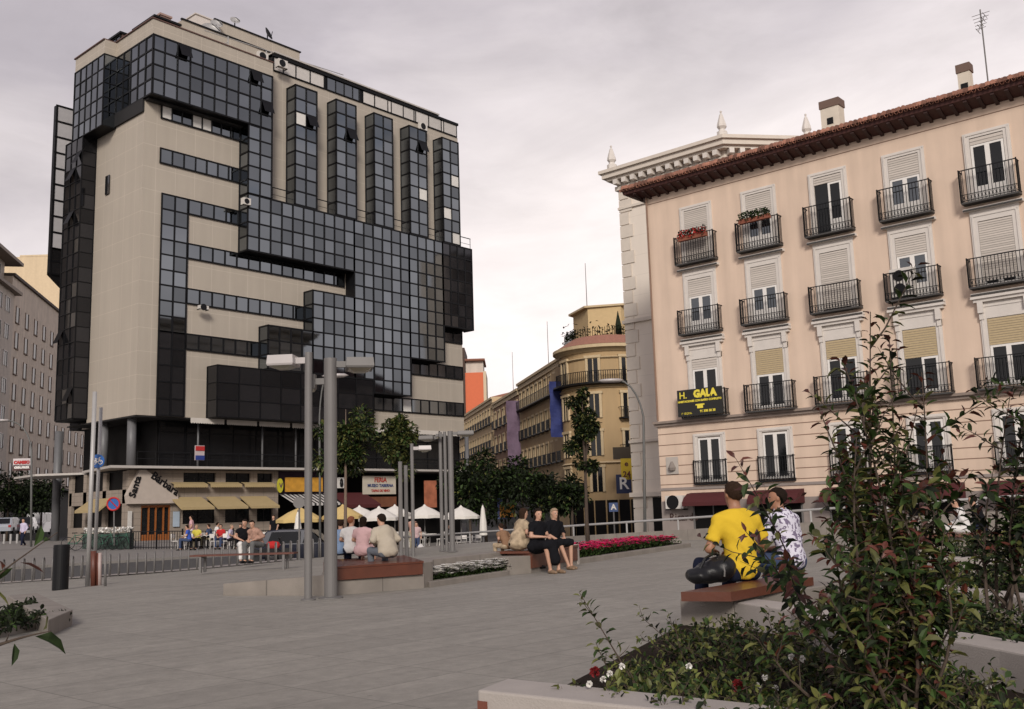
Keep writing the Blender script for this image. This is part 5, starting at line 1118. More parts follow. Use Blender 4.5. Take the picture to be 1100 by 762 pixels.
for i, (px, py, d, h, s) in enumerate(specs):
    h = h*(.45, .8, .55, 1.1, .65)[i % 5]
    low_shrub('low green bush in the near flower bed between the granite walls', px, py, d, h, s, .05, 100+i, group=GG)
GG2 = 'bushes between the granite walls on the right'
specs = [(1015, 655, 8.0, .35, .5), (1060, 660, 7.6, .35, .5), (1100, 670, 7.2, .4, .5), (985, 640, 9.0, .35, .5), (1030, 618, 11.5, .35, .6), (1075, 620, 11, .35, .6), (1110, 622, 10.5, .4, .6), (1000, 612, 12.5, .35, .6), (1040, 592, 17, .5, .9), (1075, 592, 16.5, .6, .9), (1105, 590, 16, .6, .9), (960, 632, 10, .3, .5), (1085, 690, 6.0, .3, .4), (1045, 690, 6.2, .3, .4)]
for i, (px, py, d, h, s) in enumerate(specs):
    low_shrub('dark green bush in the beds between the granite walls on the right', px, py, d, h, s, .065, 200+i, zb=.22, ms=(LEAF, LEAFD, LEAFO, LEAFY), wts=(.45, .4, .1, .05), n=20, group=GG2)
# left planting
for i, (px, py, d, h) in enumerate(((8, 665, 12.5, .22), (28, 664, 13, .18), (-15, 668, 12, .25), (12, 655, 14, .2))):
    low_shrub('dark ground plant inside the left granite planter', px, py, d, h, .45, .09, 300+i, zb=.02, ms=(LEAFD, LEAF), wts=(.8, .2), n=16, group='dark plants inside the left planter')
shrub('overhanging_branch', 'near out of focus leafy branch reaching in from the left edge', at(-40, 700, 2.6), [(at(62, 572, 2.7), .03, 1), (at(55, 678, 2.6), .02, 1)], .085, 17, (LEAF, LEAFO, LEAFR), (.5, .3, .2), 8, sr=.005, z0f=.3, cat='branch')
# roses
def blossom(name, lab, p, r, m, cat='flower'):
    a = MB(); r2 = random.Random(int(p.x*1000))
    for k in range(26):
        u = Vector((r2.gauss(0, 1), r2.gauss(0, 1), r2.gauss(0, 1)+.6)).normalized(); a.leaf(p+u*r*.25, u, Vector((r2.random(), r2.random(), 1)), r, r*1.1, fold=.3)
    return tag(a.build(name, m), lab, cat)
blossom('rose', 'dark red rose head at the left end of the near bed', at(639, 722, 5.0), .024, ROSE)
blossom('rose', 'dark red rose half hidden in the near bed right of centre', at(793, 737, 4.6), .026, ROSE)
blossom('rose', 'small red rose among the shrubs below the tall shrub', at(917, 632, 4.0), .016, ROSE)
for i, (px, py) in enumerate(((648, 730), (633, 735), (655, 724), (815, 737), (822, 728), (850, 706), (893, 744), (833, 740), (1062, 738), (862, 708), (740, 716), (668, 716))):
    blossom('white_blossom', 'small white blossom low in the near bed', at(px, py, 4.9), .014, PETALW)['group'] = 'white blossoms scattered in the near bed'

# ================================================================== people
def sd_cap(P, a, b, ra, rb):
    a = np.array(a, float); b = np.array(b, float); ab = b-a; L = (ab*ab).sum()+1e-9
    t = np.clip(((P-a)@ab)/L, 0, 1); return np.linalg.norm(P-a-t[:, None]*ab, axis=1)-(ra+(rb-ra)*t)
def sd_ell(P, c, r, M3=None):
    Q = P-np.array(c, float)
    if M3 is not None: Q = Q@M3
    r = np.array(r, float); k0 = np.linalg.norm(Q/r, axis=1); k1 = np.linalg.norm(Q/(r*r), axis=1)+1e-9; return k0*(k0-1)/k1
def smin(a, b, k): h = np.clip(.5+.5*(b-a)/k, 0, 1); return b*(1-h)+a*h-k*h*(1-h)
def net(fn, lo, hi, res):
    lo = np.array(lo, float); n = np.ceil((np.array(hi)-lo)/res).astype(int)+1
    g = np.stack(np.meshgrid(*[lo[i]+res*np.arange(n[i]) for i in range(3)], indexing='ij'), -1); V = fn(g.reshape(-1, 3)).reshape(n)
    ins = V < 0; acc = np.zeros(tuple(n-1)+(3,)); cnt = np.zeros(tuple(n-1))
    for ax in range(3):
        sl0 = [slice(None)]*3; sl1 = [slice(None)]*3; sl0[ax] = slice(0, -1); sl1[ax] = slice(1, None)
        v0, v1 = V[tuple(sl0)], V[tuple(sl1)]; cr = (v0 < 0) != (v1 < 0); t = np.where(cr, v0/np.where(cr, v0-v1, 1), 0)
        p = g[tuple(sl0)].copy(); p[..., ax] += t*res; o = [a for a in range(3) if a != ax]
        for i in (0, 1):
            for j in (0, 1):
                s = [slice(None)]*3; s[o[0]] = slice(i, n[o[0]]-1+i); s[o[1]] = slice(j, n[o[1]]-1+j); s = tuple(s)
                acc += np.where(cr[s][..., None], p[s], 0); cnt += cr[s]
    act = cnt > 0; idx = -np.ones(act.shape, int); idx[act] = np.arange(act.sum()); verts = acc[act]/cnt[act][:, None]; faces = []
    for ax in range(3):
        o = [a for a in range(3) if a != ax]; sl0 = [slice(None)]*3; sl1 = [slice(None)]*3; sl0[ax] = slice(0, -1); sl1[ax] = slice(1, None)
        for a in o:
            sl0[a] = slice(1, -1); sl1[a] = slice(1, -1)
        v0, v1 = ins[tuple(sl0)], ins[tuple(sl1)]
        c = np.argwhere(v0 != v1); fl = v0[v0 != v1]
        if len(c) == 0: continue
        base = c.copy(); base[:, o[0]] += 1; base[:, o[1]] += 1
        def I(d0, d1): q = base.copy(); q[:, o[0]] += d0; q[:, o[1]] += d1; return idx[q[:, 0], q[:, 1], q[:, 2]]
        f = np.stack([I(-1, -1), I(0, -1), I(0, 0), I(-1, 0)], 1)
        if ax == 1: fl = ~fl
        f[~fl] = f[~fl][:, ::-1]; faces.append(f)
    F_ = np.concatenate(faces) if faces else np.zeros((0, 4), int); F_ = F_[(F_ >= 0).all(1)]
    return verts, F_
def np_obj(name, parts_, mats, parent, T):
    V = []; F_ = []; mi = []; o = 0
    for v, f, m in parts_: V.append(v); F_.append(f+o); mi.append(np.full(len(f), m) if np.isscalar(m) else m); o += len(v)
    V = np.concatenate(V); F_ = np.concatenate(F_); mi = np.concatenate(mi)
    V = V@np.array(T.to_3x3()).T+np.array(T.translation)
    me = bpy.data.meshes.new(name); me.from_pydata(V.tolist(), [], F_.tolist())
    for m in mats: me.materials.append(m)
    me.polygons.foreach_set('material_index', mi.astype(np.int32)); me.polygons.foreach_set('use_smooth', [True]*len(F_)); me.update()
    return link(name, me, parent)

def person(lab, loc, rz, pose='sit', seat=.45, s=1.0, skin=None, top=None, bottom=None, hair=None, shoes=None, res=.022, lean=.15, twist=0, hl=(0, 0), sleeves=.45, skirt=False, legs='long',
           arms=None, hairlen=0, thin=1.0, knees=None, feet=None, group=None, head=None, collar=False, topname='shirt', spread=.1, shoulder_w=.178, yaw=0., bald=False, waist=0., roundback=0.):
    """figure faces local +y; sizes in metres for a 1.72 m adult, scaled by s"""
    skin = skin or SKIN; top = top or cloth('grey', (.2, .2, .2)); bottom = bottom or cloth('dark', (.03, .03, .04)); hair = hair or mat('dark hair', (.018, .012, .009), .9, var=.4, scale=60, bump=.6, bscale=150, spec=.08)
    T = Matrix.Translation(loc) @ Matrix.Rotation(rz, 4, 'Z') @ Matrix.Scale(s, 4)
    t = thing('person', lab, 'person', loc, 0, group)
    A3 = np.array
    if pose == 'sit':
        hz = seat/s+.10; hip = A3([0, 0, hz]); kn = knees or [(-spread-.06, .44, hz+.03), (spread+.06, .44, hz+.03)]; ft = feet or [(-spread-.04, .46, .07), (spread+.04, .46, .07)]
    elif pose == 'walk':
        hz = .93; hip = A3([0, 0, hz]); kn = knees or [(-.09, .17, .50), (.09, .03, .48)]; ft = feet or [(-.09, .22, .08), (.09, -.26, .12)]
    else:
        hz = .93; hip = A3([0, 0, hz]); kn = knees or [(-.10, .02, .49), (.10, .02, .49)]; ft = feet or [(-.11, 0, .07), (.11, .0, .07)]
    sl, cl = math.sin(lean), math.cos(lean)
    up_ = A3([0, sl, cl]); right = A3([math.cos(twist), math.sin(twist), 0]); fwd = A3([-math.sin(twist), math.cos(twist)*cl, -sl*math.cos(twist)])
    wst = hip+A3([0, sl*.5, cl])*.16; ch = hip+up_*.34+fwd*(-roundback); nk = hip+up_*.53+fwd*(-roundback*.3); 
    hd_up = A3([0, math.sin(lean*.4+hl[0]), math.cos(lean*.4+hl[0])]); hc = nk+hd_up*.155+fwd*.02
    shs = [nk-up_*.085-right*shoulder_w*thin, nk-up_*.085+right*shoulder_w*thin]
    hips = [hip+A3([-.095, .0, -.01]), hip+A3([.095, .0, -.01])]
    if arms is None: arms = [((-.27, .10, .24), (-.10, .33, .14)), ((.27, .10, .24), (.10, .33, .14))] if pose == 'sit' else [((-.26, -.03, .24), (-.25, .10, .02)), ((.26, -.06, .24), (.26, -.02, .0))]
    els = [hip+A3(a[0]) for a in arms]; wrs = [hip+A3(a[1]) for a in arms]
    # head frame
    yw = yaw+twist; Hx = A3([math.cos(yw), math.sin(yw), 0]); Hy = A3([-math.sin(yw)*1., math.cos(yw), 0]); Hy = Hy-hd_up*(Hy@hd_up); Hy /= np.linalg.norm(Hy); Hx = np.cross(Hy, hd_up); HM = np.stack([Hx, Hy, hd_up], 1)
    H = lambda x, y, z: hc+HM@A3([x, y, z])
    k = thin
    def torso(P, e=0.):
        d = smin(sd_cap(P, nk-up_*.03, shs[0], .050+e, .056+e), sd_cap(P, nk-up_*.03, shs[1], .050+e, .056+e), .02)
        d = smin(d, sd_ell(P, ch, (.165*k+e, .112*k+e, .20+e)), .08); d = smin(d, sd_ell(P, wst, (.14*k+waist+e, .10*k+waist+e, .14+e)), .08); d = smin(d, sd_ell(P, hip+A3([0, 0, .015]), (.17*k+waist*.6+e, .118*k+waist*.6+e, .12+e)), .07)
        return smin(d, sd_cap(P, nk-up_*.05, shs[0], .06+e, .056+e), .04) if False else d
    def arm(P, i, e=0., lo=True):
        d = sd_cap(P, shs[i], els[i], .054*k+e, .041*k+e); return smin(d, sd_cap(P, els[i], wrs[i], .041*k+e, .027*k+e), .02) if lo else d
    def leg(P, i, e=0., lo=True):
        d = sd_cap(P, hips[i], kn[i], .088*k+e, .058*k+e); return smin(d, sd_cap(P, kn[i], A3(ft[i])+A3([0, -.02, .02]), .056*k+e, .036*k+e), .03) if lo else d
    def skull(P, e=0.):
        d = sd_ell(P, H(0, -.012, .03), (.075+e, .096+e, .088+e), HM); return smin(d, sd_ell(P, H(0, .018, -.035), (.056+e, .066+e, .082+e), HM), .03)
    def body(P):
        d = torso(P)
        for i in (0, 1): d = smin(d, arm(P, i), .03); d = smin(d, leg(P, i), .03)
        d = smin(d, sd_cap(P, nk-up_*.05, hc-hd_up*.04, .058, .053), .03)
        d2 = skull(P)
        if res < .02 or True:
            d2 = smin(d2, sd_cap(P, H(0, .088, .012), H(0, .104, -.018), .010, .015), .012)      # nose
            for q in (-1, 1): d2 = smin(d2, sd_ell(P, H(q*.074, -.005, .0), (.012, .02, .032), HM), .008); e_ = -sd_ell(P, H(q*.03, .094, .017), (.017, .010, .009), HM); d2 = np.maximum(d2, e_*.8)
            d2 = smin(d2, sd_ell(P, H(0, .078, -.052), (.024, .012, .010), HM), .010); d2 = smin(d2, sd_ell(P, H(0, .070, -.092), (.022, .018, .018), HM), .015)
        d = smin(d, d2, .02)
        for i in (0, 1): d = smin(d, sd_cap(P, A3(ft[i])+A3([0, -.05, -.01]), A3(ft[i])+A3([0, .15, -.04]), .038, .026), .02)
        return d
    allp = np.array([hip, nk, hc, *shs, *els, *wrs, *hips, *[A3(q) for q in kn], *[A3(q) for q in ft]])
    lo = allp.min(0)-.2; hi = allp.max(0)+.2; lo[2] = max(lo[2], -.02)
    parts_ = [(*net(body, lo, hi, res), 0)]
    # hands: palm, four unequal curled fingers and a thumb each
    for i in (0, 1):
        w_ = wrs[i]; d = w_-els[i]; d = d/np.linalg.norm(d); sg = -1 if i == 0 else 1
        n_ = A3([0, 0, -1.])-d*(A3([0, 0, -1.])@d); n_ = n_/(np.linalg.norm(n_)+1e-6) if np.linalg.norm(n_) > .2 else A3([-sg, 0, 0.]); sd_ = np.cross(d, n_)*(-sg)
        def hand(P):
            q = w_+d*.05; M3 = np.stack([sd_, d, n_], 1); h = smin(sd_ell(P, q, (.040, .052, .016), M3), sd_cap(P, w_-d*.03, w_+d*.02, .026, .024), .02)
            for j, (ox, ll) in enumerate(((-.030, .060), (-.010, .076), (.010, .072), (.029, .056))):
                a0 = w_+d*.085+sd_*ox; a1 = a0+d*ll*.5+n_*ll*.12; a2 = a1+d*ll*.35+n_*ll*.38
                h = smin(h, np.minimum(sd_cap(P, a0, a1, .0092, .0085), sd_cap(P, a1, a2, .0085, .0068)), .005)
            b0 = w_+d*.03-sd_*.030; b1 = b0+d*.028-sd_*.026+n_*.01; b2 = b1+d*.030-sd_*.006+n_*.012
            return smin(h, np.minimum(sd_cap(P, b0, b1, .013, .0105), sd_cap(P, b1, b2, .0105, .008)), .008)
        c = w_+d*.08; parts_.append((*net(hand, c-.13, c+.13, .0065 if res < .016 else .010), 0))
    v, f, _ = parts_[0]
    fc = v[f].mean(1); lc = (fc-hc)@HM; mi = np.zeros(len(f), int)
    for q in (-1, 1): mi[(np.abs(lc[:, 0]-q*.031) < .012) & (np.abs(lc[:, 2]-.017) < .006) & (lc[:, 1] > .055)] = 1
    mi[(np.abs(lc[:, 0]) < .022) & (np.abs(lc[:, 2]+.053) < .006) & (lc[:, 1] > .07)] = 2
    parts_[0] = (v, f, mi)
    np_obj('body', parts_, [skin, DARKEYE, mat('lip', (.25, .09, .07), .5)], t, T)
    wr = lambda P, a=.007: a*np.sin(P[:, 0]*31+P[:, 2]*17+2*np.sin(P[:, 1]*23))*np.sin(P[:, 2]*27+P[:, 0]*9)+(a*.8*np.abs(np.sin(P[:, 2]*38+P[:, 0]*44+2.5*np.sin(P[:, 0]*13+P[:, 2]*7)))*np.clip((hip[2]+.34-P[:, 2])*4, 0, 1) if res < .016 else 0)
    # top
    def shirt(P):
        d = torso(P, .016)
        for i in (0, 1):
            a_ = sd_cap(P, shs[i], els[i], .070*k, .064*k)
            if sleeves >= 1: a_ = smin(a_, sd_cap(P, els[i], wrs[i], .062*k, .045*k), .02); dd = wrs[i]-els[i]; dd = dd/np.linalg.norm(dd); a_ = np.maximum(a_, (P-(wrs[i]-dd*.03))@dd)
            elif sleeves > 0: dd = els[i]-shs[i]; L = np.linalg.norm(dd); dd = dd/L; a_ = np.maximum(a_, (P-(shs[i]+dd*L*(sleeves+.25)))@dd)
            if sleeves > 0: d = smin(d, a_, .035)
        d = np.maximum(d, (hip[2]-.06)-P[:, 2]+0*P[:, 0]) if pose != 'sit' else np.maximum(d, (hip[2]-.085)-P[:, 2])
        nd = (P-(nk+up_*.03))@hd_up; d = np.maximum(d, nd); d = np.maximum(d, .004-sd_cap(P, nk-up_*.01, nk+hd_up*.2, .050, .060))
        if collar: d = np.minimum(d, np.maximum(np.abs(sd_cap(P, nk-up_*.02, nk+hd_up*.05, .068, .064))-.004, np.abs((P-nk-hd_up*.03)@hd_up)-.026))
        return d+wr(P)
    np_obj(topname, [(*net(shirt, lo, hi, res), 0)], [top], t, T)
    if skirt:
        def sk(P):
            km = (A3(kn[0])+A3(kn[1]))/2; w2 = abs(kn[1][0]-kn[0][0])/2
            d = smin(sd_ell(P, hip, (.19*k+waist, .15*k+waist, .14)), np.minimum(sd_cap(P, hips[0], kn[0], .115, .09), sd_cap(P, hips[1], kn[1], .115, .09)), .08); d = smin(d, sd_cap(P, (hips[0]+hips[1])/2, km, .12, .09), .1)
            if legs == 'midi': d = smin(d, sd_cap(P, km, (A3(ft[0])+A3(ft[1]))/2+A3([0, 0, .22]), .13, .12), .08)
            return np.maximum(d, P[:, 2]-(hip[2]+.14))+wr(P)
        np_obj('skirt', [(*net(sk, lo, hi, res), 0)], [bottom], t, T)
    else:
        def tr(P):
            d = sd_ell(P, hip+A3([0, 0, .01]), (.178*k+waist*.6, .128*k+waist*.6, .12))
            for i in (0, 1):
                g = sd_cap(P, hips[i], kn[i], .098*k, .075*k)
                if legs == 'long': g2 = sd_cap(P, kn[i], A3(ft[i])+A3([0, -.02, .02]), .072*k, .058*k); dd = A3(ft[i])-A3(kn[i]); dd = dd/np.linalg.norm(dd); g2 = np.maximum(g2, (P-(A3(ft[i])+A3([0, -.02, .03])))@dd); g = smin(g, g2, .03)
                d = smin(d, g, .03)
            return np.maximum(d, P[:, 2]-(hip[2]+.11))+wr(P, .004)
        np_obj('trousers' if legs == 'long' else 'shorts', [(*net(tr, lo, hi, res), 0)], [bottom], t, T)
    # hair
    if not bald:
        def hr(P):
            d = skull(P, .012 if hairlen == 0 else .02); L = (P-hc)@HM
            cut = np.minimum(L[:, 1]-.035+np.minimum(0, (L[:, 2]-.06))*.9, .04-L[:, 2]+0*L[:, 0]); fr = np.where(L[:, 2] > .075, -1., np.where(L[:, 2] > -.02, L[:, 1]-(.015 if L is None else .02)+(.07-L[:, 2])*.55, L[:, 1]+.03+(-.02-L[:, 2])*1.2))
            d = np.maximum(d, fr*.7)
            if hairlen: d = smin(d, np.maximum(sd_ell(P, H(0, -.045, -.05-hairlen*.3), (.08, .055, .09+hairlen), HM), -1-0*P[:, 0]), .03)
            return d+.004*np.sin(P[:, 0]*90)*np.sin(P[:, 2]*70+P[:, 1]*60)
        np_obj('hair', [(*net(hr, hc-.3, hc+.2, min(res, .012) if res < .02 else .016), 0)], [hair], t, T)
    sp = []
    for i in (0, 1):
        def sh(P): a_ = A3(ft[i]); d = smin(sd_cap(P, a_+A3([0, -.05, -.025]), a_+A3([0, .06, -.03]), .042, .042), sd_cap(P, a_+A3([0, .06, -.03]), a_+A3([0, .15, -.04]), .042, .034), .02); return np.maximum(d, P[:, 2]-(a_[2]+(.03 if shoes != 'sandal' else -.05)))
        c = A3(ft[i]); sp.append((*net(sh, c-A3([.1, .15, .1]), c+A3([.1, .25, .12]), .012 if res < .016 else .018), 0))
    np_obj('shoe', [sp[0]], [shoes if shoes not in (None, 'sandal') else BLACK], t, T); np_obj('shoe', [sp[1]], [shoes if shoes not in (None, 'sandal') else BLACK], t, T)
    return t, T
YEL = cloth('yellow', (.62, .42, .035), var=.06)
FLO = mat('floral shirt cloth', (.60, .58, .66), .9, bump=.2, bscale=40, spec=.2, blot=((.17, .14, .21), 26, .53))
BLK = cloth('black', (.010, .010, .012)); NAVY = cloth('navy', (.015, .018, .035)); DEN = cloth('denim', (.05, .07, .13)); WHT = cloth('white', (.62, .60, .58)); BEI = cloth('beige', (.40, .35, .28)); PNK = cloth('pink', (.55, .36, .36)); BLU = cloth('light blue', (.20, .28, .42)); KHA = cloth('khaki', (.32, .28, .2)); RED = cloth('red', (.42, .03, .03)); CAMO = mat('mottled cloth', (.36, .28, .19), .9, var=.9, scale=9, spec=.2)
BRH = mat('brown cropped hair', (.032, .018, .012), .9, var=.4, scale=60, bump=.5, bscale=150, spec=.08); DKH = mat('dark hair', (.018, .012, .009), .9, var=.4, scale=60, bump=.6, bscale=150, spec=.08); GRH = mat('grey blond hair', (.30, .22, .15), .9, var=.4, scale=60, bump=.5, bscale=150, spec=.08); RDH = mat('ginger hair', (.20, .06, .02), .7)
# camera-relative heading: 0 = looking straight away from the camera, + = turned to the left
HD = lambda a: FACE_CAM+math.radians(a)
pc = on(779, 631, .60); pc2 = on(838, 616, .60)
pc = Vector((7.95, 4.36, 0)); pc2 = Vector((8.75, 4.22, 0))
pc = on(798, 624, .60); pc.z = 0; pc2 = on(852, 613, .60); pc2.z = 0
person('young man in a yellow T-shirt seen from behind on the wooden seat', pc, HD(22), seat=.60, s=1.0, skin=SKIND, top=YEL, bottom=NAVY, hair=BRH, res=.013, lean=.10, arms=[((-.30, .06, .20), (-.12, .30, .17)), ((.30, .04, .22), (.14, .30, .17))], sleeves=.5, yaw=.06, roundback=.02, collar=False, feet=[(-.14, .52, .12), (.14, .52, .12)])
person('young man in a white floral shirt with his face turned left in profile', pc2, HD(38), seat=.60, s=.96, skin=SKIND, top=FLO, bottom=DEN, hair=DKH, res=.013, lean=.22, arms=[((-.26, .18, .14), (-.08, .38, .10)), ((.28, .12, .16), (.10, .36, .12))], sleeves=.6, yaw=.75, collar=True, topname='shirt', feet=[(-.14, .5, .12), (.14, .5, .12)])
# black bag beside the yellow shirt
bgp = on(765, 627, .6); t = thing('shoulder_bag', 'bulky black leather bag lying on the seat at the left of the man in yellow', 'bag', bgp)
Tb = Matrix.Translation(bgp+Vector((0, 0, .105))) @ Matrix.Rotation(HD(20), 4, 'Z')
def bagf(P): 
    d = smin(sd_ell(P, (.03, 0, 0), (.17, .15, .105)), sd_ell(P, (-.13, .0, -.03), (.12, .13, .075)), .05); d = smin(d, sd_ell(P, (.11, -.02, .04), (.11, .13, .10)), .05)
    return np.maximum(d, -.10-P[:, 2])+.006*np.sin(P[:, 0]*40+P[:, 2]*30)*np.sin(P[:, 1]*35)
LEA = mat('black leather', (.008, .008, .009), .42, var=.3, spec=.3, scale=12, bump=.15, bscale=80)
np_obj('body', [(*net(bagf, (-.35, -.25, -.15), (.35, .25, .2), .014), 0)], [LEA], t, Tb)
a = MB(); a.tube([Tb @ Vector((.04+.005*math.cos(q), .158*math.sin(q), .118*math.cos(q)-.002)) for q in [k*PI/8-PI*.6 for k in range(11)]], .008, 6); a.build('zip_band', GALV, t)
a = MB(); a.tube([Tb @ Vector(q) for q in [(.15, .05, .12), (.05, .02, .16), (-.08, -.04, .12), (-.16, -.06, .02)]], .014, 6); a.build('strap', LEA, t)
# two women in black
wp = on(577, 592, .45); wp.z = 0.0
person('older woman in a long black dress and sandals, nearer the left, facing right', wp, HD(-138), seat=.45, s=.96, skin=SKIN, top=BLK, bottom=BLK, hair=DKH, hairlen=.015, res=.02, lean=.10, skirt=True, legs='midi', sleeves=.35, shoes=mat('sandal leather', (.2, .13, .08), .6), arms=[((-.24, .08, .22), (-.06, .32, .20)), ((.24, .08, .22), (.05, .30, .20))], waist=.03, feet=[(-.12, .55, .07), (.08, .50, .07)], yaw=-.2)
wp = on(594, 589, .45); wp.z = 0.0
person('older woman in black with short greying hair and a pale scarf, nearer the right', wp, HD(-142), seat=.45, s=.96, skin=SKIN, top=BLK, bottom=BLK, hair=GRH, hairlen=.012, res=.02, lean=.14, skirt=True, sleeves=.8, shoes=mat('sandal leather', (.2, .13, .08), .6), arms=[((-.24, .10, .22), (-.04, .36, .14)), ((.24, .12, .22), (.10, .38, .06))], waist=.02, feet=[(-.12, .50, .07), (.06, .62, .07)], yaw=-.15)
# people behind the long bench
def sitter(lab, px, py, d, hd, top, seat_z, s=1.0, **k):
    p = at(px, py, d); zb = k.pop('zb', p.z-seat_z); p.z = zb
    return person(lab, p, HD(hd), seat=seat_z, s=s, top=top, res=k.pop('res', .024), **k)
sitter('child in a blue shirt seen from behind, leftmost on the long bench', 366, 596, 19.4, 10, BLU, .45, .74, bottom=NAVY, hair=BRH)
sitter('child in a white shirt with ginger hair seen from behind on the long bench', 376.5, 595, 19.2, -5, WHT, .45, .78, bottom=NAVY, hair=RDH, yaw=-.5)
sitter('child in a pink dress with dark hair seen from behind on the long bench', 389, 595, 19.0, -12, PNK, .45, .76, bottom=PNK, skirt=True, hair=DKH, hairlen=.04)
sitter('adult in a loose beige shirt leaning forward at the right end of the long bench', 417, 599, 18.0, 34, BEI, .45, .92, bottom=cloth('grey denim', (.12, .13, .15)), hair=DKH, lean=.5, sleeves=1, waist=.03, yaw=.3, roundback=.04)
sitter('stooping person in a mottled tan top seated left of the two women', 556, 589, 21.5, -60, CAMO, .45, .95, bottom=CAMO, skirt=True, hair=BRH, lean=.3, hairlen=.05, waist=.05)
sitter('small person in brown crouched at the left of the mottled top', 545, 590, 21.8, 40, cloth('brown', (.22, .13, .08)), .42, .66, bottom=CAMO, hair=BRH, lean=.5)
sitter('person in a white shirt with a dark jacket on the far right bench', 1038, 573, 25.0, 75, WHT, .5, 1.0, bottom=WHT, hair=DKH, lean=.3, sleeves=1, yaw=.3)
sitter('companion in a black jacket sitting behind the one in white', 1056, 572, 25.4, 60, BLK, .5, 1.05, bottom=NAVY, hair=DKH, lean=.25, sleeves=1)
# leaning couple
sitter('person in a dark vest and pale trousers leaning to the neighbour on the low bench', 261, 601, 31.2, 205, BLK, .45, 1.0, bottom=WHT, hair=DKH, sleeves=.1, lean=.35, yaw=-.5, zb=bc.z)
sitter('person in a striped shirt and grey trousers leaning over on the low bench', 278, 601, 31.0, 150, mat('striped cloth', (.34, .20, .15), .9, var=.5, scale=14), .45, 1.0, bottom=cloth('grey', (.12, .12, .12)), hair=DKH, sleeves=1, lean=.5, yaw=.4, zb=bc.z)
# walkers
def walker(lab, px, py, d, hd, top, s=1.0, pose='walk', **k):
    p = at(px, py, d); return person(lab, p, HD(hd), pose=pose, s=s, top=top, res=.026, lean=k.pop('lean', .04), **k)
walker('pedestrian in a pale lilac shirt walking on the far left road edge', 24.5, 588, 62, 160, cloth('lilac', (.5, .45, .58)), 1.0, bottom=NAVY, sleeves=1)
walker('child in a pink top and jeans walking with a white bag', 447.5, 596, 47, 190, cloth('pale pink', (.5, .36, .36)), .86, bottom=DEN)
bag = MB(); p = at(452, 589, 46.8); bag.lathe([(.05, -.2), (.17, -.18), (.19, .0), (.1, .14), (.03, .2)], tuple(p), 10); tag(bag.build('carrier_bag', WHT), 'white carrier bag held by the walking child', 'bag')
walker('blond adult behind the child in pink', 443.5, 592, 50, 175, cloth('salmon', (.42, .25, .2)), .98, bottom=KHA, hair=GRH, pose='stand')
walker('standing waiter in dark clothes by the restaurant awnings', 294, 588, 57, 160, BLK, 1.03, bottom=BLK, pose='stand')
walker('passer-by in pink walking past the restaurant door', 205.5, 588, 56, 100, cloth('rose', (.55, .33, .35)), 1.0, bottom=WHT)
# ================================================================== restaurant terrace
ter = [(199, 588, 55, -80, cloth('orange brown', (.35, .2, .1)), 'brown haired'), (203, 590, 54.5, 100, cloth('royal blue', (.05, .1, .4)), 'blue topped'), (212, 590, 55, 170, cloth('lemon', (.55, .48, .08)), 'yellow topped'), (226, 589, 56, 80, DEN, 'denim clad'),
       (238, 588, 55.5, 170, RED, 'red topped'), (246, 589, 55, -90, cloth('pale violet', (.45, .4, .5)), 'violet topped'), (259, 588, 56, 175, BLK, 'black clad'), (231, 586, 58, -60, WHT, 'white topped'), (486, 590, 62, 90, WHT, 'white shirted')]
for i, (px, py, d, h, c, w_) in enumerate(ter):
    p = at(px, py, d); p.z = street_z(p.x, p.y)+.12
    if i == 8: p.z = at(px, 588, d).z
    person(w_+' customer seated at '+('the café terrace in front of the ochre awnings' if i < 8 else 'a table under the farthest white parasol'), p, HD(h), seat=.45, s=1.0, top=c, bottom=[KHA, DEN, BLK][i % 3], res=.034, lean=.2, hair=[BRH, DKH, GRH][i % 3])
def cafe_table(lab, p, group, r=.38):
    t = thing('cafe_table', lab, 'table', p, 0, group); a = MB(); a.lathe([(r, .71), (r, .74)], tuple(p), 16); a.build('tabletop', WHITE2, t, smooth_=False)
    a = MB(); a.tube([p, p+Vector((0, 0, .71))], .03, 6); a.lathe([(.22, 0), (.05, .03)], tuple(p), 10); a.build('pedestal', GALV, t); return t
def cafe_chair(lab, p, rzv, group, m=WHITE2):
    T = Matrix.Translation(p) @ Matrix.Rotation(rzv, 4, 'Z'); t = thing('cafe_chair', lab, 'chair', p, 0, group)
    a = MB(); a.box(-.21, .21, -.2, .2, .43, .46, T); a.build('seat', m, t)
    a = MB(); a.box(-.2, .2, -.22, -.19, .62, .84, T); a.tube([T @ Vector(q) for q in [(-.2, -.2, .44), (-.2, -.22, .84)]], .014, 5); a.tube([T @ Vector(q) for q in [(.2, -.2, .44), (.2, -.22, .84)]], .014, 5); a.build('backrest', m, t)
    for x in (-.18, .18):
        for y in (-.17, .17): b = MB(); b.tube([T @ Vector((x, y, .43)), T @ Vector((x*1.1, y*1.15, 0))], .013, 5); b.build('leg', m, t)
    return t
rr = random.Random(9); ct = cafe_table('white café table on the terrace in front of the ochre awnings', Vector((0, 0, 0)), 'white terrace tables'); cc_ = cafe_chair('white café chair on the terrace in front of the restaurant', Vector((0, 0, 0)), 0, 'white terrace chairs')
first = True; firstc = True
spots = [at(px, py, d) for px, py, d in [(202, 590, 55.5), (219, 590, 55.8), (243, 589, 55.8), (254, 589, 56), (232, 587, 58), (274, 588, 57), (284, 588, 55)]]
spots += [at(px, 590, d) for px, d in [(345, 52), (372, 52), (398, 54), (416, 52), (450, 54), (462, 56), (492, 64), (505, 62)]]
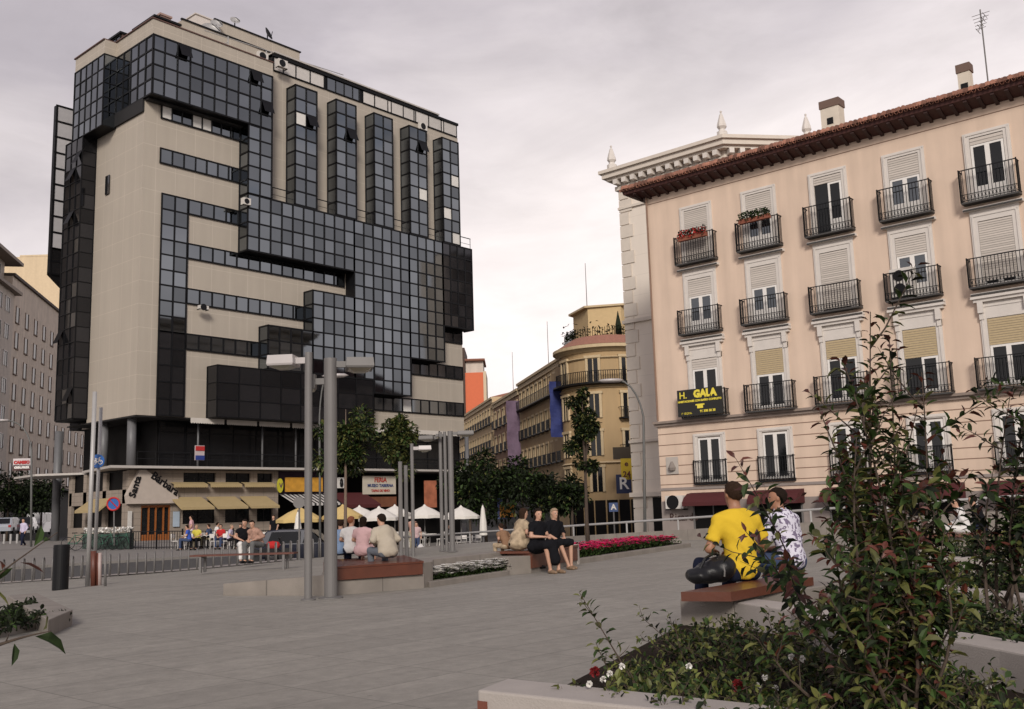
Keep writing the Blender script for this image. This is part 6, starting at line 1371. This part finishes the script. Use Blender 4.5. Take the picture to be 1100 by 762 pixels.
for i, q in enumerate(spots):
    q.z = street_z(q.x, q.y)+.12
    t = ct if first else copy_tree(ct); first = False; t.location = q
    if i > 6: t['label'] = 'white café table under the parasols right of the restaurant'; t['group'] = 'tables under the parasols'
    for k in range(3):
        an = rr.uniform(0, 6.28) if i else k*2.1; c = cc_ if firstc else copy_tree(cc_); firstc = False; c.location = q+Vector((math.cos(an)*.7, math.sin(an)*.7, 0)); c.rotation_euler = (0, 0, an+PI/2)
        if i > 6: c['label'] = 'white café chair under the parasols right of the restaurant'; c['group'] = 'chairs under the parasols'
def parasol(lab, px, pyt, wpx, d, m, closed=False, ground=None, group=None):
    tp = at(px, pyt, d); R_ = wpx/2/FPX*d*1.03; z0 = street_z(tp.x, tp.y)+.1; t = thing('parasol', lab, 'parasol', (tp.x, tp.y, z0), 0, group)
    a = MB(); a.tube([(tp.x, tp.y, z0), (tp.x, tp.y, tp.z+.08)], .03, 6); a.build('pole', GALV, t); a = MB(); a.lathe([(.3, z0), (.3, z0+.08), (.05, z0+.12)], (tp.x, tp.y, 0), 12); a.build('base', STONE, t)
    a = MB()
    if closed: a.lathe([(.03, 0), (.10, -.2), (.2, -1.0), (.24, -1.7), (.1, -1.75)], tuple(tp), 9)
    else:
        hgt = R_*.52; vs = [(0, 0, 0)]; n = 8
        vs += [(R_*.5*math.cos(k*PI/n+.2), R_*.5*math.sin(k*PI/n+.2), -hgt*.42*(1 if k % 2 == 0 else 1.08)) for k in range(2*n)]
        vs += [(R_*math.cos(k*PI/n+.2)*(1 if k % 2 == 0 else .95), R_*math.sin(k*PI/n+.2)*(1 if k % 2 == 0 else .95), -hgt*(1 if k % 2 == 0 else .97)) for k in range(2*n)]
        vs += [(x, y, z-.16) for x, y, z in vs[1+2*n:]]
        f = [(0, 1+k, 1+(k+1) % 16) for k in range(16)]+[(1+k, 17+k, 17+(k+1) % 16, 1+(k+1) % 16) for k in range(16)]+[(17+k, 33+k, 33+(k+1) % 16, 17+(k+1) % 16) for k in range(16)]
        a.add([tp+Vector(v) for v in vs], f); a.lathe([(R_*.14, -.09), (.02, .06)], tuple(tp), 8)
    a.build('canopy', m, t); return t
PW = mat('white parasol canvas', (.66, .63, .58), .85, var=.05); PY = mat('yellow parasol canvas', (.55, .40, .16), .85, var=.08)
parasol('yellow parasol directly right of the ochre awnings', 322, 545, 48, 50, PY); parasol('yellow parasol just right of the thick lamp post', 368, 543, 42, 50, PY)
parasol('white parasol immediately right of the yellow one', 386, 544, 36, 55, PW); parasol('broad white parasol under the red awning', 407, 545, 42, 52, PW); parasol('white parasol behind the steel posts', 424, 543, 34, 54, PW)
parasol('white parasol between the steel posts and the lamp cluster', 456, 543, 40, 56, PW); parasol('white parasol right behind the lamp cluster', 495, 544, 40, 60, PW)
parasol('folded white parasol between the two near lamp posts', 320, 550, 10, 46, PW, True); parasol('folded cream parasol right of the lamp cluster', 518.5, 543, 8, 58, PW, True)
# terrace fence
ft_ = thing('terrace_fence', 'low black iron fence around the restaurant terrace', 'fence', (30, 52, -.4))
f0 = at(140, 590, 55); f1 = at(330, 590, 57)
a = MB(); n = 70
for k in range(n+1):
    x, y = f0.x+(f1.x-f0.x)*k/n, f0.y+(f1.y-f0.y)*k/n; z = street_z(x, y)+.12; a.box(x-.012, x+.012, y-.012, y+.012, z, z+.95)
for zz in (.1, .95): a.tube([(f0.x, f0.y, street_z(f0.x, f0.y)+.12+zz), (f1.x, f1.y, street_z(f1.x, f1.y)+.12+zz)], .022, 5)
a.build('rail_panel', IRON, ft_)
for k in range(0, 8): x, y = f0.x+(f1.x-f0.x)*k/7, f0.y+(f1.y-f0.y)*k/7; z = street_z(x, y)+.12; b = MB(); b.box(x-.035, x+.035, y-.035, y+.035, z, z+1.1); b.build('post', IRON, ft_)

# ================================================================== vehicles
def car(name, lab, loc, rzv, m, L=4.2, W=1.7, H=1.45, cat='car', van=False, glassm=None):
    T = Matrix.Translation(loc) @ Matrix.Rotation(rzv, 4, 'Z'); t = thing(name, lab, cat, loc)
    z0 = .28; hb = H*.58
    if van: low = [(-L/2, z0), (-L/2, H*.95), (-L/2+.15, H), (L/2-1.3, H), (L/2-.75, hb+.12), (L/2-.1, hb-.08), (L/2, z0+.3), (L/2, z0)]
    else: low = [(-L/2, z0), (-L/2-.02, hb-.12), (-L/2+.1, hb+.02), (-L/2+.5, H-.05), (-L/2+1.0, H), (L/2-1.9, H-.02), (L/2-1.2, hb+.04), (L/2-.3, hb-.1), (L/2, z0+.3), (L/2, z0)]
    n = len(low); a = MB(); vs = []
    for y, ins in ((-W/2, 1), (-W/2*.96, 0), (W/2*.96, 0), (W/2, 1)):
        for x, z in low: k = max(0, (z-hb)/(H-hb))*.14 if z > hb else 0; vs.append(T @ Vector((x*(.985 if ins else 1), y*(1-k), z-(.02 if ins and z > z0 else 0))))
    a.add(vs, [(j*n+i, j*n+(i+1) % n, (j+1)*n+(i+1) % n, (j+1)*n+i) for j in range(3) for i in range(n)]+[tuple(range(n))[::-1], tuple(range(3*n, 4*n))])
    o = a.build('body', m, t); md = o.modifiers.new('bevel', 'BEVEL'); md.width = .05; md.segments = 2
    gm = GLASSN
    for sd in (-1, 1):
        g = MB(); y = sd*(W/2+.004)
        for (x0, x1) in ((-L/2+.55, -.1), (-.02, L/2-1.45)):
            g.add([T @ Vector(q) for q in [(x0, y, hb+.05), (x1+(.25 if x1 > 0 else 0), y, hb+.05), (x1-.2 if x1 > 0 else x1, y*.88, H-.1), (x0+.15, y*.88, H-.1)]], [(0, 1, 2, 3) if sd < 0 else (3, 2, 1, 0)])
        g.build('side_window', gm, t)
    g = MB(); xf = L/2-(.78 if van else 1.2); g.add([T @ Vector(q) for q in [(xf+.03, -W*.4, hb+.1), (xf+.03, W*.4, hb+.1), (xf-.5, W*.36, H-.06), (xf-.5, -W*.36, H-.06)]], [(0, 1, 2, 3)]); g.build('windscreen', gm, t)
    g = MB(); g.add([T @ Vector(q) for q in [(-L/2+.08, -W*.4, hb+.08), (-L/2+.08, W*.4, hb+.08), (-L/2+.42, W*.36, H-.1), (-L/2+.42, -W*.36, H-.1)]], [(3, 2, 1, 0)]); g.build('rear_window', gm, t)
    for x in (-L/2+.75, L/2-.8):
        for sd in (-1, 1):
            Q = T @ Matrix.Translation((x, sd*(W/2-.08), .31)) @ Matrix.Rotation(PI/2, 4, 'X'); b = MB(); b.lathe([(.1, -.11), (.3, -.11), (.31, -.05), (.31, .05), (.3, .11), (.1, .11)], (0, 0, 0), 18, Q); w_ = b.build('wheel', mat('tyre', (.012, .012, .012), .8), t)
            b = MB(); b.lathe([(.19, -.118), (.19, .118)], (0, 0, 0), 12, Q); b.build('rim', GALV, w_)
    for sd in (-1, 1):
        b = MB(); b.box(L/2-.06, L/2+.03, sd*W*.4-.14, sd*W*.4+.14, hb-.3, hb-.16, T); b.build('headlight', LAMPP, t); b = MB(); b.box(-L/2-.04, -L/2+.04, sd*W*.42-.1, sd*W*.42+.1, hb-.25, hb-.05, T); b.build('tail_light', mat('red lens', (.3, .01, .01), .3), t)
    return t
adx = math.atan2(rt0.y, rt0.x)
paint = lambda n_, c: mat(n_+' paint', c, .3, .1, var=.03, coat=.5)
def put(px, py, d): p = at(px, py, d); return p
car('parked_car', 'white roofed dark blue car parked behind the near lamp posts', put(330, 606, 42), adx, paint('dark blue', (.006, .008, .02)), L=4.0)
a = None
car('parked_car', 'pale silver car at the far left edge of the view', put(8, 574, 88), math.radians(53), paint('silver', (.32, .34, .38)))
car('parked_car', 'dark car parked right of the silver one on the avenue', put(27, 573, 92), math.radians(60), paint('black', (.015, .015, .018)))
car('delivery_van', 'white van with a dark windscreen on the avenue at far left', put(39, 575, 105), math.radians(233), paint('white', (.5, .5, .5)), L=5, W=1.95, H=2.3, cat='van', van=True)
for i, px in enumerate((4, 11, 18)): 
    p = at(px, 588, 70); pole_thing('bollard', 'white bollard at the far left edge of the road', 'bollard', [p, p+Vector((0, 0, .9))], .08, LIGHTP, group='white bollards at the far left road edge')
# motorcycle with a red cover
mp = at(290, 606, 40); t = thing('motorcycle', 'dark motorcycle with a red tank parked left of the near lamp posts', 'motorcycle', mp)
T = Matrix.Translation(mp) @ Matrix.Rotation(adx, 4, 'Z')
for x in (-.65, .65): a = MB(); Q = T @ Matrix.Translation((x, 0, .3)) @ Matrix.Rotation(PI/2, 4, 'X'); a.lathe([(.2, -.05), (.3, -.05), (.31, 0), (.3, .05), (.2, .05)], (0, 0, 0), 18, Q); a.build('wheel', mat('tyre', (.012, .012, .012), .8), t)
a = MB(); a.tube([T @ Vector(q) for q in [(-.65, 0, .3), (-.2, 0, .45), (.35, 0, .5), (.65, 0, .3)]], .07, 6); a.tube([T @ Vector(q) for q in [(.65, 0, .3), (.42, 0, .85), (.36, 0, 1.0)]], .035, 6); a.tube([T @ Vector(q) for q in [(.36, -.3, 1.02), (.4, 0, .98), (.36, .3, 1.02)]], .02, 5); a.box(-.3, .2, -.13, .13, .3, .6, T); a.build('frame', IRON, t)
a = MB(); a.lathe([(.02, -.3), (.14, -.2), (.17, 0), (.13, .22), (.02, .28)], (0, 0, 0), 12, T @ Matrix.Translation((.12, 0, .72)) @ Matrix.Rotation(PI/2, 4, 'Y')); a.build('tank', RED, t); a = MB(); a.box(-.65, -.1, -.12, .12, .68, .78, T); a.build('saddle', BLACK, t)
aboard = None
def signpost(lab, px, pyb, pyt, d, m, r_disc=.3, ring=None):
    b = at(px, pyb, d); c = at(px, pyt, d); t = thing('road_sign', lab, 'road sign', b); a = MB(); a.tube([b, c], .035, 6); a.build('post', GALV, t)
    Q = Matrix.Translation(c-fw0*.06) @ (-fw0).to_track_quat('Z', 'Y').to_matrix().to_4x4(); a = MB(); a.lathe([(r_disc, -.01), (r_disc, .01)], (0, 0, 0), 20, Q); a.build('disc', m, t)
    if ring: a = MB(); a.tube([Q @ Vector((r_disc*.9*math.cos(k*PI/12), r_disc*.9*math.sin(k*PI/12), .02)) for k in range(25)], .05, 6, cap=False); a.tube([Q @ Vector((-r_disc*.6, r_disc*.6, .02)), Q @ Vector((r_disc*.6, -r_disc*.6, .02))], .03, 4); a.build('red_ring', ring, t)
signpost('round no parking sign, blue with a red ring, left of the restaurant door', 122.5, 586, 541.5, 54, mat('road sign blue', (.01, .09, .32), .4), .37, mat('sign red', (.4, .02, .02), .5))
signpost('grey back of a round road sign behind the near lamp posts', 321.5, 605, 540, 38, GALV, .22)
# red sign on the avenue
o = street_sign('hotel_sign', 'white and red lettered sign hanging over the avenue at the far left', 24, 497, 62, 1.1, .5, mat('white sign face 2', (.55, .5, .5), .5), 'CAMBIO', mat('sign red', (.4, .02, .02), .5), .26)
o = street_sign('hotel_sign', 'dark lower panel with pale lettering under the red and white sign', 24, 502.5, 62, 1.1, .35, mat('dark maroon', (.05, .012, .012), .5), 'CASA ANITA', WHITE2, .16)
# bicycles on the left of the terrace
def bicycle(lab, p, rzv, m, group=None):
    t = thing('bicycle', lab, 'bicycle', p, 0, group); T = Matrix.Translation(p) @ Matrix.Rotation(rzv, 4, 'Z')
    for x in (-.52, .52): a = MB(); a.tube([T @ Vector((x+.33*math.cos(k*PI/10), 0, .34+.33*math.sin(k*PI/10))) for k in range(21)], .018, 5, cap=False); [a.tube([T @ Vector((x, 0, .34)), T @ Vector((x+.33*math.cos(q), 0, .34+.33*math.sin(q)))], .004, 3) for q in (0, .8, 1.6, 2.4, 3.2, 4, 4.8, 5.6)]; a.build('wheel', BLACK, t)
    a = MB()
    for p0, p1 in (((-.52, .34), (-.1, .32)), ((-.52, .34), (-.18, .78)), ((-.1, .32), (-.2, .85)), ((-.1, .32), (.36, .78)), ((-.18, .75), (.34, .8)), ((.52, .34), (.33, .95))): a.tube([T @ Vector((p0[0], 0, p0[1])), T @ Vector((p1[0], 0, p1[1]))], .018, 5)
    a.build('frame', m, t); a = MB(); a.box(-.32, -.08, -.06, .06, .86, .91, T); a.build('saddle', BLACK, t); a = MB(); a.tube([T @ Vector((.28, -.26, 1.0)), T @ Vector((.34, 0, .97)), T @ Vector((.28, .26, 1.0))], .014, 5); a.build('handlebar', GALV, t)
GRN = mat('green metal', (.02, .10, .06), .5)
for i, (px, h) in enumerate(((84, .2), (93, .5), (112, -.2), (119, .3), (128, .1))):
    p = at(px, 591, 53+i*.5); bicycle(['dark green bicycle leftmost of those by the pale poles', 'black bicycle between the pale poles and the bin', 'green bicycle in the middle of the row left of the fence', 'dark bicycle next to the green one', 'black bicycle nearest the terrace fence'][i], p, adx+h, GRN if i % 2 == 0 else BLACK)
a = MB(); p = at(116, 590, 55.5); T = Matrix.Translation(p) @ Matrix.Rotation(adx, 4, 'Z'); a.box(-1.3, 1.3, -.3, .3, 0, .85, T); pt = a.build('planter_box', mat('dark green box', (.015, .035, .025), .6)); tag(pt, 'long dark green planter box with white flowers left of the restaurant', 'planter')
a = MB(); rr = random.Random(4)
for k in range(300): a.leaf(T @ Vector((rr.uniform(-1.3, 1.3), rr.uniform(-.3, .3), .85+rr.uniform(0, .25))), Vector((rr.uniform(-1, 1), rr.uniform(-1, 1), 1)), Vector((0, 0, 1)), .14, .1)
a.build('blossom', PETALW, pt)

# ================================================================== light and sky
wd = bpy.data.worlds.new('World'); scene.world = wd; wd.use_nodes = True; nt = wd.node_tree; N = nt.nodes; L = nt.links
bg = N['Background']; bg.inputs['Strength'].default_value = 1.06
sunv = Vector((-.66, -.62, .46)).normalized()     # towards the sun: behind the viewer, veiled by cloud
sky = N.new('ShaderNodeTexSky'); sky.sky_type = 'NISHITA'; sky.sun_disc = False; sky.sun_elevation = math.asin(sunv.z); sky.sun_rotation = math.atan2(sunv.x, sunv.y)
tc = N.new('ShaderNodeTexCoord'); sx = N.new('ShaderNodeSeparateXYZ'); L.new(tc.outputs['Generated'], sx.inputs[0])
mp = N.new('ShaderNodeMapping'); mp.inputs['Scale'].default_value = (1, 1, 2.6); L.new(tc.outputs['Generated'], mp.inputs[0])
n1 = N.new('ShaderNodeTexNoise'); n1.inputs['Scale'].default_value = 1.6; n1.inputs['Detail'].default_value = 12; n1.inputs['Roughness'].default_value = .55; n1.inputs['Distortion'].default_value = .3; L.new(mp.outputs[0], n1.inputs['Vector'])
def mth(op, a, b=None, c=None):
    n = N.new('ShaderNodeMath'); n.operation = op
    for i, v in enumerate((a, b, c)):
        if v is None: continue
        if isinstance(v, (int, float)): n.inputs[i].default_value = v
        else: L.new(v, n.inputs[i])
    return n.outputs[0]
rp = N.new('ShaderNodeValToRGB'); r_ = rp.color_ramp
e = mth('ADD', sx.outputs[2], mth('MULTIPLY_ADD', n1.outputs['Fac'], .56, -.28))
dt = N.new('ShaderNodeVectorMath'); dt.operation = 'DOT_PRODUCT'; L.new(tc.outputs['Generated'], dt.inputs[0]); gl = (fw0+rt0*.12+Vector((0, 0, .22))).normalized(); dt.inputs[1].default_value = gl
e2 = mth('SUBTRACT', e, mth('MULTIPLY', mth('POWER', mth('MAXIMUM', dt.outputs['Value'], 0.), 6.), .10))
L.new(e2, rp.inputs[0])
r_.elements[0].position = 0.0; r_.elements[0].color = (.90, .82, .80, 1); r_.elements[1].position = 1; r_.elements[1].color = (.30, .27, .33, 1)
for p_, c_2 in ((.14, (.79, .725, .71, 1)), (.28, (.62, .57, .575, 1)), (.42, (.405, .372, .40, 1)), (.62, (.28, .26, .29, 1))): q = r_.elements.new(p_); q.color = c_2
# breaks of blue behind the viewer
n2 = N.new('ShaderNodeTexNoise'); n2.inputs['Scale'].default_value = 3.2; n2.inputs['Detail'].default_value = 6; L.new(mp.outputs[0], n2.inputs['Vector'])
bk = N.new('ShaderNodeVectorMath'); bk.operation = 'DOT_PRODUCT'; L.new(tc.outputs['Generated'], bk.inputs[0]); bk.inputs[1].default_value = (.1, -1., .0)
msk = mth('MULTIPLY', mth('SMOOTH_MIN', mth('MAXIMUM', mth('MULTIPLY_ADD', n2.outputs['Fac'], 8., -4.3), 0.), 1., .1), mth('GREATER_THAN', bk.outputs['Value'], .3))
sk = N.new('ShaderNodeVectorMath'); sk.operation = 'SCALE'; L.new(sky.outputs[0], sk.inputs[0]); sk.inputs['Scale'].default_value = .10
mx = N.new('ShaderNodeMix'); mx.data_type = 'RGBA'; L.new(msk, mx.inputs[0]); n5 = N.new('ShaderNodeTexNoise'); n5.inputs['Scale'].default_value = 3.6; n5.inputs['Detail'].default_value = 10; n5.inputs['Roughness'].default_value = .6; n5.inputs['Distortion'].default_value = .6; L.new(mp.outputs[0], n5.inputs['Vector'])
vs_ = N.new('ShaderNodeVectorMath'); vs_.operation = 'SCALE'; L.new(rp.outputs[0], vs_.inputs[0]); L.new(mth('MULTIPLY_ADD', n5.outputs['Fac'], .62, .70), vs_.inputs['Scale']); L.new(vs_.outputs[0], mx.inputs[6]); L.new(sk.outputs[0], mx.inputs[7]); L.new(mx.outputs[2], bg.inputs[0])
sun = bpy.data.lights.new('sun', 'SUN'); sun.energy = 2.3; sun.angle = math.radians(15); sun.color = (1, .93, .85); so = bpy.data.objects.new('sun', sun); col.objects.link(so); so.rotation_euler = sunv.to_track_quat('Z', 'Y').to_euler(); so.location = (-20, -20, 40)
scene.view_settings.view_transform = 'Standard'; scene.view_settings.look = 'None'; scene.view_settings.exposure = .30; scene.view_settings.gamma = 1
scene.render.engine = 'CYCLES'; scene.cycles.max_bounces = 6; scene.cycles.use_denoising = True
